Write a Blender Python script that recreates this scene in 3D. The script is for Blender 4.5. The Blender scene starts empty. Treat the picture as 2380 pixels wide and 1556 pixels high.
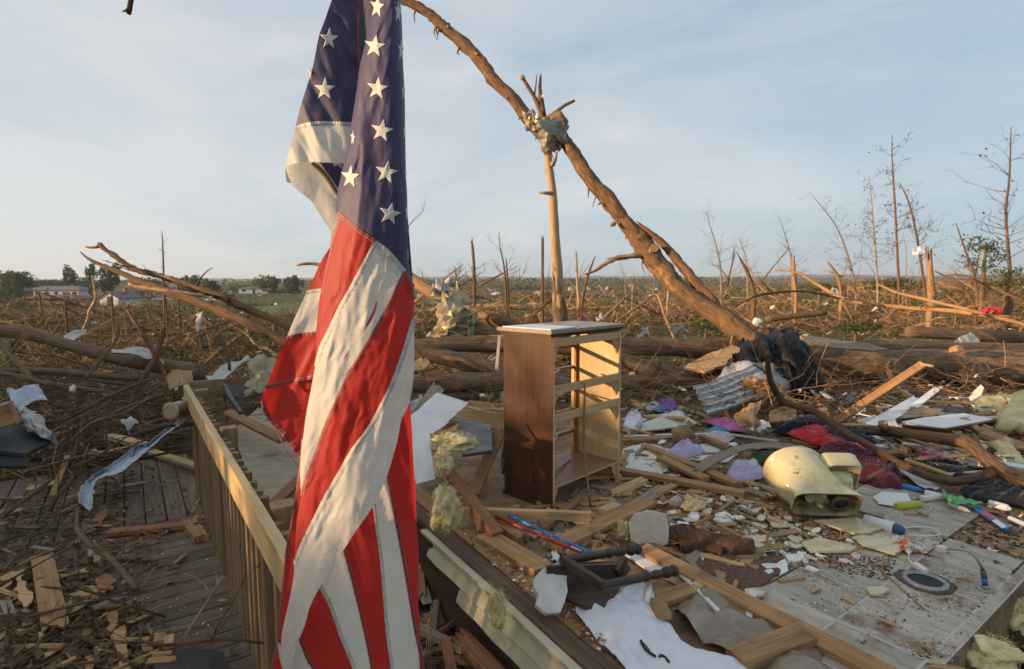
import bpy, math, random
from mathutils import Vector, Matrix, noise
V = Vector
RNG = random.Random(11)
scene = bpy.context.scene
COL = scene.collection

# ------------------------------------------------------------------ camera
CAM_H = 1.6                      # eye height over the wrecked house floor (z = 0)
FPX = 1330.0                     # focal length for a 2380 px wide picture (20 mm lens)
HZ = 653.0                       # horizon row in a 2380 x 1556 picture
PITCH = math.atan((778.0 - HZ) / FPX)
ROLL = math.radians(0.28)
_cr, _sr, _cp, _sp = math.cos(ROLL), math.sin(ROLL), math.cos(PITCH), math.sin(PITCH)
FWD = V((0, _cp, -_sp))
UP0 = V((0, _sp, _cp)); RT0 = V((1, 0, 0))
RT = RT0 * _cr - UP0 * _sr
UP = UP0 * _cr + RT0 * _sr
cam_data = bpy.data.cameras.new('camera')
cam = bpy.data.objects.new('camera', cam_data); COL.objects.link(cam)
cam_data.sensor_width = 36.0
cam_data.lens = 36.0 * FPX / 2380.0
cam_data.clip_end = 9000.0
cam_data.clip_start = 0.05
cam_data.dof.use_dof = True
cam_data.dof.focus_distance = 1.9
cam_data.dof.aperture_fstop = 7.0
m = Matrix((RT, UP, -FWD)).transposed().to_4x4()
m.translation = V((0, 0, CAM_H))
cam.matrix_world = m
scene.camera = cam
CP = V((0, 0, CAM_H))

# ------------------------------------------------------------------ light
SUN_EL = math.radians(8.7)
SUN_AZ = V((-0.970, -0.243, 0)).normalized()        # towards the sun: left of the camera
SDIR = V((SUN_AZ.x * math.cos(SUN_EL), SUN_AZ.y * math.cos(SUN_EL), math.sin(SUN_EL)))
sun_data = bpy.data.lights.new('sun', 'SUN'); sun_data.energy = 5.0
sun_data.angle = math.radians(0.7); sun_data.color = (1.0, 0.66, 0.36)
sun = bpy.data.objects.new('sun', sun_data); COL.objects.link(sun)
sun.rotation_euler = SDIR.to_track_quat('Z', 'Y').to_euler()
sun.location = SDIR * 50

world = bpy.data.worlds.new('World'); scene.world = world; world.use_nodes = True
wn, wl = world.node_tree.nodes, world.node_tree.links
wn.clear()
w_out = wn.new('ShaderNodeOutputWorld'); w_bg = wn.new('ShaderNodeBackground')
sky = wn.new('ShaderNodeTexSky'); sky.sky_type = 'NISHITA'; sky.sun_disc = False
sky.sun_elevation = SUN_EL; sky.sun_rotation = math.atan2(SUN_AZ.x, SUN_AZ.y)
sky.altitude = 60; sky.air_density = 1.0; sky.dust_density = 1.2; sky.ozone_density = 2.0
w_tc = wn.new('ShaderNodeTexCoord')
w_map = wn.new('ShaderNodeMapping'); w_map.inputs['Scale'].default_value = (1.0, 1.0, 3.4)
w_map.inputs['Rotation'].default_value = (0.0, 0.12, 0.5)
w_n = wn.new('ShaderNodeTexNoise'); w_n.inputs['Scale'].default_value = 1.7
w_n.inputs['Detail'].default_value = 8; w_n.inputs['Roughness'].default_value = 0.58
w_n.inputs['Distortion'].default_value = 0.5
w_sep = wn.new('ShaderNodeSeparateXYZ'); wl.new(w_tc.outputs['Generated'], w_sep.inputs[0])
# thin high cloud: streaks from noise, a little whiter towards the low sun
w_sx = wn.new('ShaderNodeMath'); w_sx.operation = 'MULTIPLY_ADD'; w_sx.inputs[1].default_value = -0.25; w_sx.inputs[2].default_value = 0.04
wl.new(w_sep.outputs[0], w_sx.inputs[0])
w_ad = wn.new('ShaderNodeMath'); w_ad.operation = 'ADD'
w_r = wn.new('ShaderNodeValToRGB')
w_r.color_ramp.elements[0].position = 0.33; w_r.color_ramp.elements[0].color = (0.54, 0.70, 0.86, 1)
w_r.color_ramp.elements[1].position = 0.72; w_r.color_ramp.elements[1].color = (0.95, 0.98, 1.0, 1)
w_sc = wn.new('ShaderNodeVectorMath'); w_sc.operation = 'SCALE'; w_sc.inputs['Scale'].default_value = 3.5
w_mul = wn.new('ShaderNodeMix'); w_mul.data_type = 'RGBA'; w_mul.inputs[0].default_value = 0.87
wl.new(w_tc.outputs['Generated'], w_map.inputs['Vector'])
wl.new(w_map.outputs['Vector'], w_n.inputs['Vector'])
wl.new(w_n.outputs['Fac'], w_ad.inputs[0]); wl.new(w_sx.outputs[0], w_ad.inputs[1])
wl.new(w_ad.outputs[0], w_r.inputs['Fac'])
wl.new(w_r.outputs['Color'], w_sc.inputs[0])
wl.new(sky.outputs['Color'], w_mul.inputs[6]); wl.new(w_sc.outputs['Vector'], w_mul.inputs[7])
wl.new(w_mul.outputs[2], w_bg.inputs['Color'])
w_bg.inputs['Strength'].default_value = 0.15
wl.new(w_bg.outputs['Background'], w_out.inputs['Surface'])

scene.view_settings.view_transform = 'Standard'
scene.view_settings.look = 'None'
scene.view_settings.exposure = 0.56
scene.view_settings.gamma = 1.0
scene.view_settings.use_curve_mapping = False
scene.cycles.max_bounces = 6
scene.cycles.diffuse_bounces = 3
scene.cycles.glossy_bounces = 3
scene.cycles.transparent_max_bounces = 8
scene.cycles.use_denoising = True

# ------------------------------------------------------------------ placing helpers
# The photograph was measured once in a 2380 x 1556 frame; at()/on() turn such a
# measurement into a place in the world, at a depth or on a level surface.
def ray(x, y):
    return RT * ((x - 1190.0) / FPX) + UP * (-(y - 778.0) / FPX) + FWD
def at(x, y, d):
    r = ray(x, y); return CP + r * (d / r.y)
def on(x, y, z=0.0):
    r = ray(x, y); return CP + r * ((z - CAM_H) / r.z)
def px(d):                       # metres per measured pixel at depth d
    return d / FPX

# ------------------------------------------------------------------ object helpers
def tag(o, label, cat, group=None, kind=None):
    if label: o['label'] = label
    if cat: o['category'] = cat
    if group: o['group'] = group
    if kind: o['kind'] = kind
    return o
def empty(name, loc, label=None, cat=None, group=None):
    o = bpy.data.objects.new(name, None); COL.objects.link(o)
    o.empty_display_size = 0.1
    o.location = loc
    return tag(o, label, cat, group)
def link(name, me, mats, parent=None, M=None, loc=None):
    o = bpy.data.objects.new(name, me); COL.objects.link(o)
    if M is None: M = Matrix.Translation(loc if loc is not None else V((0, 0, 0)))
    if parent is not None:
        o.parent = parent
        W, q = Matrix.Identity(4), parent
        while q is not None:
            W = q.matrix_basis @ W; q = q.parent
        M = W.inverted() @ M
    o.matrix_basis = M
    for mm in (mats if isinstance(mats, (list, tuple)) else [mats]):
        if mm is not None and me.materials.find(mm.name) < 0: me.materials.append(mm)
    return o
def make_mesh(name, vs, fs, smooth=False, uv=None, mi=None):
    me = bpy.data.meshes.new(name); me.from_pydata([tuple(v) for v in vs], [], fs)
    if uv is not None:
        l = me.uv_layers.new(name='UVMap')
        flat = []
        for f in uv:
            for c in f: flat.extend(c)
        l.data.foreach_set('uv', flat)
    if smooth: me.polygons.foreach_set('use_smooth', [True] * len(me.polygons))
    if mi is not None: me.polygons.foreach_set('material_index', mi)
    me.update(); return me
def world_obj(name, vs, fs, mats, parent=None, smooth=False, uv=None, mi=None):
    """verts given in the world; the object's origin is put at the base of the piece.
    A parent here only ever carries a translation."""
    vs = [V(v) for v in vs]
    n = len(vs); c = V((sum(v.x for v in vs) / n, sum(v.y for v in vs) / n, min(v.z for v in vs)))
    me = make_mesh(name, [v - c for v in vs], fs, smooth, uv, mi)
    return link(name, me, mats, parent, loc=c)
def fbm(p, o=4, H=0.55):
    a, s, t = 1.0, 0.0, 0.0
    p = V(p)
    for _ in range(o):
        s += a * noise.noise(p); t += a; a *= H; p = p * 2.03 + V((3.1, 1.7, 5.3))
    return s / t

# ------------------------------------------------------------------ materials
MATS = {}
def mk(name, c1, c2, scale=(1, 1, 1), ns=5.0, rough=0.75, bump=0.25, coord='Object', lo=0.35, hi=0.65,
       metallic=0.0, var=0.12, spot=None, trans=0.0, sheen=0.0, detail=7, bdist=0.01, spec=0.4, coat=0.0, stains=None):
    mt = bpy.data.materials.new(name); mt.use_nodes = True
    n, l = mt.node_tree.nodes, mt.node_tree.links
    b = n['Principled BSDF']; out = n['Material Output']
    tc = n.new('ShaderNodeTexCoord'); mp = n.new('ShaderNodeMapping'); mp.inputs['Scale'].default_value = scale
    oi = n.new('ShaderNodeObjectInfo')
    mul = n.new('ShaderNodeMath'); mul.operation = 'MULTIPLY'; mul.inputs[1].default_value = 37.0
    cx = n.new('ShaderNodeCombineXYZ')
    l.new(oi.outputs['Random'], mul.inputs[0]); l.new(mul.outputs[0], cx.inputs[0]); l.new(mul.outputs[0], cx.inputs[2])
    l.new(cx.outputs[0], mp.inputs['Location'])
    l.new(tc.outputs[coord], mp.inputs['Vector'])
    t = n.new('ShaderNodeTexNoise'); t.inputs['Scale'].default_value = ns; t.inputs['Detail'].default_value = detail
    t.inputs['Roughness'].default_value = 0.62
    l.new(mp.outputs['Vector'], t.inputs['Vector'])
    r = n.new('ShaderNodeValToRGB')
    r.color_ramp.elements[0].position = lo; r.color_ramp.elements[0].color = (*c1, 1)
    r.color_ramp.elements[1].position = hi; r.color_ramp.elements[1].color = (*c2, 1)
    l.new(t.outputs['Fac'], r.inputs['Fac'])
    colr = r.outputs['Color']
    for sp in ([spot] if spot else []) + (stains or []):
        # a stain layer: (colour, scale, threshold, softness)
        t2 = n.new('ShaderNodeTexNoise'); t2.inputs['Scale'].default_value = sp[1]; t2.inputs['Detail'].default_value = 5
        t2.inputs['Roughness'].default_value = 0.65
        ad = n.new('ShaderNodeVectorMath'); ad.operation = 'ADD'
        l.new(tc.outputs[coord], ad.inputs[0]); l.new(cx.outputs[0], ad.inputs[1]); l.new(ad.outputs[0], t2.inputs['Vector'])
        r2 = n.new('ShaderNodeValToRGB'); r2.color_ramp.elements[0].position = sp[2]
        r2.color_ramp.elements[0].color = (0, 0, 0, 1); r2.color_ramp.elements[1].position = min(1, sp[2] + sp[3])
        l.new(t2.outputs['Fac'], r2.inputs['Fac'])
        mx = n.new('ShaderNodeMix'); mx.data_type = 'RGBA'; mx.inputs[7].default_value = (*sp[0], 1)
        l.new(r2.outputs['Color'], mx.inputs[0]); l.new(colr, mx.inputs[6]); colr = mx.outputs[2]
    if var:
        h = n.new('ShaderNodeHueSaturation')
        mr = n.new('ShaderNodeMapRange'); mr.inputs[3].default_value = 1 - var; mr.inputs[4].default_value = 1 + var
        l.new(oi.outputs['Random'], mr.inputs[0]); l.new(mr.outputs[0], h.inputs['Value'])
        l.new(colr, h.inputs['Color']); colr = h.outputs['Color']
    l.new(colr, b.inputs['Base Color'])
    b.inputs['Roughness'].default_value = rough; b.inputs['Metallic'].default_value = metallic
    b.inputs['Specular IOR Level'].default_value = spec
    if sheen: b.inputs['Sheen Weight'].default_value = sheen
    if coat: b.inputs['Coat Weight'].default_value = coat; b.inputs['Coat Roughness'].default_value = 0.08
    if bump:
        bp = n.new('ShaderNodeBump'); bp.inputs['Strength'].default_value = bump; bp.inputs['Distance'].default_value = bdist
        l.new(t.outputs['Fac'], bp.inputs['Height']); l.new(bp.outputs['Normal'], b.inputs['Normal'])
    if trans:
        tr = n.new('ShaderNodeBsdfTranslucent'); l.new(colr, tr.inputs['Color'])
        ms = n.new('ShaderNodeMixShader'); ms.inputs[0].default_value = trans
        l.new(b.outputs[0], ms.inputs[1]); l.new(tr.outputs[0], ms.inputs[2]); l.new(ms.outputs[0], out.inputs['Surface'])
    MATS[name] = mt
    return mt

GR = (1.2, 22, 22)               # grain runs along a board's own x
mk('pine', (.42, .27, .13), (.56, .39, .21), GR, 2.2, .7, .3, var=.18, spot=((.22, .13, .06), 5, .62, .12))
mk('lumber_tan', (.235, .122, .050), (.39, .225, .10), GR, 2.2, .78, .35, var=.22, spot=((.12, .07, .035), 4, .57, .15))
mk('lumber_grey', (.19, .145, .10), (.33, .26, .185), GR, 2.4, .85, .4, var=.2, spot=((.10, .07, .045), 4, .58, .15))
mk('lumber_red', (.21, .085, .04), (.34, .155, .075), GR, 2.2, .75, .3, var=.15, spot=((.10, .045, .025), 4, .58, .15))
mk('lumber_dark', (.055, .032, .02), (.13, .075, .042), GR, 2.4, .7, .35, var=.2)
mk('splinter', (.34, .19, .08), (.55, .36, .17), GR, 3.0, .8, .5, var=.2)
mk('deck_wood', (.095, .064, .040), (.205, .145, .095), GR, 2.0, .8, .4, var=.22, spot=((.03, .02, .013), 3, .58, .16))
mk('rail_wood', (.43, .29, .13), (.58, .42, .22), GR, 1.8, .72, .35, var=.05, spot=((.27, .19, .11), 6, .60, .12))
mk('baluster_wood', (.17, .10, .05), (.30, .19, .10), GR, 2.0, .78, .35, var=.15, spot=((.09, .06, .035), 5, .58, .15))
mk('plywood', (.30, .235, .15), (.43, .345, .24), (3, 9, 9), 2.0, .8, .15, var=.1, spot=((.17, .12, .075), 3, .56, .2))
mk('subfloor', (.17, .098, .048), (.31, .19, .10), (4, 6, 6), 1.6, .85, .3, var=.0, stains=[((.07, .045, .028), 2.2, .50, .18), ((.30, .27, .23), 6, .64, .08)])
mk('bark', (.085, .052, .030), (.25, .16, .095), (9, 1.4, 1), 4, .9, .8, coord='UV', var=.12, bdist=.02, spot=((.33, .18, .085), 3.0, .60, .10))
mk('bark_torn', (.085, .046, .023), (.245, .135, .066), (9, 1.3, 1), 4, .88, 1.0, coord='UV', var=.12, bdist=.02, stains=[((.36, .20, .085), 2.6, .60, .06), ((.05, .03, .018), 5, .60, .08)])
mk('bare_wood', (.25, .13, .055), (.43, .255, .12), (7, .6, 1), 5, .75, .4, coord='UV', var=.12, bdist=.01, spot=((.16, .085, .04), 3.0, .60, .10))
mk('pale_trunk', (.33, .21, .105), (.49, .345, .195), (6, .6, 1), 4, .75, .4, coord='UV', var=.05, bdist=.01, spot=((.17, .09, .045), 2.0, .58, .05))
mk('twig', (.075, .045, .024), (.20, .12, .060), (3, 3, 3), 6, .85, .3, var=.2)
mk('twig_grey', (.22, .165, .125), (.34, .265, .205), (3, 3, 3), 6, .85, .3, var=.2)
mk('dirt', (.030, .019, .012), (.080, .050, .030), (1, 1, 1), 2.5, .95, .6, var=0, bdist=.04)
mk('white_paint', (.55, .54, .51), (.70, .69, .67), (2, 2, 2), 3, .5, .08, var=.04, spot=((.34, .27, .19), 5, .64, .10))
mk('white_board', (.68, .67, .65), (.78, .77, .75), (2, 2, 2), 3, .55, .06, var=.03, spot=((.38, .28, .18), 4.5, .66, .08))
mk('plaster', (.55, .52, .46), (.70, .68, .62), (2, 2, 2), 4, .9, .2, var=.06, spot=((.36, .28, .20), 6, .62, .1))
mk('drywall', (.52, .47, .38), (.60, .55, .46), (2, 2, 2), 3, .9, .08, var=.04)
mk('siding', (.46, .41, .27), (.54, .485, .34), (2, 2, 2), 3, .45, .05, var=.03, spot=((.22, .16, .10), 5, .62, .12))
mk('galvanised', (.24, .23, .21), (.40, .385, .36), (1, 6, 6), 4, .38, .12, metallic=.85, var=.06, spot=((.22, .15, .10), 4, .64, .08))
mk('foil', (.25, .19, .11), (.42, .345, .225), (1, 1, 1), 6, .38, .3, metallic=.35, var=.05, spot=((.26, .19, .12), 5, .6, .12))
mk('metal_white', (.30, .315, .33), (.46, .475, .49), (1, 1, 1), 4, .4, .1, metallic=.25, var=.05, spot=((.27, .22, .17), 5, .62, .1))
mk('metal_dark', (.09, .09, .09), (.2, .2, .2), (1, 1, 1), 6, .45, .2, metallic=.8, var=.05)
mk('gutter_blue', (.30, .36, .42), (.40, .46, .52), (1, 1, 1), 4, .42, .1, metallic=.3, var=.03, spot=((.2, .15, .11), 7, .63, .08))
mk('black_plastic', (.005, .005, .005), (.013, .013, .013), (1, 1, 1), 6, .5, .5, spec=.15, var=.1, spot=((.10, .075, .05), 5, .60, .15))
mk('clear_plastic', (.30, .235, .17), (.42, .34, .26), (1, 1, 1), 4, .25, .2, var=.05, trans=.25)
mk('fibreglass', (.58, .47, .21), (.80, .70, .42), (1, 1, 1), 7, .95, .9, var=.1, bdist=.02, spot=((.28, .20, .09), 6, .62, .15), trans=.15)
mk('almond_ceramic', (.56, .49, .27), (.63, .56, .34), (1, 1, 1), 3, .14, .0, var=0, coat=.5, stains=[((.17, .11, .055), 6, .62, .07), ((.30, .24, .12), 2.5, .55, .2)])
mk('tile_almond', (.50, .42, .24), (.58, .50, .31), (1, 1, 1), 3, .3, .03, var=.1, spot=((.25, .17, .09), 6, .62, .1))
mk('vinyl', (.31, .265, .205), (.48, .42, .335), (3, 7, 7), 2.5, .62, .08, var=.16, spec=.25, stains=[((.19, .115, .06), 3.4, .53, .14), ((.11, .065, .035), 9, .64, .06)])
mk('grout', (.42, .40, .36), (.52, .49, .44), (1, 1, 1), 5, .8, .1, var=0, spot=((.2, .13, .08), 4, .55, .15))
mk('carpet', (.085, .046, .030), (.175, .102, .068), (1, 1, 1), 60, 1.0, .9, var=.05, bdist=.01)
mk('carpet_tan', (.20, .15, .105), (.32, .25, .18), (1, 1, 1), 60, 1.0, .9, var=.05, bdist=.01, spot=((.11, .07, .045), 3, .55, .15))
mk('dresser_side', (.062, .025, .012), (.095, .040, .019), (14, 14, 1.2), 2.5, .30, .08, var=0, stains=[((.035, .016, .009), 3.0, .55, .12), ((.16, .10, .06), 9, .70, .05)])
mk('dresser_inner', (.54, .37, .17), (.64, .46, .24), (30, 30, 1.5), 1.5, .45, .05, var=0, spot=((.36, .22, .09), 4, .62, .12))
mk('dresser_rail', (.44, .29, .135), (.55, .385, .20), GR, 2.0, .5, .1, var=.06)
mk('dresser_red', (.25, .085, .030), (.36, .14, .05), GR, 2.0, .35, .1, var=.06)
mk('dresser_shelf', (.20, .105, .065), (.29, .165, .105), (2, 25, 25), 2, .35, .05, var=0)
mk('dresser_top', (.26, .19, .145), (.34, .26, .205), (2, 25, 25), 2, .35, .05, var=0, stains=[((.14, .09, .06), 4, .56, .12)])
mk('chair_wood', (.028, .016, .010), (.066, .037, .022), GR, 2.4, .38, .2, var=.1, spot=((.10, .05, .024), 5, .63, .12))
mk('leaf_green', (.030, .055, .015), (.085, .125, .035), (1, 1, 1), 3, .7, 0, var=.2, trans=.3)
mk('leaf_pale', (.075, .095, .028), (.15, .165, .055), (1, 1, 1), 3, .7, 0, var=.2, trans=.3)
mk('leaf_dry', (.085, .062, .028), (.18, .13, .062), (1, 1, 1), 20, .85, 0, var=.2, trans=.2)
mk('roof_grey', (.10, .10, .105), (.17, .165, .165), (1, 1, 1), 3, .85, .2, var=.1)
mk('roof_brown', (.14, .075, .05), (.20, .11, .075), (1, 1, 1), 3, .85, .2, var=.1)
mk('wall_white', (.52, .52, .52), (.62, .62, .61), (1, 1, 1), 2, .75, .05, var=.05)
mk('wall_brick', (.22, .115, .075), (.29, .155, .10), (1, 1, 1), 3, .85, .1, var=.08)
mk('window_dark', (.03, .035, .045), (.06, .065, .075), (1, 1, 1), 2, .15, 0, var=.05)
mk('rubber', (.012, .012, .013), (.03, .03, .032), (1, 1, 1), 5, .6, .1, var=.1)
mk('pale_paper', (.42, .40, .37), (.58, .56, .53), (1, 1, 1), 4, .8, .1, var=.08, trans=.1)
mk('brown_paper', (.27, .165, .08), (.38, .24, .125), (1, 1, 1), 4, .85, .15, var=.08)
mk('stone_brown', (.20, .115, .055), (.34, .215, .11), (1, 1, 1), 3, .8, .5, var=.05, bdist=.02)
def fabric(name, c, dark=.72, trans=.08):
    return mk(name, tuple(x * dark for x in c), c, (1, 1, 1), 5, .9, .15, var=.03, sheen=.25, trans=trans)
def gloss(name, c, rough=.3):
    return mk(name, tuple(x * .9 for x in c), c, (1, 1, 1), 5, rough, 0, var=0)
fabric('cloth_white', (.72, .72, .76), .95); fabric('cloth_red', (.55, .010, .020)); fabric('cloth_navy', (.020, .024, .045))
fabric('cloth_maroon', (.125, .014, .032)); fabric('cloth_lavender', (.52, .42, .62), .85); fabric('cloth_pink', (.60, .16, .42))
fabric('cloth_black', (.014, .013, .015)); fabric('cloth_purple', (.30, .17, .55)); fabric('cloth_blue', (.10, .30, .48))
fabric('cloth_camo', (.060, .085, .035), .4); fabric('cloth_pale', (.58, .47, .48), .85); fabric('cloth_cream', (.60, .53, .42), .85)
mk('cloth_floral', (.10, .16, .19), (.66, .66, .66), (1, 1, 1), 26, .9, .1, lo=.40, hi=.46, var=0)
gloss('plastic_blue', (.02, .19, .55)); gloss('plastic_red', (.48, .018, .020)); gloss('plastic_white', (.66, .66, .64)); gloss('plastic_navy', (.02, .085, .17))
gloss('plastic_yellow', (.42, .40, .05)); gloss('plastic_pink', (.62, .05, .28)); gloss('plastic_green', (.10, .36, .12)); gloss('plastic_teal', (.02, .30, .36))
gloss('plastic_orange', (.60, .15, .03)); gloss('brass', (.30, .25, .18)); gloss('car_white', (.6, .6, .62)); gloss('car_dark', (.03, .04, .06))
def MT(n): return MATS[n]

# ------------------------------------------------------------------ shape builders
def frame_from(p0, p1, up=V((0, 0, 1)), roll=0.0):
    x = (p1 - p0); L = x.length; x = x / L
    if abs(x.dot(up)) > 0.98: up = V((0, 1, 0))
    y = up.cross(x).normalized(); z = x.cross(y)
    if roll:
        c, s = math.cos(roll), math.sin(roll); y, z = y * c + z * s, z * c - y * s
    M = Matrix((x, y, z)).transposed().to_4x4(); M.translation = (p0 + p1) / 2
    return M, L
def board_geo(L, w, t, ja=0.0, jb=0.0, seed=0, k=6, warp=0.0, seg=4, ch=None):
    """plank along x: chamfered, optionally splintered at either end"""
    rr = random.Random(seed)
    if ch is None: ch = min(w, t) * 0.08
    ys = [-w / 2, -w / 2 + ch] + [-w / 2 + ch + (w - 2 * ch) * i / (k - 2) for i in range(1, k - 2)] + [w / 2 - ch, w / 2]
    n = len(ys)
    zt = [t / 2 - ch] + [t / 2] * (n - 2) + [t / 2 - ch]
    oa = [rr.random() ** 1.7 * ja for _ in ys]; ob = [rr.random() ** 1.7 * jb for _ in ys]
    p1, p2 = rr.uniform(0, 6), rr.uniform(0, 6)
    vs, fs = [], []
    for i in range(seg + 1):
        f = i / seg
        for side in (1, -1):
            for j in range(n):
                a = oa[j] + (rr.uniform(-.35, .35) * ja * .3 if ja else 0); b = ob[j] + (rr.uniform(-.35, .35) * jb * .3 if jb else 0)
                x0, x1 = -L / 2 + a, L / 2 - b
                x = x0 + (x1 - x0) * f
                dz = warp * (math.sin(p1 + x * 2.2) + .4 * math.sin(p2 + x * 5) + .3 * ys[j] / w * math.sin(p2 + 2 * x))
                dy = warp * .6 * math.sin(p2 + x * 1.7)
                vs.append((x, ys[j] + dy, side * zt[j] + dz))
    row = 2 * n
    for i in range(seg):
        a, b = i * row, (i + 1) * row
        for j in range(n - 1):
            fs.append((a + j, b + j, b + j + 1, a + j + 1))
            fs.append((a + n + j + 1, b + n + j + 1, b + n + j, a + n + j))
        fs.append((a + n, b + n, b, a)); fs.append((a + n - 1, b + n - 1, b + 2 * n - 1, a + 2 * n - 1))
    for j in range(n - 1):
        fs.append((j, j + 1, n + j + 1, n + j))
        b = seg * row; fs.append((b + j + 1, b + j, b + n + j, b + n + j + 1))
    return vs, fs
def board(name, p0, p1, w, t, mat, label=None, cat=None, group=None, parent=None, roll=0.0, ja=0.0, jb=0.0,
          seed=None, warp=0.0, up=V((0, 0, 1)), seg=4, k=6):
    M, L = frame_from(p0, p1, up, roll)
    vs, fs = board_geo(L, w, t, ja, jb, RNG.randrange(9999) if seed is None else seed, k, warp, seg)
    o = link(name, make_mesh(name, vs, fs), MT(mat), parent, M=M)
    return tag(o, label, cat, group)

def smooth_path(pts, rads, step):
    """Catmull-Rom through the measured points"""
    P = [V(p) for p in pts]
    if len(P) == 2: P = [P[0], P[0].lerp(P[1], .5), P[1]]; rads = [rads[0], (rads[0] + rads[1]) / 2, rads[1]]
    Q = [P[0] * 2 - P[1]] + P + [P[-1] * 2 - P[-2]]
    op, orr = [], []
    for i in range(len(P) - 1):
        a, b, c, d = Q[i], Q[i + 1], Q[i + 2], Q[i + 3]
        n = max(1, int((c - b).length / step))
        for j in range(n):
            t = j / n
            op.append(0.5 * ((2 * b) + (c - a) * t + (2 * a - 5 * b + 4 * c - d) * t * t + (3 * b - a - 3 * c + d) * t ** 3))
            orr.append(rads[i] + (rads[i + 1] - rads[i]) * t)
    op.append(P[-1]); orr.append(rads[-1])
    return op, orr
def tube_geo(pts, rads, sides=8, bumpy=0.08, seed=0, jag=0.0, off=0):
    """tapering limb; jag > 0 leaves a splintered far end"""
    rr = random.Random(seed); n = len(pts)
    T = [(pts[min(i + 1, n - 1)] - pts[max(i - 1, 0)]).normalized() for i in range(n)]
    a = V((0, 0, 1)) if abs(T[0].z) < .9 else V((1, 0, 0))
    u = T[0].cross(a).normalized()
    vs, fs, uv = [], [], []
    s = 0.0; ss = []
    for i in range(n):
        if i: s += (pts[i] - pts[i - 1]).length
        ss.append(s)
        u = (u - T[i] * u.dot(T[i])).normalized(); w = T[i].cross(u)
        for j in range(sides):
            an = 2 * math.pi * j / sides
            dr = u * math.cos(an) + w * math.sin(an)
            k = 1.0
            if bumpy:
                q = pts[i] * (0.5 / max(rads[i], .02)) * .6 + dr * .9 + V((seed * 1.3, 0, 0))
                k = 1 + bumpy * 2 * noise.noise(q) + bumpy * noise.noise(q * 2.7)
            p = pts[i] + dr * rads[i] * k
            if jag and i == n - 1: p = p + T[i] * rr.uniform(-.3, 1.0) * jag
            vs.append(p)
    for i in range(n - 1):
        for j in range(sides):
            j2 = (j + 1) % sides
            fs.append(tuple(off + q for q in (i * sides + j, i * sides + j2, (i + 1) * sides + j2, (i + 1) * sides + j)))
            uv.append([(j / sides, ss[i]), ((j + 1) / sides, ss[i]), ((j + 1) / sides, ss[i + 1]), (j / sides, ss[i + 1])])
    for e in (0, n - 1):
        c = sum((vs[e * sides + j] for j in range(sides)), V()) / sides
        if jag and e == n - 1: c = c - T[e] * jag * .6
        vs.append(c); ci = len(vs) - 1
        for j in range(sides):
            j2 = (j + 1) % sides
            f = (e * sides + j2, e * sides + j, ci) if e == 0 else (e * sides + j, e * sides + j2, ci)
            fs.append(tuple(off + q for q in f))
            uv.append([(j / sides, ss[e]), ((j + 1) / sides, ss[e]), (j / sides, ss[e] + .1)])
    return vs, fs, uv
def tube(name, pts, rads, mat, label=None, cat=None, group=None, parent=None, sides=8, bumpy=.08, seed=None, step=.12, jag=0.0, wob=0.0, twigs=0, tl=.5):
    p, r = smooth_path(pts, rads, step)
    sd = RNG.randrange(9999) if seed is None else seed
    if wob:
        p = [q + V((noise.noise(q * 2 + V((sd, 0, 0))), noise.noise(q * 2 + V((0, sd, 0))), noise.noise(q * 2 + V((0, 0, sd))))) * wob for q in p]
    vs, fs, uv = tube_geo(p, r, sides, bumpy, sd, jag)
    if twigs:                     # side shoots growing out of the same limb
        q_ = random.Random(sd); out = []
        for _ in range(twigs):
            k = q_.randrange(len(p) // 6, len(p) - 1); ax = (p[k + 1] - p[k]).normalized()
            d = (ax * q_.uniform(.2, 1) + V((q_.gauss(0, .6), q_.gauss(0, .6), q_.gauss(.25, .5)))).normalized()
            grow(p[k], d, tl * q_.uniform(.4, 1.2), max(.004, r[k] * q_.uniform(.2, .45)), 1, q_, out, .5, .3, (1, 3), .6)
        for a, b in out:
            x_, y_, z_ = tube_geo(a, b, 5, 0, 0, 0, len(vs)); vs += x_; fs += y_; uv += z_
    o = world_obj(name, vs, fs, MT(mat), parent, 'stub' not in name, uv)
    return tag(o, label, cat, group)
def pathD(L):                     # [(x, y, depth, radius_px)] -> points, radii
    return [at(a[0], a[1], a[2]) for a in L], [a[3] * px(a[2]) for a in L]
def limb(name, L, mat, label=None, cat=None, group=None, parent=None, **kw):
    p, r = pathD(L)
    return tube(name, p, r, mat, label, cat, group, parent, **kw)

def grow(p, d, L, r, depth, rr, out, spread=.6, curl=.25, n=(2, 4), shrink=.62, up=.1):
    """bare twigs: appends (pts, rads)"""
    k = 4 if depth > 0 else 3
    pts, rads = [p], [r]; q = V(p); dd = V(d)
    for i in range(k):
        dd = (dd + V((rr.gauss(0, curl), rr.gauss(0, curl), rr.gauss(0, curl) + up)) * .55).normalized()
        q = q + dd * L / k; pts.append(V(q)); rads.append(max(r * (1 - .8 * (i + 1) / k), r * .15))
    out.append((pts, rads))
    if depth > 0:
        for _ in range(rr.randint(*n)):
            f = rr.uniform(.25, .95); i = min(int(f * k), k - 1)
            b = pts[i].lerp(pts[i + 1], f * k - i)
            nd = (dd + V((rr.gauss(0, spread), rr.gauss(0, spread), rr.gauss(0, spread)))).normalized()
            grow(b, nd, L * shrink * rr.uniform(.6, 1.1), r * .5, depth - 1, rr, out, spread, curl, n, shrink, up)
def twigs_mesh(out, sides=4):
    vs, fs, uv = [], [], []
    for pts, rads in out:
        a, b, c = tube_geo(pts, rads, sides, 0, 0, 0, len(vs)); vs += a; fs += b; uv += c
    return vs, fs, uv

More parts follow.
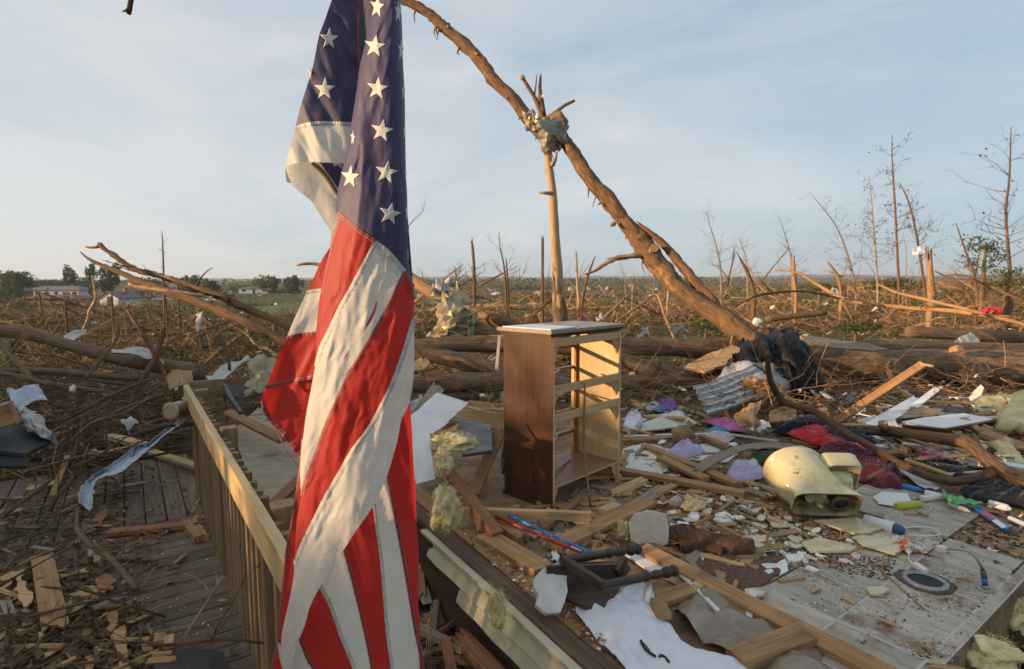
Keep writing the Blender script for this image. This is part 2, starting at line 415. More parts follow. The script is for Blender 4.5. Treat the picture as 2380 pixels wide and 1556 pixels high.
def densify(pts, jit, rr, step):
    out = []; n = len(pts)
    for i in range(n):
        a, b = pts[i], pts[(i + 1) % n]; L = (b - a).length; k = max(1, int(L / step))
        for j in range(k):
            q = a.lerp(b, j / k)
            out.append(q + (V((rr.gauss(0, 1), rr.gauss(0, 1), 0)) * jit if j else V((0, 0, 0))))
    return out
def newell(P):
    n = V((0, 0, 0))
    for i in range(len(P)):
        a, b = P[i], P[(i + 1) % len(P)]
        n += V(((a.y - b.y) * (a.z + b.z), (a.z - b.z) * (a.x + b.x), (a.x - b.x) * (a.y + b.y)))
    return n.normalized()
def slab(name, P, t, mat, label=None, cat=None, group=None, parent=None, jit=0.0, step=.05, seed=None, bend=0.0):
    """flat piece from a 3-D outline, thickness t, torn edge if jit"""
    rr = random.Random(RNG.randrange(9999) if seed is None else seed)
    n = newell(P)
    if n.z < 0: P = P[::-1]; n = -n
    c0 = sum(P, V()) / len(P)
    P = [p - n * (p - c0).dot(n) * .97 for p in P]
    Q = densify(P, jit, rr, step) if jit else list(P)
    c = sum(Q, V()) / len(Q); k = len(Q)
    ph = rr.uniform(0, 6)
    rings = [(1.0, t / 2 * .75), (.985, t / 2), (.5, t / 2)]
    def pt(q, s, h):
        p = c + (q - c) * s
        z = bend * (math.sin(ph + 9 * (p.x + p.y * .6)) + .6 * noise.noise(p * 6 + V((ph, 0, 0)))) if bend else 0
        return p + n * (h + z)
    vs, fs = [], []
    levels = [(.5, t / 2), (.985, t / 2), (1.0, t / 2 * .7), (1.0, -t / 2 * .7), (.985, -t / 2), (.5, -t / 2)]
    for s, h in levels: vs += [pt(q, s, h) for q in Q]
    for i in range(len(levels) - 1):
        for j in range(k):
            j2 = (j + 1) % k
            fs.append((i * k + j2, i * k + j, (i + 1) * k + j, (i + 1) * k + j2))
    for i, h in ((0, t / 2), (len(levels) - 1, -t / 2)):
        vs.append(pt(c, 1, h)); ci = len(vs) - 1
        for j in range(k):
            j2 = (j + 1) % k
            fs.append((i * k + j, i * k + j2, ci) if i == 0 else (i * k + j2, i * k + j, ci))
    o = world_obj(name, vs, fs, MT(mat), parent)
    return tag(o, label, cat, group)
def onD(L, z=0.0): return [on(a[0], a[1], z + (a[2] if len(a) > 2 else 0)) for a in L]
def shard(name, L, mat, label=None, cat=None, group=None, z=.01, t=.012, jit=.004, **kw):
    return slab(name, onD(L, z), t, mat, label, cat, group, jit=jit, **kw)

def heap(name, L, z, h, mat, label=None, cat=None, group=None, parent=None, folds=.5, freq=9.0, seed=None, rings=16, seg=96,
         ctr=None, dirn=None, fine=.15, pts=None, edge=.008, along=.30, pk=2.2, pe=.55):
    """cloth / fibre lying in a heap inside an outline, standing up h in the middle, with folds"""
    sd = RNG.randrange(999) if seed is None else seed
    P = pts if pts is not None else onD(L, z)
    rr = random.Random(sd)
    p2, _ = smooth_path(P + [P[0]], [1] * (len(P) + 1), max(.01, sum((P[i] - P[i - 1]).length for i in range(len(P))) / seg))
    p2 = p2[:-1]; k = len(p2)
    c = sum(p2, V()) / k if ctr is None else on(ctr[0], ctr[1], z)
    p2 = [c + (q - c) * (1 + .16 * noise.noise(q * 14 + V((sd, 0, 0))) + .10 * noise.noise(q * 34 + V((0, sd, 0)))) for q in p2]
    size = sum((q - c).length for q in p2) / k
    dr = V(dirn).normalized() if dirn else V((1, .3, 0)).normalized()
    sidev = V((-dr.y, dr.x, 0))
    vs, fs = [], []
    for i in range(rings + 1):
        s = 1 - i / rings
        for j in range(k):
            b = c + (p2[j] - c) * s
            e = 1 - s
            prof = min(1, (e * pk)) ** pe
            a1, a2 = (b - c).dot(dr), (b - c).dot(sidev)
            w = V((a1 * along, a2, sd * 1.7)) * freq
            w += V((noise.noise(b * 3 + V((sd, 0, 0))), noise.noise(b * 3 + V((0, sd, 0))), 0)) * 1.1
            rg = 1 - abs(noise.noise(w)) * 2
            rg2 = 1 - abs(noise.noise(w * 2.3)) * 2
            hh = h * prof * (.55 + folds * (.45 * rg + .25 * rg2) + .35 * noise.noise(b * (1.2 / max(size, .05)) + V((sd, 1, 0))))
            hh += h * fine * prof * noise.noise(b * 60)
            vs.append(V((b.x, b.y, b.z + max(edge * min(1, e * 8), hh))))
    for i in range(rings):
        for j in range(k):
            j2 = (j + 1) % k
            fs.append((i * k + j, i * k + j2, (i + 1) * k + j2, (i + 1) * k + j))
    o = world_obj(name, vs, fs, MT(mat), parent, True)
    return tag(o, label, cat, group)

def sheet(name, rows, mat, label=None, cat=None, group=None, parent=None, sub=6, amp=.02, freq=8.0, seed=None, smooth=True,
          thick=.003, ragged=.0, facet=False, ridge=1.0, pleat=None):
    """a sheet through a grid of points, crumpled along its normal, with real thickness"""
    sd = RNG.randrange(999) if seed is None else seed
    rr = random.Random(sd)
    def cr(a, b, c, d, t): return 0.5 * ((2 * b) + (c - a) * t + (2 * a - 5 * b + 4 * c - d) * t * t + (3 * b - a - 3 * c + d) * t ** 3)
    def line(P, k):
        Q = [P[0] * 2 - P[1]] + list(P) + [P[-1] * 2 - P[-2]]; out = []
        for i in range(len(P) - 1):
            for j in range(k): out.append(cr(Q[i], Q[i + 1], Q[i + 2], Q[i + 3], j / k))
        return out + [P[-1]]
    R = [line([V(p) for p in r], sub) for r in rows]
    cols = [line([r[j] for r in R], sub) for j in range(len(R[0]))]
    nu, nv = len(cols), len(cols[0])
    G = [[cols[i][j] for i in range(nu)] for j in range(nv)]
    def nrm(j, i):
        a = G[j][min(i + 1, nu - 1)] - G[j][max(i - 1, 0)]; b = G[min(j + 1, nv - 1)][i] - G[max(j - 1, 0)][i]
        n = a.cross(b); return n.normalized() if n.length > 1e-9 else V((0, 0, 1))
    top, bot = [], []
    for j in range(nv):
        for i in range(nu):
            p = G[j][i]; n = nrm(j, i)
            q = p * freq + V((sd * 2.1, sd, 0))
            a = amp * (ridge * (.5 - abs(noise.noise(q)) * 2) + (1 - ridge) * noise.noise(q) + .45 * (.4 - abs(noise.noise(q * 2.3))) + .2 * noise.noise(q * 5))
            if pleat: a += pleat[1] * math.sin(6.283 * pleat[0] * i / (nu - 1) + 2.2 * noise.noise(q * .35)) * (.35 + .65 * j / (nv - 1))
            if facet: a += amp * .6 * rr.uniform(-1, 1)
            if ragged and (j in (0, nv - 1) or i in (0, nu - 1)):
                p = p + V((rr.gauss(0, 1), rr.gauss(0, 1), rr.gauss(0, 1))) * ragged
            top.append(p + n * (a + thick / 2)); bot.append(p + n * (a - thick / 2))
    N = nu * nv; vs = top + bot; fs = []
    for j in range(nv - 1):
        for i in range(nu - 1):
            a, b, c, d = j * nu + i, j * nu + i + 1, (j + 1) * nu + i + 1, (j + 1) * nu + i
            fs.append((a, b, c, d)); fs.append((N + d, N + c, N + b, N + a))
    edge = [i for i in range(nu)] + [j * nu + nu - 1 for j in range(1, nv)] + [(nv - 1) * nu + i for i in range(nu - 2, -1, -1)] + [j * nu for j in range(nv - 2, 0, -1)]
    for k in range(len(edge)):
        a, b = edge[k], edge[(k + 1) % len(edge)]
        fs.append((b, a, N + a, N + b))
    o = world_obj(name, vs, fs, MT(mat), parent, smooth)
    return tag(o, label, cat, group)
def quad(L, z=None):              # four measured corners -> 2 x 2 grid (each x, y, depth  or on level z)
    P = [on(a[0], a[1], z) if z is not None else at(*a) for a in L]
    return [[P[0], P[1]], [P[3], P[2]]]

def lathe(name, p0, p1, prof, mat, label=None, cat=None, group=None, parent=None, sides=16, sq=None):
    """turned piece along p0 -> p1; prof = [(fraction, radius)]"""
    M, L = frame_from(p0, p1)
    vs, fs = [], []
    for f, r in prof:
        for j in range(sides):
            a = 2 * math.pi * (j + .5) / sides
            kx, ky = math.cos(a), math.sin(a)
            vs.append(((f - .5) * L, r * kx, r * ky))
    n = len(prof)
    for i in range(n - 1):
        for j in range(sides):
            j2 = (j + 1) % sides
            fs.append((i * sides + j, (i + 1) * sides + j, (i + 1) * sides + j2, i * sides + j2))
    m0 = len(vs); vs += vs[:sides]; fs.append(tuple(m0 + j for j in range(sides)))
    m1 = len(vs); vs += vs[(n - 1) * sides:n * sides]; fs.append(tuple(m1 + sides - 1 - j for j in range(sides)))
    me = make_mesh(name, vs, fs, True)
    o = link(name, me, MT(mat), parent, M=M)
    return tag(o, label, cat, group)
def blob(name, c, sx, sy, sz, mat, label=None, cat=None, group=None, parent=None, amp=.3, freq=1.6, seed=None, nu=18, nv=12, smooth=True, oct=3):
    sd = RNG.randrange(999) if seed is None else seed
    vs, fs = [], []
    for i in range(nv + 1):
        th = math.pi * i / nv
        for j in range(nu):
            ph = 2 * math.pi * j / nu
            d = V((math.sin(th) * math.cos(ph), math.sin(th) * math.sin(ph), math.cos(th)))
            k = 1 + amp * fbm(d * freq + V((sd * 1.9, 0, 0)), oct) * 1.6
            vs.append(c + V((d.x * sx, d.y * sy, d.z * sz)) * k)
    for i in range(nv):
        for j in range(nu):
            j2 = (j + 1) % nu
            fs.append((i * nu + j, (i + 1) * nu + j, (i + 1) * nu + j2, i * nu + j2))
    o = world_obj(name, vs, fs, MT(mat), parent, smooth)
    return tag(o, label, cat, group)

class Stuff:
    """many tiny pieces nobody could count, gathered into one object of kind stuff"""
    def __init__(s): s.v, s.f, s.m = [], [], []
    def add(s, vs, fs, mi=0):
        o = len(s.v); s.v += vs; s.f += [tuple(o + i for i in f) for f in fs]; s.m += [mi] * len(fs)
    def chip(s, p, size, mi, rr, flat=.25, asp=1.0, nn=None):
        n = rr.randint(4, 6); a0 = rr.uniform(0, 6.3); yaw = rr.uniform(0, 6.3)
        tx, ty = rr.gauss(0, flat), rr.gauss(0, flat); t = size * rr.uniform(.06, .16)
        c, sn = math.cos(yaw), math.sin(yaw)
        top, bot = [], []
        for i in range(n):
            a = a0 + 6.283 * i / n + rr.uniform(-.3, .3); r = size * rr.uniform(.35, .6)
            x, y = r * math.cos(a) * asp, r * math.sin(a)
            x, y = x * c - y * sn, x * sn + y * c
            z = x * tx + y * ty
            top.append(V((p.x + x, p.y + y, p.z + z + t))); bot.append(V((p.x + x, p.y + y, p.z + z)))
        f = [tuple(range(n))] + [(i, n + i, n + (i + 1) % n, (i + 1) % n) for i in range(n)]
        s.add(top + bot, f, mi)
    def stick(s, p, L, r, mi, rr, pitch=.15, bend=.25, seg=3, yaw=None):
        yaw = rr.uniform(0, 6.3) if yaw is None else yaw
        d = V((math.cos(yaw), math.sin(yaw), rr.gauss(0, pitch)))
        q = V(p); pts = [V(q)]
        for i in range(seg):
            d = (d + V((rr.gauss(0, bend), rr.gauss(0, bend), rr.gauss(0, bend * .6)))).normalized()
            q = q + d * L / seg; pts.append(V(q))
        vs, fs = [], []
        for i, q in enumerate(pts):
            k = r * (1 - .6 * i / seg)
            for j in range(3):
                a = 2.094 * j + yaw
                vs.append(q + V((-math.sin(yaw) * math.cos(a), math.cos(yaw) * math.cos(a), math.sin(a))) * k)
        for i in range(seg):
            for j in range(3):
                fs.append((i * 3 + j, i * 3 + (j + 1) % 3, i * 3 + 3 + (j + 1) % 3, i * 3 + 3 + j))
        s.add(vs, fs, mi)
    def leaf(s, p, size, mi, rr, flat=.6):
        n = V((rr.gauss(0, flat), rr.gauss(0, flat), 1)).normalized()
        a = n.cross(V((rr.gauss(0, 1), rr.gauss(0, 1), rr.gauss(0, 1)))).normalized(); b = n.cross(a)
        s.add([p - a * size * .6, p + b * size * .3 + n * size * .1, p + a * size * .6, p - b * size * .3 + n * size * .1], [(0, 3, 2, 1)], mi)
    def build(s, name, mats, label=None, parent=None, cat=None):
        o = world_obj(name, s.v, s.f, [MT(x) for x in mats], parent, False, None, s.m)
        # several slots: keep order as given
        o['kind'] = 'stuff'
        return tag(o, label, cat)
def inpoly(x, y, P):
    c = False; n = len(P)
    for i in range(n):
        x1, y1 = P[i]; x2, y2 = P[(i + 1) % n]
        if (y1 > y) != (y2 > y) and x < (x2 - x1) * (y - y1) / (y2 - y1) + x1: c = not c
    return c
def sampleD(P, n, rr):
    xs = [p[0] for p in P]; ys = [p[1] for p in P]; out = []
    while len(out) < n:
        x, y = rr.uniform(min(xs), max(xs)), rr.uniform(min(ys), max(ys))
        if inpoly(x, y, P): out.append((x, y))
    return out
def sampleC(P, n, rr, k=60, sp=26):
    """like sampleD but gathered in drifts"""
    C = sampleD(P, k, rr); out = []
    while len(out) < n:
        if rr.random() < .3: out += sampleD(P, 1, rr); continue
        c = rr.choice(C); x, y = rr.gauss(c[0], sp), rr.gauss(c[1], sp * .5)
        if inpoly(x, y, P): out.append((x, y))
    return out

# ------------------------------------------------------------------ the ground
def sstep(a, b, x):
    t = max(0, min(1, (x - a) / (b - a))); return t * t * (3 - 2 * t)
def gz(x, y, rough=True):
    near = -.72
    rise = sstep(5.0, 8.0, y) * sstep(-3.2, -.6, x)
    z = near + (-.14 - near) * rise
    z += (-.66 - z) * sstep(12.0, 26.0, y)
    z += (-1.1 - z) * sstep(30.0, 60.0, y)
    z -= 2.5 * sstep(50.0, 125.0, y)
    if rough and y < 400: z += .07 * fbm(V((x * .35, y * .35, 0)), 4) + .16 * fbm(V((x * .07, y * .07, 4)), 3) * sstep(9, 25, y)
    # the land lifts a little towards the right
    z += 2.6 * sstep(14, 70, x) * sstep(25, 80, y) * (1 - sstep(300, 900, y))
    return z
def spaced(lo, hi, n, k, c=0.0):
    a, b = math.asinh((lo - c) / k), math.asinh((hi - c) / k)
    return [c + k * math.sinh(a + (b - a) * i / n) for i in range(n + 1)]
XS = spaced(-3500, 3500, 150, 5.0); YS = spaced(-120, 4500, 150, 5.0, 5.0)
vs = [(x, y, gz(x, y)) for y in YS for x in XS]
W1 = len(XS)
fs = [(j * W1 + i, j * W1 + i + 1, (j + 1) * W1 + i + 1, (j + 1) * W1 + i) for j in range(len(YS) - 1) for i in range(W1 - 1)]
gm = bpy.data.materials.new('ground_soil'); gm.use_nodes = True
n, l = gm.node_tree.nodes, gm.node_tree.links
b = n['Principled BSDF']; b.inputs['Roughness'].default_value = 1.0; b.inputs['Specular IOR Level'].default_value = .1
tc = n.new('ShaderNodeTexCoord')
def _noise(sc, det=6):
    t = n.new('ShaderNodeTexNoise'); t.inputs['Scale'].default_value = sc; t.inputs['Detail'].default_value = det
    t.inputs['Roughness'].default_value = .65; l.new(tc.outputs['Object'], t.inputs['Vector']); return t
def _ramp(src, a, ca, bb, cb):
    r = n.new('ShaderNodeValToRGB'); r.color_ramp.elements[0].position = a; r.color_ramp.elements[0].color = (*ca, 1)
    r.color_ramp.elements[1].position = bb; r.color_ramp.elements[1].color = (*cb, 1); l.new(src, r.inputs['Fac']); return r
def _mix(f, a, c):
    mx = n.new('ShaderNodeMix'); mx.data_type = 'RGBA'; l.new(f, mx.inputs[0]); l.new(a, mx.inputs[6])
    if isinstance(c, tuple): mx.inputs[7].default_value = (*c, 1)
    else: l.new(c, mx.inputs[7])
    return mx.outputs[2]
n1 = _noise(3.0, 9); base = _ramp(n1.outputs['Fac'], .3, (.028, .018, .011), .7, (.085, .054, .032))
n2 = _noise(.3, 6); dry = _ramp(n1.outputs['Fac'], .3, (.13, .098, .045), .7, (.25, .19, .095))
f2 = _ramp(n2.outputs['Fac'], .42, (0, 0, 0), .55, (1, 1, 1))
c1 = _mix(f2.outputs['Color'], base.outputs['Color'], dry.outputs['Color'])
n3 = _noise(.045, 5); f3 = _ramp(n3.outputs['Fac'], .44, (0, 0, 0), .53, (1, 1, 1))
grn = _ramp(n1.outputs['Fac'], .3, (.042, .062, .014), .7, (.10, .125, .032))
c2 = _mix(f3.outputs['Color'], c1, grn.outputs['Color'])
l.new(c2, b.inputs['Base Color'])
bp = n.new('ShaderNodeBump'); bp.inputs['Strength'].default_value = .8; bp.inputs['Distance'].default_value = .05
l.new(n1.outputs['Fac'], bp.inputs['Height']); l.new(bp.outputs['Normal'], b.inputs['Normal'])
MATS['ground_soil'] = gm
g = link('ground', make_mesh('ground', vs, fs, True), gm); g['kind'] = 'structure'

def hit(x, y, far=420.0):
    """where a measured line of sight meets the open ground"""
    d, r = 6.0, ray(x, y); r = r / r.y
    while d < far:
        q = CP + r * d
        if q.z <= gz(q.x, q.y, False): break
        d *= 1.035
    d = min(d, far); q = CP + r * d
    return V((q.x, q.y, gz(q.x, q.y)))

# far ridge of woods on the horizon
def ridge(name, d, x0, x1, h, mat, seed, n=140):
    vs, fs = [], []
    for i in range(n + 1):
        x = x0 + (x1 - x0) * i / n
        e = min(1, min(i, n - i) / (n * .12))
        hh = h * (.45 + .55 * (.5 + .8 * fbm(V((x / (d * .22), seed, 0)), 4))) * (.25 + .75 * e)
        for k, (dy, f) in enumerate(((0, 0), (d * .02, .7), (d * .06, 1.0), (d * .2, .8), (d * .3, 0))):
            vs.append((x, d + dy, -2 + max(.5, hh * f) + (0 if k in (0, 4) else .12 * h * noise.noise(V((x / 14, k * 7.7, seed))))))
    for i in range(n):
        for k in range(4): fs.append((i * 5 + k, (i + 1) * 5 + k, (i + 1) * 5 + k + 1, i * 5 + k + 1))
    o = link(name, make_mesh(name, vs, fs), MT(mat)); o['kind'] = 'structure'; return o
mk('far_wood', (.028, .042, .024), (.055, .072, .036), (1, 1, 1), .05, 1.0, 0, var=0, detail=4)
ridge('hill', 1500, -1900, 2600, 11, 'far_wood', 3.0)
ridge('hill', 2600, -2600, 3600, 30, 'far_wood', 8.0)

# mown grass between the houses and the brush
mk('lawn_grass', (.050, .085, .014), (.10, .145, .028), (1, 1, 1), 1.5, 1.0, .3, var=0)
def lawn(a, b_, c, d, seed, nu=26, nv=10):
    """four measured corners; the sheet follows the ground"""
    vs = []
    for j in range(nv + 1):
        for i in range(nu + 1):
            u_, v_ = i / nu, j / nv
            x = (a[0] * (1 - u_) + b_[0] * u_) * (1 - v_) + (d[0] * (1 - u_) + c[0] * u_) * v_
            y = (a[1] * (1 - u_) + b_[1] * u_) * (1 - v_) + (d[1] * (1 - u_) + c[1] * u_) * v_
            if i in (0, nu): x += 14 * noise.noise(V((v_ * 5, seed, i)))
            if j in (0, nv): y += 3 * noise.noise(V((u_ * 7, seed, j)))
            q = hit(x, y); vs.append(q + V((0, 0, .12)))
    o = world_obj('lawn', vs, [(j * (nu + 1) + i, j * (nu + 1) + i + 1, (j + 1) * (nu + 1) + i + 1, (j + 1) * (nu + 1) + i) for j in range(nv) for i in range(nu)], MT('lawn_grass'), None, True)
    o['kind'] = 'structure'
lawn((600, 708), (740, 704), (740, 738), (575, 738), 1)
lawn((280, 692), (420, 691), (430, 699), (275, 700), 2)
lawn((1090, 708), (1300, 707), (1300, 722), (1080, 724), 3)

# ------------------------------------------------------------------ the wrecked house: floor, tiles, sill, siding
HU = V((.585, -.811, 0)); HV = V((.811, .585, 0))
sa, sb = on(1050, 1240), on(1430, 1556)
SD = (sb - sa).normalized()                    # along the side of the house, towards the camera
SN = V((SD.y, -SD.x, 0))                       # away from the house (left)
if SN.x > 0: SN = -SN
fa = sa - SD * 2.3; fb = sb + SD * 1.4
edge_a = HU * (-.76) + HV * 2.2; edge_b = HU * (-.76) + HV * 7.5
Pf = [fa, fb, V((fb.x + .5, fb.y - .2, 0)), V((edge_a.x - .2, edge_a.y - .6, 0)), edge_a, edge_b, V((10.5, 9.5, 0)), V((6, 9.2, 0)), V((.6, 7.6, 0)), V((-.9, 6.6, 0))]
k = len(Pf)
fl = world_obj('house_floor', [p for p in Pf] + [p - V((0, 0, .24)) for p in Pf],
               [tuple(range(k)), tuple(2 * k - 1 - i for i in range(k))] + [(i, k + i, k + (i + 1) % k, (i + 1) % k) for i in range(k)], MT('subfloor'))
fl['kind'] = 'structure'

vin = [(1760, 1372), (1835, 1345), (1895, 1300), (1990, 1285), (2055, 1240), (2055, 1180), (2240, 1168), (2200, 1205), (2110, 1288), (2345, 1340), (2420, 1380), (2230, 1580), (2120, 1620)]
def projD(p):
    q = p - CP; f = q.dot(FWD); return 1190 + FPX * q.dot(RT) / f, 778 - FPX * q.dot(UP) / f
tn = 0
TL = .36
for i in range(-1, 9):
    for j in range(-3, 9):
        u1 = -.82 - TL * i; v0 = 2.72 + TL * j
        u0 = u1 - TL
        if i == -1: u0, u1 = -.82, -.765
        c = HU * ((u0 + u1) / 2) + HV * (v0 + TL / 2)
        if c.y < .8: continue
        x, y = projD(c)
        cs = [projD(HU * a + HV * b2) for a in (u0, u1) for b2 in (v0, v0 + TL)] + [(x, y)]
        if not any(inpoly(a, b2, vin) for a, b2 in cs): continue
        g_ = .013
        lu, lv = (u1 - u0) - g_, TL - g_
        M = Matrix((HU, HV * -1, V((0, 0, -1)))).transposed()
        M = Matrix((HU, V((0, 0, 1)).cross(HU), V((0, 0, 1)))).transposed().to_4x4()
        rr = random.Random(tn * 7 + 1)
        M.translation = c + V((0, 0, .0087 + rr.uniform(-.001, .001)))
        vs, fs = board_geo(lu, lv, .005, 0, 0, tn, 4, 0, 1, .0012)
        link('tile', make_mesh('tile', vs, fs), MT('vinyl'), fl, M=M); tn += 1
gp = [on(x, y) for x, y in vin[:9]] + [on(2300, 1328), HU * -.7645 + HV * 3.92, HU * -.7645 + HV * 2.3, HU * -1.0 + HV * 2.3]
o = slab('tile_bed', [V((p.x, p.y, .006)) for p in gp], .008, 'grout', parent=fl)

# toilet drain flange in the tiles
fc = on(2150, 1352, .012)
def ring(name, c, r0, r1, h, mat, parent, sides=28, sx=1.0, jit=0.0):
    rr = random.Random(3); vs, fs = [], []
    prof = [(r0, 0), (r0, h), ((r0 + r1) / 2, h * 1.25), (r1, h * .8), (r1, 0)]
    for r, z in prof:
        for j in range(sides):
            a = 6.2832 * j / sides; q = r * (1 + rr.uniform(-jit, jit))
            vs.append(c + V((math.cos(a) * q * sx, math.sin(a) * q, z)))
    for i in range(4):
        for j in range(sides): fs.append((i * sides + j, (i + 1) * sides + j, (i + 1) * sides + (j + 1) % sides, i * sides + (j + 1) % sides))
    return world_obj(name, vs, fs, MT(mat), parent, True)
t = empty('drain_flange', fc, 'round toilet drain flange left open in the grey tiles', 'drain')
ring('wax_ring', fc, .100, .128, .005, 'lumber_dark', t, jit=.10); ring('flange', fc, .076, .106, .012, 'galvanised', t, jit=.03)
vs = [fc + V((math.cos(6.2832 * j / 28) * .078, math.sin(6.2832 * j / 28) * .078, .003)) for j in range(28)]
world_obj('drain_opening', vs, [tuple(range(28))], MT('rubber'), t)

# sill boards and the strip of cream siding along the side of the house
SDl = (fb - fa).length
board('sill_board', fa + SN * .075 + V((0, 0, .018)), fb + SN * .075 + V((0, 0, .018)), .10, .04, 'lumber_dark', 'dark wet sill board along the torn edge of the house floor', 'board', warp=.006, seg=10)
board('sill_board', fa + SN * -.06 + V((0, 0, .012)), fb + SN * -.055 + V((0, 0, .012)), .13, .03, 'lumber_tan', 'tan sill board between the dark sill and the carpet', 'board', warp=.006, seg=10)
sid = empty('siding_wall', sa + SN * .15 + V((0, 0, -.6)), 'low strip of cream lap siding along the edge of the house floor', 'siding')
for kx, (za, zb, off, a, bb) in enumerate(((-.015, -.10, .150, 2.35, 3.75), (-.08, -.18, .166, 2.75, 3.75))):
    p, q = fa + SD * a, fa + SD * bb
    rr = random.Random(kx)
    N = 14; vs = []
    for i in range(N + 1):
        f = i / N; c = p.lerp(q, f) + SN * (off + .006 * noise.noise(V((f * 6, kx, 0))))
        zz = .012 * noise.noise(V((f * 4, kx * 3, 1)))
        e = rr.uniform(0, .05) if i == 0 else 0
        for (o1, z1) in ((-.012, za), (.000, za), (.004, za - .02), (.014, (za + zb) / 2), (.030, zb + .006), (.028, zb), (.000, zb + .002)):
            vs.append(c + SN * o1 + V((0, 0, z1 + zz)) - SD * (e if z1 < za - .04 else 0))
    fs = [(i * 7 + j, i * 7 + j + 1, i * 7 + 8 + j, i * 7 + 7 + j) for i in range(N) for j in range(6)]
    world_obj('siding_board', vs, fs, MT('siding'), sid)
board('trim_board', fa + SD * 2.2 + SN * .145 + V((0, 0, .012)), fa + SD * 3.8 + SN * .150 + V((0, 0, .012)), .045, .02, 'siding', parent=sid, warp=.004, seg=8)
board('backing_board', fa + SN * .11 + V((0, 0, -.26)), fb + SN * .11 + V((0, 0, -.26)), .03, .46, 'lumber_dark', parent=sid)

# ------------------------------------------------------------------ deck and railing
DZ = -.24
ra, rb = on(432, 895, .72), on(655, 1270, .72)
RD = (rb - ra).normalized(); RD = V((RD.x, RD.y, 0)).normalized()
RL = V((RD.y, -RD.x, 0))
if RL.x > 0: RL = -RL                          # to the left of the rail, over the deck
dk = empty('deck', V((-2.6, 3.0, DZ - .2)), 'weathered grey brown plank deck left of the railing', 'deck')
base0 = on(464, 1184, DZ); base1 = on(558, 1535, DZ)
BD = RD
s_split = 0.12                                  # along the rail from base0 where the planks change direction
for i in range(-2, 20):                         # planks running away from the rail
    s = s_split + .14 * i + .20
    if i < 0: continue
    p = base0 + BD * s + RL * (-.05)
    q = p + RL * (3.6 + RNG.uniform(-.03, .03))
    board('plank', p + V((0, 0, -.019 + RNG.uniform(-.002, .002))), q + V((0, 0, -.019)), .131, .036, 'deck_wood', parent=dk, warp=.0015, seg=6)
p = base0 + BD * (s_split + .06) - RL * .05
board('plank', p + V((0, 0, -.018)), p + RL * 3.6 + V((0, 0, -.018)), .131, .036, 'deck_wood', parent=dk, warp=.001, seg=6)
for i in range(26):                             # far bay: planks running along the rail
    p = base0 + BD * (s_split - .02) + RL * (.02 + .14 * i)
    board('plank', p + V((0, 0, -.019 + RNG.uniform(-.002, .002))), p - BD * 1.9 + V((0, 0, -.019)), .129, .036, 'deck_wood', parent=dk, warp=.0015, seg=5)
p = base0 - BD * 1.8
board('joist', p + V((0, 0, -.14)), base1 + BD * 1.2 + V((0, 0, -.14)), .04, .19, 'lumber_dark', parent=dk)

rl = empty('deck_railing', base0, 'wooden deck railing with a pale top rail and upright balusters behind the flag', 'railing')
RZ = .72
top0 = V((ra.x, ra.y, 0)); top1 = top0 + RD * 3.95
board('top_rail', top0 + V((0, 0, RZ - .068)) - RL * .0, top1 + V((0, 0, RZ - .068)), .040, .138, 'rail_wood', parent=rl, warp=.002, seg=10)
for i in range(30):
    s = .05 + .128 * i
    c = top0 + RD * s - RL * .042
    h = RZ - .02 + RNG.uniform(-.012, .012)
    big = i in (3, 14, 25)
    if big: continue
    board('baluster', c + V((0, 0, DZ - .10)), c + V((0, 0, h)), .038, .036, 'baluster_wood', parent=rl, up=RD, seg=2, k=4, seed=i)
for s in (.40, 1.86, 3.30):
    c = top0 + RD * s - RL * .082
    board('post', c + V((0, 0, DZ - .6)), c + V((0, 0, RZ + .012)), .088, .088, 'baluster_wood', parent=rl, up=RD, seg=2)
# short cross piece closing the far end
board('end_rail', top0 - RD * .03 - RL * .03 + V((0, 0, RZ - .05)), top0 - RD * .03 - RL * .30 + V((0, 0, RZ - .05)), .038, .14, 'baluster_wood', parent=rl)

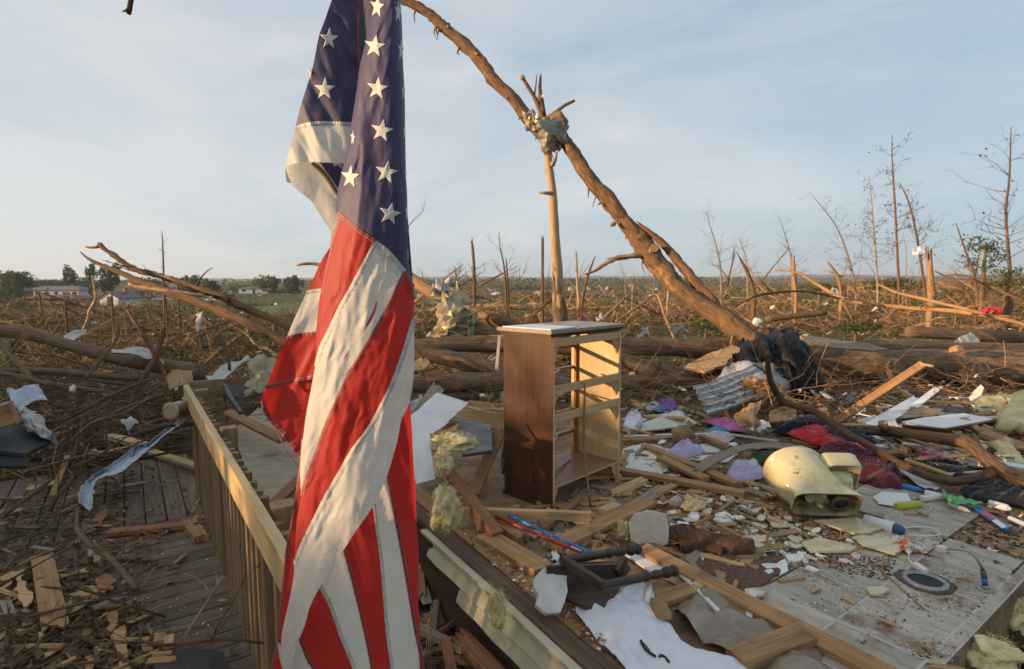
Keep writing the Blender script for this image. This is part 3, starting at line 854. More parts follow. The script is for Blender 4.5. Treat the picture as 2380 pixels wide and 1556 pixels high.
# ------------------------------------------------------------------ the flag
flag_mats = {}
def flag_cloth(name, c, trans=.22, rough=.55, specks=None):
    mt = bpy.data.materials.new(name); mt.use_nodes = True
    n, l = mt.node_tree.nodes, mt.node_tree.links
    b = n['Principled BSDF']; out = n['Material Output']
    tc = n.new('ShaderNodeTexCoord')
    t = n.new('ShaderNodeTexNoise'); t.inputs['Scale'].default_value = 9; t.inputs['Detail'].default_value = 8; t.inputs['Roughness'].default_value = .7
    l.new(tc.outputs['Object'], t.inputs['Vector'])
    r = n.new('ShaderNodeValToRGB'); r.color_ramp.elements[0].position = .3; r.color_ramp.elements[1].position = .7
    r.color_ramp.elements[0].color = (*[x * .86 for x in c], 1); r.color_ramp.elements[1].color = (*c, 1)
    l.new(t.outputs['Fac'], r.inputs['Fac']); col = r.outputs['Color']
    if specks:
        t2 = n.new('ShaderNodeTexNoise'); t2.inputs['Scale'].default_value = 170; t2.inputs['Detail'].default_value = 4
        l.new(tc.outputs['Object'], t2.inputs['Vector'])
        r2 = n.new('ShaderNodeValToRGB'); r2.color_ramp.elements[0].position = .60; r2.color_ramp.elements[0].color = (0, 0, 0, 1)
        r2.color_ramp.elements[1].position = .72; r2.color_ramp.elements[1].color = (.7, .7, .7, 1)
        l.new(t2.outputs['Fac'], r2.inputs['Fac'])
        mx = n.new('ShaderNodeMix'); mx.data_type = 'RGBA'; mx.inputs[7].default_value = (*specks, 1)
        l.new(r2.outputs['Color'], mx.inputs[0]); l.new(col, mx.inputs[6]); col = mx.outputs[2]
    l.new(col, b.inputs['Base Color']); b.inputs['Roughness'].default_value = rough
    b.inputs['Sheen Weight'].default_value = .25; b.inputs['Specular IOR Level'].default_value = .35
    wv = n.new('ShaderNodeTexNoise'); wv.inputs['Scale'].default_value = 420; wv.inputs['Detail'].default_value = 2
    l.new(tc.outputs['Object'], wv.inputs['Vector'])
    bp = n.new('ShaderNodeBump'); bp.inputs['Strength'].default_value = .12; bp.inputs['Distance'].default_value = .001
    mpc = n.new('ShaderNodeMapping'); mpc.inputs['Scale'].default_value = (1, 1, .32); mpc.inputs['Rotation'].default_value = (0, .35, 0); l.new(tc.outputs['Object'], mpc.inputs['Vector'])
    wc_ = n.new('ShaderNodeTexNoise'); wc_.inputs['Scale'].default_value = 42; wc_.inputs['Detail'].default_value = 5; l.new(mpc.outputs['Vector'], wc_.inputs['Vector'])
    b2 = n.new('ShaderNodeBump'); b2.inputs['Strength'].default_value = .5; b2.inputs['Distance'].default_value = .004; l.new(wc_.outputs['Fac'], b2.inputs['Height']); l.new(b2.outputs['Normal'], bp.inputs['Normal'])
    l.new(wv.outputs['Fac'], bp.inputs['Height']); l.new(bp.outputs['Normal'], b.inputs['Normal'])
    tr = n.new('ShaderNodeBsdfTranslucent'); l.new(col, tr.inputs['Color'])
    ms = n.new('ShaderNodeMixShader'); ms.inputs[0].default_value = trans
    l.new(b.outputs[0], ms.inputs[1]); l.new(tr.outputs[0], ms.inputs[2]); l.new(ms.outputs[0], out.inputs['Surface'])
    flag_mats[name] = mt
def seam_cloth(name, c, thread):
    """a doubled hem: darker, with two rows of stitches along the strip (u along, v across)"""
    mt = bpy.data.materials.new(name); mt.use_nodes = True
    n, l = mt.node_tree.nodes, mt.node_tree.links
    b = n['Principled BSDF']; b.inputs['Roughness'].default_value = .6; b.inputs['Sheen Weight'].default_value = .2
    tc = n.new('ShaderNodeTexCoord'); sp = n.new('ShaderNodeSeparateXYZ'); l.new(tc.outputs['UV'], sp.inputs[0])
    def math_(op, a, v):
        q = n.new('ShaderNodeMath'); q.operation = op
        if isinstance(a, (int, float)): q.inputs[0].default_value = a
        else: l.new(a, q.inputs[0])
        if isinstance(v, (int, float)): q.inputs[1].default_value = v
        else: l.new(v, q.inputs[1])
        return q.outputs[0]
    dash = math_('LESS_THAN', math_('FRACT', math_('MULTIPLY', sp.outputs[0], 260.0), 0), .62)
    def row(c): return math_('LESS_THAN', math_('ABSOLUTE', math_('SUBTRACT', sp.outputs[1], c), 0), .055)
    m_ = math_('MULTIPLY', dash, math_('MAXIMUM', row(.2), row(.8)))
    t = n.new('ShaderNodeTexNoise'); t.inputs['Scale'].default_value = 60; l.new(tc.outputs['Object'], t.inputs['Vector'])
    r = n.new('ShaderNodeValToRGB'); r.color_ramp.elements[0].color = (*[x * .75 for x in c], 1); r.color_ramp.elements[1].color = (*[min(1, x * 1.2) for x in c], 1)
    r.color_ramp.elements[0].position = .3; r.color_ramp.elements[1].position = .7
    l.new(t.outputs['Fac'], r.inputs['Fac'])
    mx = n.new('ShaderNodeMix'); mx.data_type = 'RGBA'; mx.inputs[7].default_value = (*thread, 1)
    l.new(m_, mx.inputs[0]); l.new(r.outputs['Color'], mx.inputs[6]); l.new(mx.outputs[2], b.inputs['Base Color'])
    flag_mats[name] = mt
flag_cloth('flag_red', (.58, .030, .022), .42); flag_cloth('flag_white', (.80, .745, .66), .40, specks=(.45, .33, .22))
flag_cloth('flag_blue', (.062, .050, .125), .16); flag_cloth('flag_blue_back', (.105, .105, .145), .10)
flag_cloth('flag_star', (.74, .70, .65), .05, .8, specks=(.5, .42, .36))
seam_cloth('seam_red', (.25, .012, .016), (.55, .25, .22)); seam_cloth('seam_white', (.52, .49, .45), (.30, .28, .27)); seam_cloth('seam_dark', (.055, .022, .022), (.10, .05, .05))

FD = 1.40
def interp(T, y):
    if y <= T[0][1]: return T[0][0]
    for a, b in zip(T, T[1:]):
        if y <= b[1]: return a[0] + (b[0] - a[0]) * (y - a[1]) / (b[1] - a[1])
    return T[-1][0]
LF = [(905, -500), (900, 0), (865, 100), (830, 260), (790, 420), (765, 600), (733, 800), (690, 1040), (640, 1260), (628, 1370), (590, 1634), (530, 1914), (500, 2234), (470, 2534), (420, 2834), (398, 3053), (370, 3483), (330, 3903), (280, 4133), (275, 4233), (285, 4359), (300, 4800)]
RF = [(1053, -500), (1053, 0), (1070, 420), (1083, 800), (1097, 1300), (1105, 1700), (1135, 1860), (1140, 2100), (1140, 2434), (1120, 2624), (1130, 2803), (1150, 3203), (1170, 3603), (1180, 4053), (1175, 4200), (1180, 4359), (1185, 4800)]
def crease(x, y, seed, fx, fy, sl):
    q = V(((x + sl * y) / fx, y / fy, seed)); return .5 - abs(noise.noise(q)) * 1.7
def d_front(x, y):
    L, R = interp(LF, y), interp(RF, y); u = max(.0, min(1., (x - L) / (R - L)))
    b = math.sqrt(max(0, 1 - (2 * u - 1) ** 2))
    w = .0075 * crease(x, y, 1.3, 150, 900, .12) + .0030 * crease(x, y, 7.7, 70, 420, .25) + .0025 * noise.noise(V((x / 45, y / 110, 3)))
    w += .010 * noise.noise(V((x / 190, y / 700, 9)))
    # pucker fan of little pulls under each seam
    w += .0016 * math.sin(x / 11.0 + y / 23.0 + 3 * noise.noise(V((x / 60, y / 80, 2)))) * max(0, noise.noise(V((x / 160, y / 200, 5)))) * 2
    return FD - .060 * b - w * (.35 + .65 * min(1, b * 1.4))
def d_back(x, y):
    u = (x - 300) / 480
    return FD + .075 - .028 * math.sin(3.0 * max(0, min(1, u))) - .012 * crease(x, y, 4.1, 190, 800, -.35) - .006 * crease(x, y, 8.2, 80, 500, -.5) - .004 * noise.noise(V((x / 70, y / 130, 1)))
def d_flap(x, y): return FD + .125 + .010 * crease(x, y, 2.1, 160, 700, -.5)
def d_dark(x, y): return FD + .10 + .008 * crease(x, y, 6.1, 160, 900, 0)
def d_left(x, y):
    u = (x - 145) / 430
    return FD + .045 + .030 * math.sin(2.2 * max(0, min(1, u)) + .3) - .010 * crease(x, y, 5.5, 170, 600, .3) - .004 * crease(x, y, 2.5, 70, 300, .4)
def d_inner(x, y):
    L, R = interp(LF, y), interp(RF, y); u = max(0, min(1, (x - L) / (R - L)))
    b = math.sqrt(max(0, 1 - (2 * u - 1) ** 2))
    return FD + .085 - .045 * b - .008 * crease(x, y, 3.3, 150, 900, -.25) - .004 * crease(x, y, 9.3, 70, 500, -.25)
def d_hemL(x, y): return FD + .022 + .006 * noise.noise(V((x / 40, y / 300, 2)))
def fpt(x, y, d): return at(555.3 + .3568 * x, .3568 * y, d)
def resam(P, n):
    P = [V((p[0], p[1], 0)) for p in P]
    s = [0]
    for a, b in zip(P, P[1:]): s.append(s[-1] + (b - a).length)
    if s[-1] < 1e-6: return [P[0]] * (n + 1)
    op, _ = smooth_path(P, [1] * len(P), 8.0) if len(P) > 2 else (P, 0)
    s = [0]
    for a, b in zip(op, op[1:]): s.append(s[-1] + (b - a).length)
    out = []; j = 0
    for i in range(n + 1):
        t = s[-1] * i / n
        while j < len(s) - 2 and s[j + 1] < t: j += 1
        f = (t - s[j]) / max(1e-9, s[j + 1] - s[j]); out.append(op[j].lerp(op[j + 1], max(0, min(1, f))))
    return out
flag = empty('flag', fpt(760, 4500, FD), 'large weathered flag with white stars and red and white stripes hanging in folds', 'flag')
def patch(name, Lp, Rp, fn, mat, rows=64, cols=26, off=0.0, parent=flag):
    A, B = resam(Lp, rows), resam(Rp, rows)
    vs, fs = [], []
    for i in range(rows + 1):
        for j in range(cols + 1):
            q = A[i].lerp(B[i], j / cols); vs.append(fpt(q.x, q.y, fn(q.x, q.y) + off))
    w = cols + 1
    for i in range(rows):
        for j in range(cols): fs.append((i * w + j, i * w + j + 1, (i + 1) * w + j + 1, (i + 1) * w + j))
    return world_obj(name, vs, fs, flag_mats[mat], parent, True)
def seam(P, wF, fn, mat, parent=flag, off=-.0016, n=70, cols=3):
    A = resam(P, n); vs, fs, uv = [], [], []; s = 0; S = []
    for i in range(n + 1):
        t = (A[min(i + 1, n)] - A[max(i - 1, 0)]).normalized(); nn = V((-t.y, t.x, 0))
        if i: s += (A[i] - A[i - 1]).length * .000375
        S.append(s)
        pk = 1 + .06 * math.sin(i * 2.4)
        for j in range(cols + 1):
            q = A[i] + nn * (wF * (j / cols - .5) * pk); bul = math.sin(math.pi * j / cols)
            vs.append(fpt(q.x, q.y, fn(q.x, q.y) + off * (.35 + .65 * bul) - .0008 * math.sin(i * 1.9)))
    w = cols + 1
    for i in range(n):
        for j in range(cols):
            fs.append((i * w + j, i * w + j + 1, (i + 1) * w + j + 1, (i + 1) * w + j))
            uv.append([(S[i], j / cols), (S[i], (j + 1) / cols), (S[i + 1], (j + 1) / cols), (S[i + 1], j / cols)])
    return world_obj('seam', vs, fs, flag_mats[mat], parent, True, uv)
def star(cx, cy, r, rot, fn, kx=1.0, parent=None, sk=0.0):
    """appliqued five-pointed star following the cloth under it"""
    ring_o, ring_m = [], []
    for i in range(10):
        a = math.radians(-90 + rot + 36 * i); rr = r if i % 2 == 0 else r * .40
        ring_o.append((cx + kx * rr * math.cos(a) + sk * rr * math.sin(a), cy + rr * math.sin(a)))
    pts = []; n = 10
    dense = []
    for i in range(n):
        a, b = ring_o[i], ring_o[(i + 1) % n]
        for k in range(4): dense.append((a[0] + (b[0] - a[0]) * k / 4, a[1] + (b[1] - a[1]) * k / 4))
    m_ = len(dense); vs, fs = [], []
    for s, h in ((1.0, -.0004), (.97, -.0013), (.80, -.0018), (.55, -.0015), (.28, -.0018)):
        for (x, y) in dense:
            X, Y = cx + (x - cx) * s, cy + (y - cy) * s
            wob = .0006 * noise.noise(V((X / 9, Y / 9, 4)))
            vs.append(fpt(X, Y, fn(X, Y) + h + wob))
    for k in range(4):
        for j in range(m_): fs.append((k * m_ + j, k * m_ + (j + 1) % m_, (k + 1) * m_ + (j + 1) % m_, (k + 1) * m_ + j))
    vs.append(fpt(cx, cy, fn(cx, cy) - .0014)); c = len(vs) - 1
    for j in range(m_): fs.append((4 * m_ + j, 4 * m_ + (j + 1) % m_, c))
    world_obj('star', vs, fs, flag_mats['flag_star'], parent or flag, True)

Y4, Y5 = 1334, 2803
def o4(L): return [(x, y + Y4) for x, y in L]
def o5(L): return [(x, y + Y5) for x, y in L]
# canton, front fold
can_L = [(905, -420), (900, 0), (865, 100), (830, 260), (790, 420), (765, 600), (733, 800), (690, 1040), (640, 1260), (628, 1370)]
can_R = [(1053, -420), (1053, 0), (1062, 150), (1070, 420), (1080, 600), (1083, 800), (1088, 1100), (1097, 1300), (1097, 1500), (1107, 1700), (1135, 1860)]
can_B = [(628, 1370), (665, 1415), (760, 1480), (890, 1575), (960, 1625), (1020, 1690), (1080, 1765), (1135, 1860)]
# two patches: the straight body and the slanting foot
can = patch('canton', can_L + [(630, 1384)], can_R[:8] + [(1097, 1386)], d_front, 'flag_blue', 90, 40)
A_ = [(628, 1370), (700, 1371), (800, 1372), (900, 1372), (1000, 1372), (1097, 1372)]
patch('canton', A_, [(628, 1372), (760, 1480), (890, 1575), (980, 1645), (1060, 1740), (1135, 1860)], d_front, 'flag_blue', 46, 26, off=.0006)
patch('canton', [(1097, 1372), (1097, 1500), (1107, 1700), (1135, 1860)], [(1000, 1372), (1000, 1500), (1010, 1680), (1135, 1860)], d_front, 'flag_blue', 40, 8, off=.001)
for cx, cy, r, rot, kx in ((886, 303, 82, 8, .92), (903, 578, 82, 8, .92), (932, 853, 82, 10, .96), (962, 1125, 82, 10, .96), (984, 1395, 80, 12, .96),
                           (725, 1155, 82, 5, .80), (900, 45, 82, 8, .62)):
    star(cx, cy, r, rot, d_front, kx, can)
for cx, cy, r, rot, kx in ((1038, 80, 84, 6, .30), (1056, 330, 84, 6, .24), (1072, 600, 72, 4, .16), (1078, 860, 72, 4, .12), (1086, 1140, 72, 4, .11), (1092, 1385, 70, 4, .12), (742, 900, 62, 8, .26), (1102, 1660, 60, 4, .10)):
    star(cx, cy, r, rot, d_front, kx, can)
# canton, back fold on the left
cb = patch('canton', [(730, -420), (660, -150), (605, 0), (560, 130), (520, 240), (485, 420), (450, 540), (400, 700), (370, 825)],
           [(790, -420), (785, -150), (780, 0), (780, 200), (780, 420), (778, 520), (775, 640), (770, 740), (760, 812)], d_back, 'flag_blue', 70, 26)
for cx, cy, r, rot, kx in ((588, 255, 78, 4, .82), (560, 583, 80, 2, .92)):
    star(cx, cy, r, rot, d_back, kx, cb)
star(466, 478, 62, 4, d_back, .22, cb)
patch('canton', [(780, -420), (778, 0), (778, 300), (776, 560), (770, 760)], [(960, -420), (930, 0), (870, 300), (810, 560), (790, 760)], d_dark, 'flag_blue_back', 40, 10)
seam([(785, -420), (778, 0), (778, 260), (776, 500)], 12, d_back, 'seam_red', off=-.003)
# white stripe folding under on the left, and the inside of the fold
rg = random.Random(5)
wl_top = [(368, 822), (450, 800), (540, 793), (640, 795), (775, 800)]
patch('stripe', wl_top, [(298, 1100), (330, 1078), (400, 1060), (470, 1057), (560, 1060), (720, 1068)], d_back, 'flag_white', 40, 26)
seam([(366, 836), (450, 812), (540, 804), (640, 806), (775, 812)], 26, d_back, 'seam_white')
patch('stripe', [(297, 1092), (330, 1070), (400, 1052), (470, 1048), (520, 1060), (570, 1120), (620, 1190), (660, 1260), (665, 1330), (668, 1420)],
      [(303, 1130), (310, 1185), (335, 1195), (352, 1215), (400, 1255), (470, 1310), (520, 1390), (560, 1450), (600, 1512), (600, 1560)], d_flap, 'flag_white', 60, 16)
patch('stripe', [(668, 1400), (640, 1460), (620, 1540), (600, 1640)], [(596, 1490), (600, 1540), (592, 1600), (580, 1640)], d_flap, 'flag_white', 20, 5, off=-.01)
patch('canton', [(470, 1050), (520, 1100), (580, 1170), (645, 1270)], [(720, 1056), (720, 1120), (715, 1180), (690, 1290)], lambda x, y: d_flap(x, y) + .012, 'flag_blue', 20, 14)
seam([(476, 1062), (530, 1110), (580, 1170), (640, 1268)], 26, d_flap, 'seam_dark', off=-.004)
# slanting stripes on the front fold
r1L = o4([(655, 85), (620, 180), (590, 300), (560, 430), (530, 580), (510, 750), (500, 900), (497, 1050)])
s1 = o4([(890, 240), (830, 350), (740, 520), (650, 680), (580, 830), (530, 930), (497, 1052)])
patch('stripe', r1L, s1, d_front, 'flag_red', 70, 26)
patch('stripe', o4([(628, 36), (700, 110), (800, 180), (890, 241)]), o4([(655, 85), (690, 190), (760, 290), (850, 315)]), d_front, 'flag_red', 20, 10, off=.0006)
s2 = o4([(1080, 430), (1000, 600), (930, 740), (860, 860), (790, 980), (700, 1130), (640, 1260), (570, 1420), (520, 1556), (480, 1669), (430, 1799), (405, 1899)])
w1L = s1 + o4([(470, 1200), (440, 1350), (420, 1500), (410, 1569), (398, 1719), (400, 1799), (404, 1895)])
patch('stripe', w1L, s2, d_front, 'flag_white', 110, 30)
patch('stripe', o4([(890, 240), (960, 290), (1020, 350), (1080, 430)]), o4([(878, 262), (930, 360), (985, 440), (1070, 452)]), d_front, 'flag_white', 20, 8, off=.0006)
s3 = o4([(1139, 735), (1090, 900), (1040, 1050), (990, 1180), (930, 1300), (850, 1450), (795, 1556), (740, 1599), (640, 1769), (560, 1909), (480, 2069), (420, 2189), (370, 2309), (360, 2349)])
s3 = o4([(1139, 735), (1090, 900), (1040, 1050), (990, 1180), (930, 1300), (850, 1450)]) + o5([(740, 130), (640, 300), (560, 440), (480, 600), (420, 720), (370, 840), (361, 878)])
r2L = s2 + o5([(380, 560), (370, 680), (362, 860)])
patch('stripe', r2L, o4([(1135, 520), (1141, 600), (1140, 700)]) + s3, d_front, 'flag_red', 120, 34)
patch('stripe', o4([(1080, 428), (1105, 470), (1135, 522)]), o4([(1060, 470), (1090, 560), (1138, 640)]), d_front, 'flag_red', 14, 8, off=.0006)
w2R = o4([(1141, 760), (1142, 950), (1140, 1100), (1110, 1290), (1060, 1400), (1040, 1500)]) + o5([(1030, 80), (1010, 150), (960, 310), (870, 500), (760, 660), (690, 770), (600, 910), (525, 1025), (460, 1160), (430, 1270), (385, 1380), (360, 1450), (340, 1600), (330, 1750)])
w2L = s3 + o5([(355, 960), (330, 1100), (300, 1230), (280, 1330), (275, 1430), (285, 1530), (292, 1620), (295, 1750)])
patch('stripe', w2L, w2R, d_front, 'flag_white', 130, 30)
seam([(x + 6, y) for x, y in s1], 28, d_front, 'seam_white'); seam([(x + 4, y) for x, y in s2], 26, d_front, 'seam_red')
seam([(x + 6, y) for x, y in s3], 30, d_front, 'seam_white')
seam([(640, 1392), (760, 1486), (890, 1580)], 30, d_front, 'seam_red'); seam([(890, 1582), (960, 1634), (1022, 1702), (1080, 1772)], 30, d_front, 'seam_white')
seam([(1080, 1775), (1108, 1812), (1136, 1872)], 26, d_front, 'seam_red')
seam([(x + 8, y) for x, y in r1L[:5]], 14, d_front, 'seam_red')
# small rips in the white stripe
for P, Q in ((o4([(893, 630), (880, 680), (840, 760), (797, 842)]), o4([(900, 632), (890, 690), (850, 770), (797, 842)])),
             (o4([(716, 950), (700, 975), (680, 1005)]), o4([(718, 952), (706, 980), (682, 1007)])),
             (o4([(735, 1050), (715, 1080), (690, 1118)]), o4([(737, 1052), (720, 1085), (692, 1120)]))):
    patch('rip', P, Q, d_front, 'flag_red', 10, 2, off=-.0012)
# fold on the left: red, white, red, and its turned-up foot
def lf(P, Q, mat, off=0, rows=36): return patch('stripe', P, Q, d_left, mat, rows, 18, off)
lf(o4([(590, 285), (540, 360), (490, 470), (440, 572)]), o4([(640, 285), (610, 380), (590, 470), (575, 560)]), 'flag_red')
lf(o4([(440, 572), (400, 660), (340, 790), (310, 872)]), o4([(575, 558), (565, 650), (555, 760), (550, 836)]), 'flag_white')
lf(o4([(310, 872), (270, 950), (220, 1080), (175, 1196)]), o4([(550, 836), (545, 930), (540, 1030), (535, 1116)]), 'flag_red')
lf(o4([(175, 1196), (145, 1275), (165, 1335), (200, 1400), (290, 1500), (360, 1590), (405, 1650)]), o4([(535, 1116), (530, 1200), (520, 1300), (500, 1400), (480, 1480), (450, 1580), (425, 1650)]), 'flag_red', .012)
seam(o4([(440, 572), (490, 562), (575, 557)]), 22, d_left, 'seam_white', n=30); seam(o4([(312, 870), (400, 848), (550, 834)]), 24, d_left, 'seam_red', n=30)
seam(o4([(175, 1192), (300, 1160), (535, 1112)]), 26, d_left, 'seam_red', n=30)
seam(o4([(152, 1278), (172, 1335), (208, 1400), (298, 1500), (366, 1590), (408, 1645)]), 32, lambda x, y: d_left(x, y) + .012, 'seam_red', n=40)
# outer red edge with its hem, low on the left
hl = o5([(405, 60), (398, 180), (388, 260), (350, 530), (310, 740), (290, 900), (265, 1150), (250, 1300), (244, 1400), (205, 1540), (180, 1750)])
patch('stripe', hl, o5([(430, 60), (425, 180), (425, 260), (420, 530), (410, 740), (390, 900), (380, 1150), (350, 1300), (330, 1400), (330, 1540), (330, 1750)]), d_hemL, 'flag_red', 60, 10)
seam([(x + 12, y) for x, y in hl], 24, d_hemL, 'seam_red')
patch('stripe', o5([(252, 1380), (262, 1470), (290, 1600), (300, 1750)]), o5([(272, 1400), (280, 1470), (300, 1600), (310, 1750)]), lambda x, y: d_hemL(x, y) - .012, 'flag_white', 14, 3)
# inside of the flag, low down
a4 = o5([(930, 230), (960, 300), (1010, 560), (1060, 820), (1100, 1050), (1140, 1290), (1176, 1480), (1190, 1750)])
patch('stripe', a4, o4([(1100, 1250), (1112, 1290), (1128, 1480)]) + o5([(1132, 100), (1138, 230), (1150, 400), (1160, 650), (1170, 800), (1167, 1100), (1180, 1250), (1178, 1400), (1182, 1556), (1192, 1750)]), d_inner, 'flag_red', 80, 14)
a3 = o5([(835, 440), (870, 490), (890, 640), (920, 850), (940, 1100), (960, 1330), (990, 1556), (1010, 1750)])
patch('stripe', a3, a4, d_inner, 'flag_white', 80, 16)
a2 = o5([(640, 700), (680, 790), (720, 930), (770, 1130), (820, 1350), (860, 1556), (890, 1750)])
patch('stripe', a2, a3, d_inner, 'flag_red', 80, 18)
a1 = o5([(490, 950), (525, 1030), (590, 1160), (650, 1330), (740, 1556), (800, 1750)])
patch('stripe', a1, a2, d_inner, 'flag_white', 70, 18)
a0 = o5([(360, 1280), (390, 1370), (440, 1500), (475, 1556), (540, 1750)])
patch('stripe', a0, a1, d_inner, 'flag_red', 60, 18)
patch('stripe', o5([(300, 1300), (310, 1400), (320, 1556), (330, 1750)]), a0, d_inner, 'flag_white', 40, 14)
seam([(x + 10, y) for x, y in a4], 26, d_inner, 'seam_red'); seam([(x + 10, y) for x, y in a3], 22, d_inner, 'seam_white')
seam([(x + 10, y) for x, y in a2], 24, d_inner, 'seam_red'); seam([(x + 14, y) for x, y in a1], 26, d_inner, 'seam_white'); seam([(x + 14, y) for x, y in a0], 28, d_inner, 'seam_red')

# the limb overhead that the flag is tied to, with the twig that dips into the picture
lb = empty('overhead_branch', at(900, -200, 1.6), 'bare brown twig with a broken tip dipping in at the top left of the sky', 'branch')
limb('bough', [(1500, -205, 1.55, 14), (1000, -165, 1.47, 17), (700, -175, 1.6, 17), (420, -140, 2.0, 15), (300, -110, 2.2, 12)], 'bark_torn', parent=lb, sides=10)
limb('twig', [(340, -118, 2.2, 9), (318, -60, 2.2, 6.5), (306, -10, 2.2, 5.5), (301, 22, 2.2, 5.2), (299, 34, 2.2, 4)], 'bark_torn', parent=lb, sides=8, bumpy=.15, step=.02)
limb('twig', [(301, 20, 2.2, 5), (294, 25, 2.19, 3.2), (285, 27, 2.19, 1.8)], 'bark_torn', parent=lb, sides=6, bumpy=.15, step=.02)

# ------------------------------------------------------------------ the chest of drawers standing open
DA = V((.280, 3.866, 0)); EX = V((.70, .714, 0)).normalized(); EY = V((-EX.y, EX.x, 0))
DW, DD_, DH = .82, .48, 1.26
dr = empty('dresser', DA, 'empty brown chest of drawers standing upright with its back and drawers gone', 'dresser')
DM = Matrix((EX, EY, V((0, 0, 1)))).transposed().to_4x4()
def dp(a, b_, z): return DA + EX * a + EY * b_ + V((0, 0, z))
def dbox(name, a0, a1, b0, b1, z0, z1, mat, parent=dr, side_mat=None, sd=None, ch=.002):
    M = DM.copy(); M.translation = dp((a0 + a1) / 2, (b0 + b1) / 2, (z0 + z1) / 2)
    vs, fs = board_geo(a1 - a0, b1 - b0, z1 - z0, 0, 0, 1, 4, 0, 1, ch)
    me = make_mesh(name, vs, fs); o = link(name, me, [MT(mat)] + ([MT(side_mat)] if side_mat else []), parent, M=M)
    if side_mat:
        for p_ in me.polygons:
            if p_.normal.dot(V(sd)) > .7: p_.material_index = 1
    return o
dbox('side_panel', 0, .017, 0, DD_, 0, 1.212, 'dresser_inner', side_mat='dresser_side', sd=(-1, 0, 0))
dbox('side_panel', DW - .017, DW, 0, DD_, 0, 1.212, 'dresser_inner', side_mat='dresser_side', sd=(1, 0, 0))
dbox('top', -.035, DW + .035, -.012, DD_ + .035, 1.238, 1.262, 'dresser_top')
dbox('moulding', -.026, DW + .026, .004, DD_ + .026, 1.224, 1.2375, 'dresser_side'); dbox('moulding', -.014, DW + .014, .006, DD_ + .014, 1.2125, 1.2235, 'dresser_side')
dbox('base_moulding', -.012, -.0005, -.004, DD_ + .01, .0, .03, 'dresser_side')
dbox('bottom_shelf', .0175, DW - .0175, .002, DD_ - .02, .150, .166, 'dresser_rail', side_mat='dresser_shelf', sd=(0, 0, 1))
for z in (1.175, .845, .645): dbox('back_rail', .0175, DW - .0175, .003, .021, z - .029, z + .029, 'dresser_rail')
for z in (1.06, .88, .70, .52, .34): dbox('front_rail', .0175, DW - .0175, DD_ - .05, DD_ - .008, z - .013, z + .013, 'dresser_red')
dbox('front_stile', DW - .045, DW - .0175, DD_ - .07, DD_ - .051, .166, 1.205, 'dresser_red'); dbox('front_stile', .0175, .045, DD_ - .07, DD_ - .051, .166, 1.205, 'dresser_red')
def gusset(a, s, z, h, dn):
    P = [(a, z), (a + s * .075, z), (a, z + dn * h)]
    vs = [dp(x, .0215, zz) for x, zz in P] + [dp(x, .037, zz) for x, zz in P]
    world_obj('corner_block', vs, [(0, 1, 2), (5, 4, 3), (0, 3, 4, 1), (1, 4, 5, 2), (2, 5, 3, 0)], MT('dresser_rail'), dr)
for z in (1.145, .815, .615):
    gusset(.018, 1, z, .12, -1); gusset(DW - .018, -1, z, .12, -1)
gusset(.018, 1, .149, .145, -1); gusset(DW - .018, -1, .149, .145, -1)
for a, b_, z, a2, b2, z2 in ((.03, .03, .44, .52, .40, .36), (.03, .10, .20, .56, .30, .172), (.03, .08, .93, .50, .36, .90), (.03, .12, .745, .62, .38, .70)):
    board('drawer_slide', dp(a, b_, z), dp(a2, b2, z2), .014, .010, 'galvanised', parent=dr, seg=1, k=4)
tube('loose_strip', [on(1373, 1183, .008), at(1358, 1040, 4.05), dp(.33, -.02, .86)], [.0085, .0095, .008], 'lumber_tan', 'thin brown wooden strip leaning on the open back of the dresser', 'strip', sides=6, bumpy=.05)
bk = dp(.10, .26, 1.262)
slab('thin_board', [dp(-.03, .0, 1.268), dp(.28, .02, 1.268), dp(.24, .42, 1.268), dp(-.04, .45, 1.268)], .009, 'white_board', 'thin white panel lying on top of the dresser', 'panel')
board('moulding_strip', dp(-.02, .50, 1.20), dp(-.035, .52, .94), .022, .012, 'white_paint', 'short chipped white strip hanging at the left corner of the dresser', 'strip', jb=.03)

# a drawer lying behind it
q0 = on(1186, 1001, .01); q1 = on(1046, 983, .01)
dx = (q1 - q0); dx.z = 0; dx.normalize(); dy = V((-dx.y, dx.x, 0))
if dy.y < 0: dy = -dy
dwr = empty('drawer', q0, 'pale wooden drawer lying on the floor left of the dresser', 'drawer')
Lw = (q1 - q0).length; hh = .175
board('drawer_side', q0 + V((0, 0, hh / 2)), q1 + V((0, 0, hh / 2)), .014, hh, 'dresser_rail', parent=dwr)
r0, r1 = q0 + dy * .42, q1 + dy * .42
board('drawer_side', r0 + V((0, 0, hh / 2)), r1 + V((0, 0, hh / 2)), .014, hh, 'dresser_rail', parent=dwr)
for a, b_ in ((q0 + dx * .008, r0 + dx * .008), (q1 - dx * .008, r1 - dx * .008)):
    board('drawer_end', a + dy * .008 + V((0, 0, hh / 2)), b_ - dy * .008 + V((0, 0, hh / 2)), .014, hh * .98, 'dresser_rail', parent=dwr)
slab('drawer_bottom', [q0 + V((0, 0, .02)) + dy * .01, q1 + V((0, 0, .02)) + dy * .01, r1 + V((0, 0, .02)), r0 + V((0, 0, .02))], .006, 'dresser_inner', parent=dwr)
board('drawer_clip', q0.lerp(q1, .62) - dy * .012 + V((0, 0, .03)), q0.lerp(q1, .67) - dy * .012 + V((0, 0, .03)), .008, .03, 'metal_dark', parent=dwr)

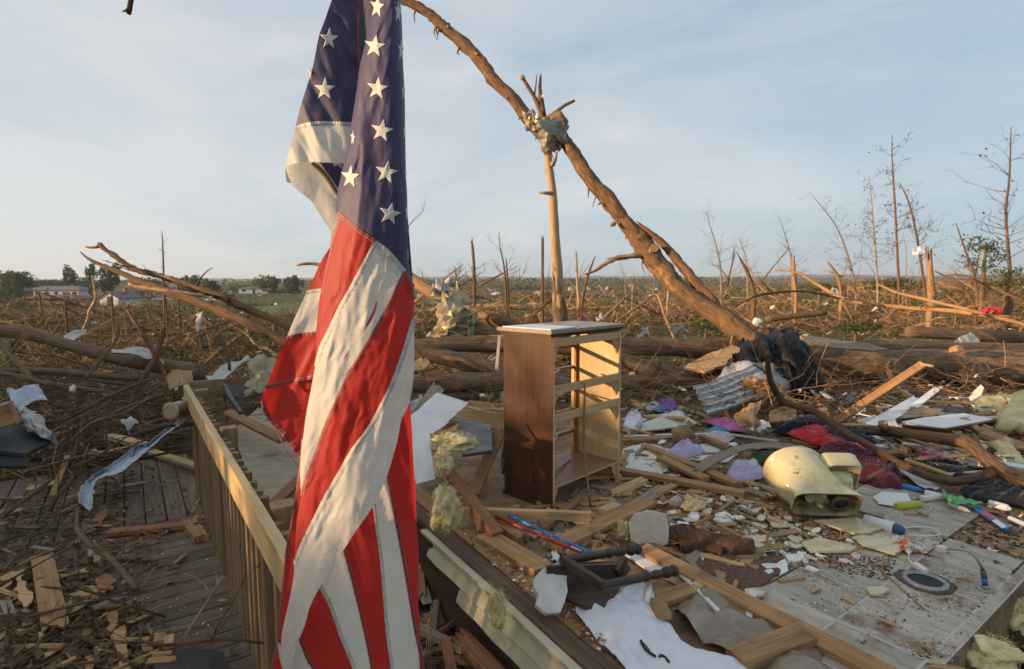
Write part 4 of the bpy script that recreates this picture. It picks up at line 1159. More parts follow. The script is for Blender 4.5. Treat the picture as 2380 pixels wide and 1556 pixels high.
# ------------------------------------------------------------------ fallen and leaning trees
lt = empty('leaning_tree', at(1765, 800, 8.4), 'big broken brown trunk leaning across the sky from lower right to upper left', 'tree')
limb('trunk', [(1772, 806, 8.25, 25), (1735, 780, 8.45, 24), (1680, 742, 8.75, 22), (1620, 700, 9.05, 20), (1570, 660, 9.35, 20), (1530, 618, 9.6, 22), (1502, 578, 9.75, 24), (1462, 528, 9.95, 18), (1415, 468, 10.15, 17), (1360, 400, 10.4, 15.5), (1325, 345, 10.6, 15), (1290, 300, 10.8, 12), (1272, 283, 10.9, 8)],
     'bark_torn', parent=lt, sides=22, bumpy=.17, step=.05, jag=.15)
limb('trunk', [(1262, 318, 10.95, 12), (1225, 272, 11.1, 14), (1190, 228, 11.25, 14), (1150, 190, 11.4, 14), (1110, 135, 11.6, 12.5), (1070, 95, 11.8, 12), (1040, 70, 11.9, 12), (1000, 35, 12.0, 10), (960, 10, 12.1, 9.5), (915, -10, 12.2, 9), (820, -70, 12.4, 7), (720, -120, 12.5, 5)],
     'bark_torn', parent=lt, sides=18, bumpy=.18, step=.06)
limb('fork', [(1688, 742, 8.85, 12), (1648, 694, 9.05, 12), (1612, 652, 9.25, 11.5), (1580, 612, 9.45, 10.5), (1546, 573, 9.6, 9), (1515, 545, 9.7, 7), (1487, 522, 9.8, 3)], 'bark_torn', parent=lt, sides=14, bumpy=.18, step=.06, jag=.1)
for q_ in range(34):
    a_ = RNG.random(); tt_ = [(1735, 780, 8.45), (1620, 700, 9.05), (1530, 618, 9.6), (1462, 528, 9.95), (1360, 400, 10.4), (1190, 228, 11.25), (1070, 95, 11.8), (960, 10, 12.1)]
    k_ = int(a_ * 6.99); f_ = a_ * 7 - k_; A_, B_ = tt_[k_], tt_[k_ + 1]; x_, y_, d_ = [A_[m_] + (B_[m_] - A_[m_]) * f_ for m_ in range(3)]
    s_ = RNG.choice((-1, 1)); o_ = (20 - 10 * a_) * s_
    limb('bark_peel', [(x_ + o_ * .75, y_ - o_ * .55, d_ - .02, 3), (x_ + o_ * .95 + RNG.uniform(-4, 4), y_ - o_ * .75 + RNG.uniform(4, 14), d_ - .05, 2), (x_ + o_ * 1.0 + RNG.uniform(-8, 8), y_ - o_ * .8 + RNG.uniform(12, 30), d_ - .05, .6)], RNG.choice(('bare_wood', 'bark', 'splinter')), parent=lt, sides=4, bumpy=.2, step=.05)
limb('branch_stub', [(1508, 588, 9.7, 7.8), (1518, 580, 9.52, 9.36), (1521, 577, 9.44, 9.36)], 'bare_wood', parent=lt, sides=10, bumpy=.2, step=.04)
limb('branch', [(1500, 590, 9.7, 9.36), (1470, 596, 9.65, 6.24), (1430, 602, 9.6, 5.46), (1400, 618, 9.6, 4.68), (1378, 632, 9.55, 3.12), (1356, 639, 9.5, 1.56)], 'bare_wood', parent=lt, sides=8, bumpy=.25, step=.06)
limb('splinter', [(1480, 595, 9.6, 3.12), (1440, 598, 9.55, 1.95), (1405, 602, 9.5, 0.78)], 'splinter', parent=lt, sides=5, bumpy=.2, step=.06)
for a in ([(1560, 640, 9.2, 3.12), (1553, 652, 9.1, 0.78)], [(1180, 218, 11.2, 3.12), (1176, 232, 11.1, 0.78)], [(1042, 66, 11.8, 5.46), (1041, 60, 11.8, 2.34)], [(1110, 128, 11.5, 4.68), (1101, 120, 11.5, 1.56)], [(1395, 472, 10.1, 3.12), (1389, 478, 10.0, 0.78)], [(1427, 520, 9.9, 6.24), (1419, 527, 9.8, 1.56)]):
    limb('twig_stub', a, 'bare_wood', parent=lt, sides=6, step=.05)

mk('metal_dull', (.15, .125, .095), (.31, .275, .23), (1, 1, 1), 5, .5, .2, metallic=.3, var=0)
st = empty('dead_tree', at(1302, 800, 12.6), 'pale barkless standing trunk behind the dresser with broken limbs at its top', 'tree')
limb('trunk', [(1305, 830, 12.6, 16.8), (1301, 745, 12.6, 15.2), (1297, 660, 12.6, 13.2), (1290, 560, 12.6, 11.2), (1285, 460, 12.6, 10), (1277, 390, 12.6, 8.8), (1270, 330, 12.6, 8), (1264, 275, 12.6, 7.2)], 'pale_trunk', parent=st, sides=16, bumpy=.07, step=.15)
limb('bark_sleeve', [(1305, 840, 12.595, 19.2), (1303, 770, 12.595, 17.6), (1301, 725, 12.595, 16), (1299, 690, 12.595, 14.6), (1297, 668, 12.597, 13.3)], 'bark', parent=st, sides=16, bumpy=.12, step=.12, jag=.35)
limb('limb', [(1266, 285, 12.6, 7.2), (1256, 255, 12.6, 6.4), (1240, 222, 12.6, 4.4), (1226, 200, 12.6, 4), (1214, 180, 12.6, 4)], 'bark_torn', parent=st, sides=10, bumpy=.12, jag=.06)
limb('limb', [(1262, 270, 12.6, 7.2), (1258, 235, 12.6, 5.6), (1254, 205, 12.6, 4), (1256, 178, 12.6, 2.4)], 'bark_torn', parent=st, sides=10, bumpy=.12, jag=.1)
limb('limb', [(1268, 278, 12.6, 4.8), (1290, 262, 12.5, 4), (1312, 246, 12.4, 3.6), (1336, 234, 12.4, 2.8)], 'bark_torn', parent=st, sides=8, bumpy=.12)
limb('limb', [(1242, 222, 12.6, 2.4), (1246, 195, 12.6, 1.6), (1248, 172, 12.6, 0.8)], 'bark', parent=st, sides=6)
limb('limb', [(1282, 450, 12.5, 4.8), (1270, 449, 12.45, 4), (1253, 448, 12.4, 2.8)], 'pale_trunk', parent=st, sides=8)
limb('limb', [(1283, 385, 12.5, 5.6), (1291, 370, 12.4, 4), (1294, 352, 12.4, 2.4)], 'pale_trunk', parent=st, sides=8)
blob('broken_end', at(1214, 181, 12.55), .055, .05, .045, 'pale_trunk', parent=st, amp=.5)

# sheet metal wrapped round the crossing of the two trunks
sheet('metal_wrap', [[at(1212, 270, 10.75), at(1238, 258, 10.6), at(1262, 275, 10.65), at(1300, 268, 10.8)],
                     [at(1222, 300, 10.6), at(1245, 295, 10.4), at(1275, 300, 10.35), at(1322, 300, 10.6)],
                     [at(1250, 335, 10.65), at(1270, 330, 10.45), at(1300, 325, 10.4), at(1335, 342, 10.6)],
                     [at(1272, 360, 10.7), at(1285, 352, 10.55), at(1300, 348, 10.6), at(1318, 350, 10.7)]],
      'metal_dull', 'crumpled grey sheet metal wrapped round the crossing of the leaning and standing trunks', 'sheet metal', sub=5, amp=.11, freq=2.6, smooth=False, facet=False, ragged=.03, thick=.01)
sheet('metal_strip', [[at(1208, 268, 10.7), at(1225, 260, 10.6), at(1243, 270, 10.55)], [at(1215, 285, 10.6), at(1230, 280, 10.45), at(1248, 288, 10.45)], [at(1222, 308, 10.6), at(1236, 300, 10.5), at(1250, 298, 10.5)]],
      'foil', 'shiny crumpled foil scrap on the left of the metal wrapped in the trees', 'foil', sub=6, amp=.07, freq=9, smooth=False, ragged=.02)
sheet('bark_strip', [[at(1275, 268, 10.5), at(1300, 262, 10.4), at(1322, 282, 10.35)], [at(1280, 280, 10.4), at(1300, 276, 10.3), at(1316, 292, 10.3)]], 'bark', 'curled dark bark strip on the right of the metal wrap', 'bark', sub=5, amp=.05, freq=6, thick=.03)
sheet('foil_scrap', [[at(1247, 222, 12.4), at(1262, 219, 12.4)], [at(1249, 230, 12.35), at(1263, 227, 12.35)]], 'foil', 'small foil scrap caught on the broken top limbs of the standing trunk', 'foil', sub=5, amp=.05, freq=12, smooth=False)

LOG = 'fallen tree trunks behind the dresser'
def log(L, label, mat='bark', sides=18, bumpy=.09, name='fallen_log', **kw):
    return limb(name, L, mat, label, 'log', LOG, sides=sides, bumpy=bumpy, step=.14, **kw)
big = empty('fallen_log', at(2150, 900, 8.6), 'thickest fallen brown trunk lying across the right edge behind the debris', 'log', LOG)
limb('trunk', [(1870, 838, 8.7, 36), (2000, 848, 8.65, 37), (2120, 852, 8.6, 38), (2250, 855, 8.5, 40), (2380, 858, 8.4, 42), (2560, 862, 8.3, 44)], 'bark', parent=big, sides=24, bumpy=.08, step=.1)
limb('branch_stub', [(2078, 850, 8.4, 20), (2085, 885, 8.2, 17), (2105, 915, 8.0, 17), (2118, 945, 7.9, 18)], 'bark', parent=big, sides=14, bumpy=.1)
limb('branch_stub', [(2262, 860, 8.3, 26), (2268, 895, 8.1, 24), (2278, 925, 8.0, 24), (2282, 960, 7.9, 26)], 'bark', parent=big, sides=14, bumpy=.1)
limb('branch_stub', [(2215, 815, 8.3, 9), (2225, 812, 8.15, 9), (2232, 810, 8.1, 8)], 'bare_wood', parent=big, sides=10, bumpy=.2, step=.05)
log([(830, 815, 8.2, 13), (960, 805, 8.3, 17), (1060, 800, 8.4, 18), (1140, 800, 8.5, 20), (1200, 798, 8.5, 19), (1330, 808, 8.6, 20), (1460, 806, 8.6, 22), (1600, 810, 8.7, 22), (1725, 815, 8.8, 22), (1850, 822, 8.8, 26)], 'long level fallen trunk passing just behind the dresser, topmost of the pile')
log([(870, 818, 8.0, 13), (955, 825, 7.9, 16), (1010, 828, 7.9, 18), (1080, 842, 7.9, 20), (1150, 862, 7.8, 21), (1230, 880, 7.8, 20), (1330, 890, 7.9, 20)], 'fallen trunk sloping down to the right into the left side of the dresser')
log([(820, 900, 7.4, 16), (950, 893, 7.4, 20), (1040, 893, 7.3, 22), (1120, 888, 7.3, 22), (1210, 890, 7.4, 22), (1350, 905, 7.5, 22)], 'lowest fallen trunk on the left of the dresser')
log([(1440, 833, 8.0, 14), (1490, 852, 7.9, 20), (1540, 872, 7.85, 25), (1600, 878, 7.8, 24), (1680, 870, 7.9, 21), (1760, 850, 8.0, 18)], 'curved fallen trunk right of the dresser running to the metal sheets')
log([(1440, 890, 7.7, 20), (1500, 892, 7.7, 22), (1580, 890, 7.7, 24), (1650, 880, 7.8, 22)], 'thick fallen trunk low on the right of the dresser')
limb('branch_stub', [(1530, 840, 7.7, 10), (1522, 858, 7.65, 8), (1512, 872, 7.6, 6)], 'bark', 'short forked branch stub on the curved fallen trunk', 'branch')
log([(1100, 730, 9.6, 16), (1150, 745, 9.4, 15), (1185, 756, 9.3, 14), (1240, 775, 9.2, 13)], 'round brown trunk slanting down behind the crumpled foil', mat='bark_torn')
log([(860, 590, 10.8, 9), (930, 632, 10.5, 14), (965, 655, 10.3, 14), (1000, 678, 10.1, 14), (1060, 705, 9.9, 14), (1110, 732, 9.7, 14)], 'orange bare trunk rising to the left behind the crumpled foil', mat='bare_wood')
log([(1060, 775, 9.0, 32), (1110, 780, 9.0, 30), (1150, 790, 9.0, 24), (1190, 800, 9.0, 16)], 'stubby broken stump end below the crumpled foil', mat='bark_torn', jag=.2)
log([(1110, 793, 8.5, 8), (1170, 785, 8.5, 7), (1200, 780, 8.5, 5)], 'orange split slab of wood lying on the topmost trunk', mat='splinter', sides=8, bumpy=.2)
log([(1880, 800, 9.6, 14), (1990, 808, 9.6, 14), (2120, 815, 9.7, 15), (2260, 812, 9.8, 16), (2450, 815, 9.8, 16)], 'thinner fallen trunk behind the thickest one')
log([(1780, 743, 13.5, 7), (1850, 735, 13.5, 7), (1920, 728, 13.5, 6)], 'slim far log right of the leaning trunk', sides=10)
log([(2110, 772, 11.5, 13), (2200, 776, 11.5, 14), (2330, 783, 11.5, 15), (2450, 790, 11.5, 15)], 'log near the right edge behind the white cushion', sides=12)

# left-hand fallen limbs
fl1 = empty('fallen_branch', at(690, 800, 6.4), 'upper of two long bare branches pointing up left beside the flag', 'branch')
limb('branch', [(232, 567, 7.6, 5.1), (240, 577, 7.58, 5.52), (269, 598, 7.5, 5.52), (312, 626, 7.4, 6.8), (367, 641, 7.2, 6.38), (428, 659, 7.0, 6.8), (505, 687, 6.8, 7.65), (550, 708, 6.7, 9.35), (635, 745, 6.5, 9.35), (700, 780, 6.4, 10.2)], 'bark_torn', parent=fl1, sides=12, bumpy=.26, step=.05, twigs=6, tl=.3)
limb('twig', [(234, 572, 7.6, 4.25), (215, 576, 7.6, 2.98), (199, 574, 7.6, 2.12)], 'bare_wood', parent=fl1, sides=7, bumpy=.2, step=.04)
limb('twig', [(455, 667, 6.9, 2.55), (468, 645, 6.9, 2.04), (480, 632, 6.9, 1.36), (493, 623, 6.9, 0.85)], 'bark', parent=fl1, sides=5, step=.05)
limb('twig', [(270, 620, 7.4, 1.7), (285, 622, 7.4, 1.27), (301, 630, 7.4, 0.85)], 'bark', parent=fl1, sides=5, step=.05)
fl2 = empty('fallen_branch', at(690, 830, 6.1), 'lower of two long bare branches pointing up left beside the flag', 'branch')
limb('branch', [(187, 586, 7.3, 1.27), (199, 597, 7.3, 2.55), (214, 607, 7.2, 3.82), (260, 626, 7.1, 5.1), (330, 656, 6.9, 7.65), (398, 681, 6.7, 9.35), (459, 702, 6.5, 10.2), (535, 733, 6.3, 11), (635, 782, 6.1, 11.9), (710, 820, 6.0, 11.9)], 'bark_torn', parent=fl2, sides=12, bumpy=.16, step=.07)
limb('twig', [(300, 660, 6.9, 4.25), (330, 668, 6.85, 4.25), (380, 675, 6.7, 4.25), (440, 682, 6.6, 3.4), (470, 690, 6.6, 2.55)], 'bare_wood', parent=fl2, sides=6, bumpy=.3, step=.05)
limb('fallen_log', [(-40, 762, 8.4, 15), (76, 780, 8.2, 14), (153, 800, 8.0, 14), (245, 826, 7.8, 15), (306, 840, 7.7, 16), (385, 852, 7.6, 18), (470, 868, 7.5, 18)], 'bark', 'long grey brown trunk slanting down from the left edge', 'log', sides=14, bumpy=.08, step=.12)
limb('fallen_log', [(0, 862, 7.0, 7), (100, 862, 7.0, 8), (220, 872, 7.0, 8), (330, 880, 7.0, 7)], 'bark', 'thin dark trunk lying low in front of the long slanting one', 'log', sides=10, bumpy=.12)
for i, (L, lab, mt) in enumerate((
    ([(297, 723, 6.9, 4), (346, 800, 6.6, 5), (378, 860, 6.4, 5), (403, 920, 6.2, 4)], 'straight brown pole leaning to the left above the brush pile', 'bark_torn'),
    ([(381, 763, 6.6, 6), (361, 830, 6.4, 7), (340, 868, 6.3, 6), (316, 908, 6.2, 5)], 'thick broken pole crossing the straight leaning pole', 'bark_torn'),
    ([(275, 775, 6.7, 2.5), (263, 800, 6.6, 3), (228, 845, 6.4, 4), (199, 880, 6.2, 4)], 'thin hooked twig standing left of the crossed poles', 'bark'),
    ([(214, 640, 16, 1.5), (218, 660, 16, 2), (223, 693, 16, 3.5), (208, 723, 16, 3.5), (205, 742, 16, 3.5), (193, 768, 16, 3)], 'pale zigzag bare stem standing before the white house', 'pale_trunk'),
    ([(468, 769, 6.4, 2.5), (500, 784, 6.3, 3.5), (520, 803, 6.2, 4), (530, 830, 6.1, 4), (534, 860, 6.0, 4)], 'bent twig holding a rag left of the flag', 'bark_torn'),
    ([(0, 868, 5.6, 6), (60, 880, 5.5, 7), (120, 893, 5.4, 7), (200, 905, 5.3, 6), (290, 918, 5.2, 4)], 'light brown branch lying over the brush at the left edge', 'bark_torn'),
    ([(10, 800, 6.4, 9), (30, 830, 6.2, 8), (50, 855, 6.1, 7), (72, 880, 6.0, 6)], 'dark leaning branch at the left edge with a broken top', 'bark'),
    ([(130, 960, 4.6, 3.5), (200, 945, 4.7, 4), (290, 905, 4.9, 4), (360, 880, 5.1, 3)], 'slim grey stick slanting up over the brush', 'bark'),
    ([(118, 1187, 3.6, 5), (133, 1154, 3.6, 5), (155, 1130, 3.62, 4.5), (169, 1113, 3.65, 3.5), (163, 1095, 3.7, 3)], 'crooked grey stick with a bend standing on the deck litter', 'bark'),
    ([(10, 1195, 3.45, 6), (60, 1160, 3.5, 6), (122, 1113, 3.6, 4.5)], 'pale barked branch at the left edge of the deck', 'bark'),
    ([(181, 1180, 3.65, 4), (184, 1240, 3.30, 6.5), (253, 1296, 2.98, 7.5), (318, 1368, 2.62, 7)], 'knobbly brown branch lying across the deck planks', 'bark'),
    ([(428, 1481, 2.62, 2.2), (475, 1408, 2.75, 2.4), (518, 1340, 2.9, 2)], 'thin grey stick propped against the balusters', 'twig_grey'),
    ([(319, 1488, 2.28, 3), (380, 1500, 2.25, 4), (450, 1492, 2.26, 5), (530, 1486, 2.28, 4), (612, 1496, 2.28, 3)], 'crooked root lying across the near deck planks', 'bark'),
    ([(0, 1000, 4.3, 4), (70, 985, 4.35, 4), (150, 975, 4.4, 3.5), (230, 935, 4.5, 3)], 'dark bent stick over the black shell at the left', 'bark'),
    ([(200, 990, 4.5, 5), (290, 950, 4.6, 6), (380, 918, 4.8, 5)], 'thick stick slanting through the brush toward the can', 'bark'),
    ([(320, 1010, 4.5, 5), (380, 990, 4.6, 6), (460, 985, 4.7, 5)], 'brown stick lying just left of the far railing end', 'bark_torn'),
    ([(150, 1040, 4.2, 4), (215, 985, 4.3, 5), (290, 960, 4.4, 4), (350, 925, 4.6, 3)], 'forked dark stick in the middle of the brush pile', 'bark'),
    )):
    limb('stick', L, mt, lab, 'stick', 'sticks lying about on the left', sides=8, bumpy=.24, step=.05, twigs=3, tl=.3)
limb('fallen_branch', [(690, 617, 7.5, 3), (715, 613, 7.5, 3.5), (745, 617, 7.5, 4), (800, 640, 7.4, 5), (860, 690, 7.3, 6), (930, 760, 7.2, 8), (990, 830, 7.2, 9)], 'bare_wood', 'short bare branch tip poking out left of the flag', 'branch', sides=7, bumpy=.2, step=.05)
tt = [([at(925, 800, 9), at(932, 700, 9), at(938, 600, 9), at(950, 525, 9)], [.022, .018, .013, .010])]; grow(at(950, 525, 9), V((.35, 0, .5)), .36, .010, 2, random.Random(4), tt, .5, .5, (2, 3)); a, b_, c = twigs_mesh(tt)
tag(world_obj('twig', a, b_, MT('twig_grey'), None, True, c), 'thin curled twig sticking out right of the flag canton', 'twig')

# the two branches that cross the clothes on the right
br = empty('fallen_branch', on(2150, 1115, 0), 'long smooth orange brown branch curving over the clothes and the toilet', 'branch')
def rest(L): return [on(x, y, z) for x, y, z, r in L], [r * px(on(x, y, z).y) for x, y, z, r in L]
p, r = rest([(1784, 822, 1.02, 6), (1788, 876, .78, 7), (1806, 915, .56, 8), (1825, 938, .48, 8), (1888, 955, .42, 8), (1967, 1006, .30, 9), (2023, 1037, .22, 9), (2080, 1073, .16, 9.5), (2156, 1108, .10, 9.5), (2207, 1121, .08, 10), (2297, 1103, .12, 12), (2335, 1090, .14, 14)])
tube('branch', p, r, 'bark_torn', parent=br, sides=12, bumpy=.1, step=.08)
p, r = rest([(1822, 936, .48, 6), (1790, 950, .42, 5), (1772, 962, .38, 3)]); tube('twig', p, r, 'bark_torn', parent=br, sides=8)
p, r = rest([(2085, 1076, .15, 7), (2050, 1096, .10, 6), (2015, 1113, .06, 5)]); tube('twig', p, r, 'bark', parent=br, sides=8)
p, r = rest([(1788, 876, .78, 3), (1770, 858, .84, 2.5), (1752, 848, .88, 1.5)]); tube('twig', p, r, 'bark', parent=br, sides=6)
br2 = empty('fallen_branch', on(2300, 1075, 0), 'thicker forked branch running off the right edge above the bottles', 'branch')
p, r = rest([(2020, 998, .14, 8), (2067, 1001, .18, 10), (2118, 1010, .20, 12), (2207, 1022, .22, 14), (2248, 1030, .22, 16), (2297, 1072, .17, 17), (2322, 1093, .15, 18), (2400, 1128, .12, 20), (2500, 1160, .1, 22)])
tube('branch', p, r, 'bark_torn', parent=br2, sides=14, bumpy=.13, step=.08)
p, r = rest([(2058, 1000, .18, 9), (2050, 990, .24, 8), (2046, 985, .28, 5)]); tube('knot', p, r, 'bare_wood', parent=br2, sides=8, bumpy=.3)

# ------------------------------------------------------------------ snapped and bare trees in the field
def snag(name, L, mat, label, twigs=0, seed=0, jag=.25, group='snapped trees in the field', sides=8, tl=.8, leaves=0, leafmat='leaf_green', dep=2, rt=.35, sp=.55, bumpy=.1):
    """a bare standing tree: trunk, optional twigs from its upper half, optional leaf sprays"""
    p, r = pathD(L); base = V(p[0]); r = [q * .62 for q in r]
    t = empty(name, base, label, 'tree', group)
    zz = gz(base.x, base.y)
    if base.z > zz: p = [V((base.x, base.y, zz - .1))] + p; r = [r[0] * 1.1] + r
    tube('trunk', p, r, mat, parent=t, sides=sides, bumpy=bumpy, step=.25, jag=jag, seed=seed + 1)
    if twigs:
        rr = random.Random(seed); out = []
        H = (p[-1] - p[0]).length
        sp_, sr = smooth_path(p, r, H / 30)
        for i in range(twigs):
            f = rr.uniform(.35, 1.0); k = int(f * (len(sp_) - 1))
            a = rr.uniform(0, 6.3)
            d = V((math.cos(a), math.sin(a), rr.uniform(.1, 1.0))).normalized()
            grow(sp_[k], d, tl * rr.uniform(.5, 1.2) * (1.25 - f * .6), max(sr[k] * rt, .006), dep, rr, out, sp, .3, (2, 3), .6, .05)
        a, b_, c = twigs_mesh(out, 3)
        cr = world_obj('crown', a, b_, MT(mat if mat != 'pale_trunk' else 'twig_grey'), t, True, c)
        if leaves:
            S = Stuff()
            ends = [o_[0][-1] for o_ in out]
            for i in range(leaves):
                e = rr.choice(ends); S.leaf(e + V((rr.gauss(0, .05), rr.gauss(0, .05), rr.gauss(0, .04))) * tl, rr.uniform(.05, .11) * max(.6, tl), 0, rr)
            S.build('leaf', [leafmat], parent=t)
    return t
snag('snapped_tree', [(1103, 712, 30, 6.5), (1102, 650, 30, 6), (1101, 610, 30, 5.5), (1098, 575, 30, 5), (1096, 560, 30, 4)], 'bark_torn', 'slim snapped tree with a few top twigs, first right of the flag', 8, 3, .3, tl=.9, dep=1)
snag('bare_tree', [(1178, 738, 27, 5), (1175, 660, 27, 4), (1170, 610, 27, 3), (1162, 575, 27, 2), (1160, 540, 27, 1)], 'bark_torn', 'crooked bare tree with drooping twigs left of the standing trunk', 12, 5, 0, tl=1.2, dep=2)
snag('snapped_tree', [(1182, 738, 27, 5), (1180, 660, 27, 4), (1177, 611, 27, 2.5)], 'bark_torn', 'splintered red brown stem right against the crooked bare tree', 0, 6, .5)
snag('snapped_tree', [(1261, 760, 22, 6), (1261, 650, 22, 5.5), (1261, 554, 22, 5)], 'bark_torn', 'straight dark snapped pole just left of the pale standing trunk', 0, 7, .15)
snag('snapped_tree', [(1347, 730, 24, 6), (1342, 660, 24, 5), (1339, 590, 24, 4.5)], 'pale_trunk', 'pale snapped pole just right of the standing trunk', 0, 8, .2)
snag('snapped_tree', [(1352, 712, 26, 6), (1363, 655, 26, 5), (1372, 625, 26, 4), (1380, 605, 26, 2)], 'bark_torn', 'forked snapped stem leaning right beside the pale pole', 4, 9, .3, tl=.7, dep=0)
snag('snapped_tree', [(1469, 715, 36, 3), (1470, 667, 36, 2.6)], 'pale_trunk', 'thin far pole under the broken limb of the leaning trunk', 0, 10)
snag('snapped_tree', [(1551, 722, 30, 4.5), (1554, 667, 30, 4)], 'pale_trunk', 'short pale pole under the leaning trunk', 0, 11)
snag('snapped_tree', [(1850, 690, 24, 7), (1846, 650, 24, 7.5), (1844, 606, 24, 7)], 'bare_wood', 'orange broken stump standing right of the leaning trunk', 0, 12, .5, sides=10, bumpy=.2)
snag('snapped_tree', [(2164, 700, 21, 13), (2163, 650, 21, 11.5), (2160, 607, 21, 10)], 'bare_wood', 'wide split orange stump near the right edge', 0, 13, .7, sides=12, bumpy=.18)
snag('snapped_tree', [(1752, 690, 24, 8), (1745, 655, 24, 7), (1736, 630, 24, 6), (1727, 614, 24, 3)], 'bark_torn', 'curved broken stump with a torn tip over the brush', 0, 14, .6, sides=10, bumpy=.2)
snag('snapped_tree', [(1955, 680, 28, 6), (1945, 640, 28, 6), (1930, 618, 28, 4)], 'bare_wood', 'short splintered stump behind the long limbs', 0, 15, .6, sides=10, bumpy=.2)
snag('bare_tree', [(1677, 690, 38, 4.5), (1674, 620, 38, 3.5), (1664, 570, 38, 2.6), (1650, 525, 38, 1.6), (1641, 490, 38, .8)], 'twig_grey', 'bare grey tree with fine twigs right above the leaning trunk foot', 26, 21, 0, tl=1.7, group='bare standing trees')
snag('bare_tree', [(1738, 690, 40, 3.5), (1735, 610, 40, 2.6), (1724, 570, 40, 1.6), (1718, 548, 40, .8)], 'twig_grey', 'smaller bare grey tree, second along from the leaning trunk', 22, 22, 0, tl=1.5, group='bare standing trees')
snag('bare_tree', [(1842, 680, 40, 3.6), (1838, 600, 40, 2.8), (1824, 545, 40, 1.6), (1811, 505, 40, .7)], 'twig_grey', 'thin bare tree rising behind the orange stump', 24, 23, 0, tl=1.3, group='bare standing trees')
snag('bare_tree', [(1990, 690, 38, 4.5), (1975, 610, 38, 3.6), (1945, 530, 38, 2.4), (1905, 475, 38, 1.3), (1882, 448, 38, .6)], 'twig_grey', 'bare tree leaning strongly to the left', 28, 24, 0, tl=1.5, group='bare standing trees', leaves=40)
snag('bare_tree', [(2040, 690, 38, 4), (2036, 600, 38, 3.2), (2028, 500, 38, 2.4), (2020, 408, 38, 1)], 'twig_grey', 'slender tree with sparse dark leaves beside the tallest tree', 34, 25, 0, tl=1.5, group='bare standing trees', leaves=300, leafmat='leaf_pale')
snag('bare_tree', [(2090, 690, 36, 5), (2086, 600, 36, 4.4), (2080, 480, 36, 3.6), (2075, 400, 36, 2.6), (2073, 350, 36, 1.8), (2074, 312, 36, .8)], 'bark_torn', 'tallest straight bare tree of the right-hand group', 22, 26, 0, tl=1.6, group='bare standing trees', leaves=130)
snag('bare_tree', [(2152, 700, 34, 5), (2142, 620, 34, 4.4), (2125, 520, 34, 3.6), (2108, 460, 34, 2.6), (2090, 425, 34, 1.6)], 'bark_torn', 'bare tree leaning left with a white rag caught on it', 22, 27, 0, tl=1.4, group='bare standing trees', leaves=110)
snag('bare_tree', [(2350, 690, 27, 6), (2345, 600, 27, 5.2), (2338, 500, 27, 4.4), (2346, 410, 27, 3.4), (2350, 300, 27, 1.4)], 'bark_torn', 'tall bare tree with wide limbs at the right edge', 26, 28, 0, tl=1.9, group='bare standing trees', leaves=30)
snag('bare_tree', [(2270, 690, 22, 5), (2262, 630, 22, 4.5), (2250, 600, 22, 4), (2222, 520, 22, 1.5)], 'bark_torn', 'bent snapped sapling before the green bush at the right edge', 8, 29, 0, tl=.8, group='bare standing trees')
snag('bare_tree', [(1062, 690, 62, 3.5), (1060, 650, 62, 2.6), (1058, 620, 62, 1)], 'twig', 'small spreading bare tree far off between flag and first snapped tree', 26, 30, 0, tl=2.0, group='bare standing trees', dep=2)
snag('bare_tree', [(985, 685, 62, 3), (983, 655, 62, 2), (981, 630, 62, 1)], 'twig', 'small bare far tree right next to the flag edge', 18, 31, 0, tl=1.6, group='bare standing trees', dep=2)
snag('bare_tree', [(384, 770, 26, 5), (382, 690, 26, 4.2), (379, 600, 26, 3), (378, 560, 26, 2.2), (376, 536, 26, 1)], 'twig', 'thin dark dead tree standing above the crossed left branches', 10, 32, 0, tl=.55, group='bare standing trees', dep=1)
snag('bare_tree', [(1455, 690, 60, 2), (1450, 640, 60, 1.4), (1440, 610, 60, .7)], 'twig_grey', 'faint bare far tree left of the leaning trunk fork', 16, 33, 0, tl=1.9, group='bare standing trees')
snag('bare_tree', [(1512, 690, 60, 2), (1510, 630, 60, 1.2)], 'twig_grey', 'faint bare far tree under the leaning trunk fork', 16, 34, 0, tl=1.8, group='bare standing trees')
for i, (x, y0, y1, d, w_) in enumerate(((155, 790, 717, 17, 6), (263, 792, 702, 18, 4), (415, 742, 668, 24, 5), (95, 735, 690, 30, 4.5), (388, 790, 700, 20, 4))):
    snag('snapped_tree', [(x + 3, y0, d, w_), (x, (y0 + y1) / 2, d, w_ * .9), (x - 2, y1, d, w_ * .8)], 'bark_torn',
         ['thick split stump under the pale zigzag stem', 'thin upright stake right of the zigzag stem', 'short stump under the crossed left branches', 'stump in front of the white house', 'thin stake between the crossed left branches'][i], 0, 40 + i, .4, bumpy=.2)

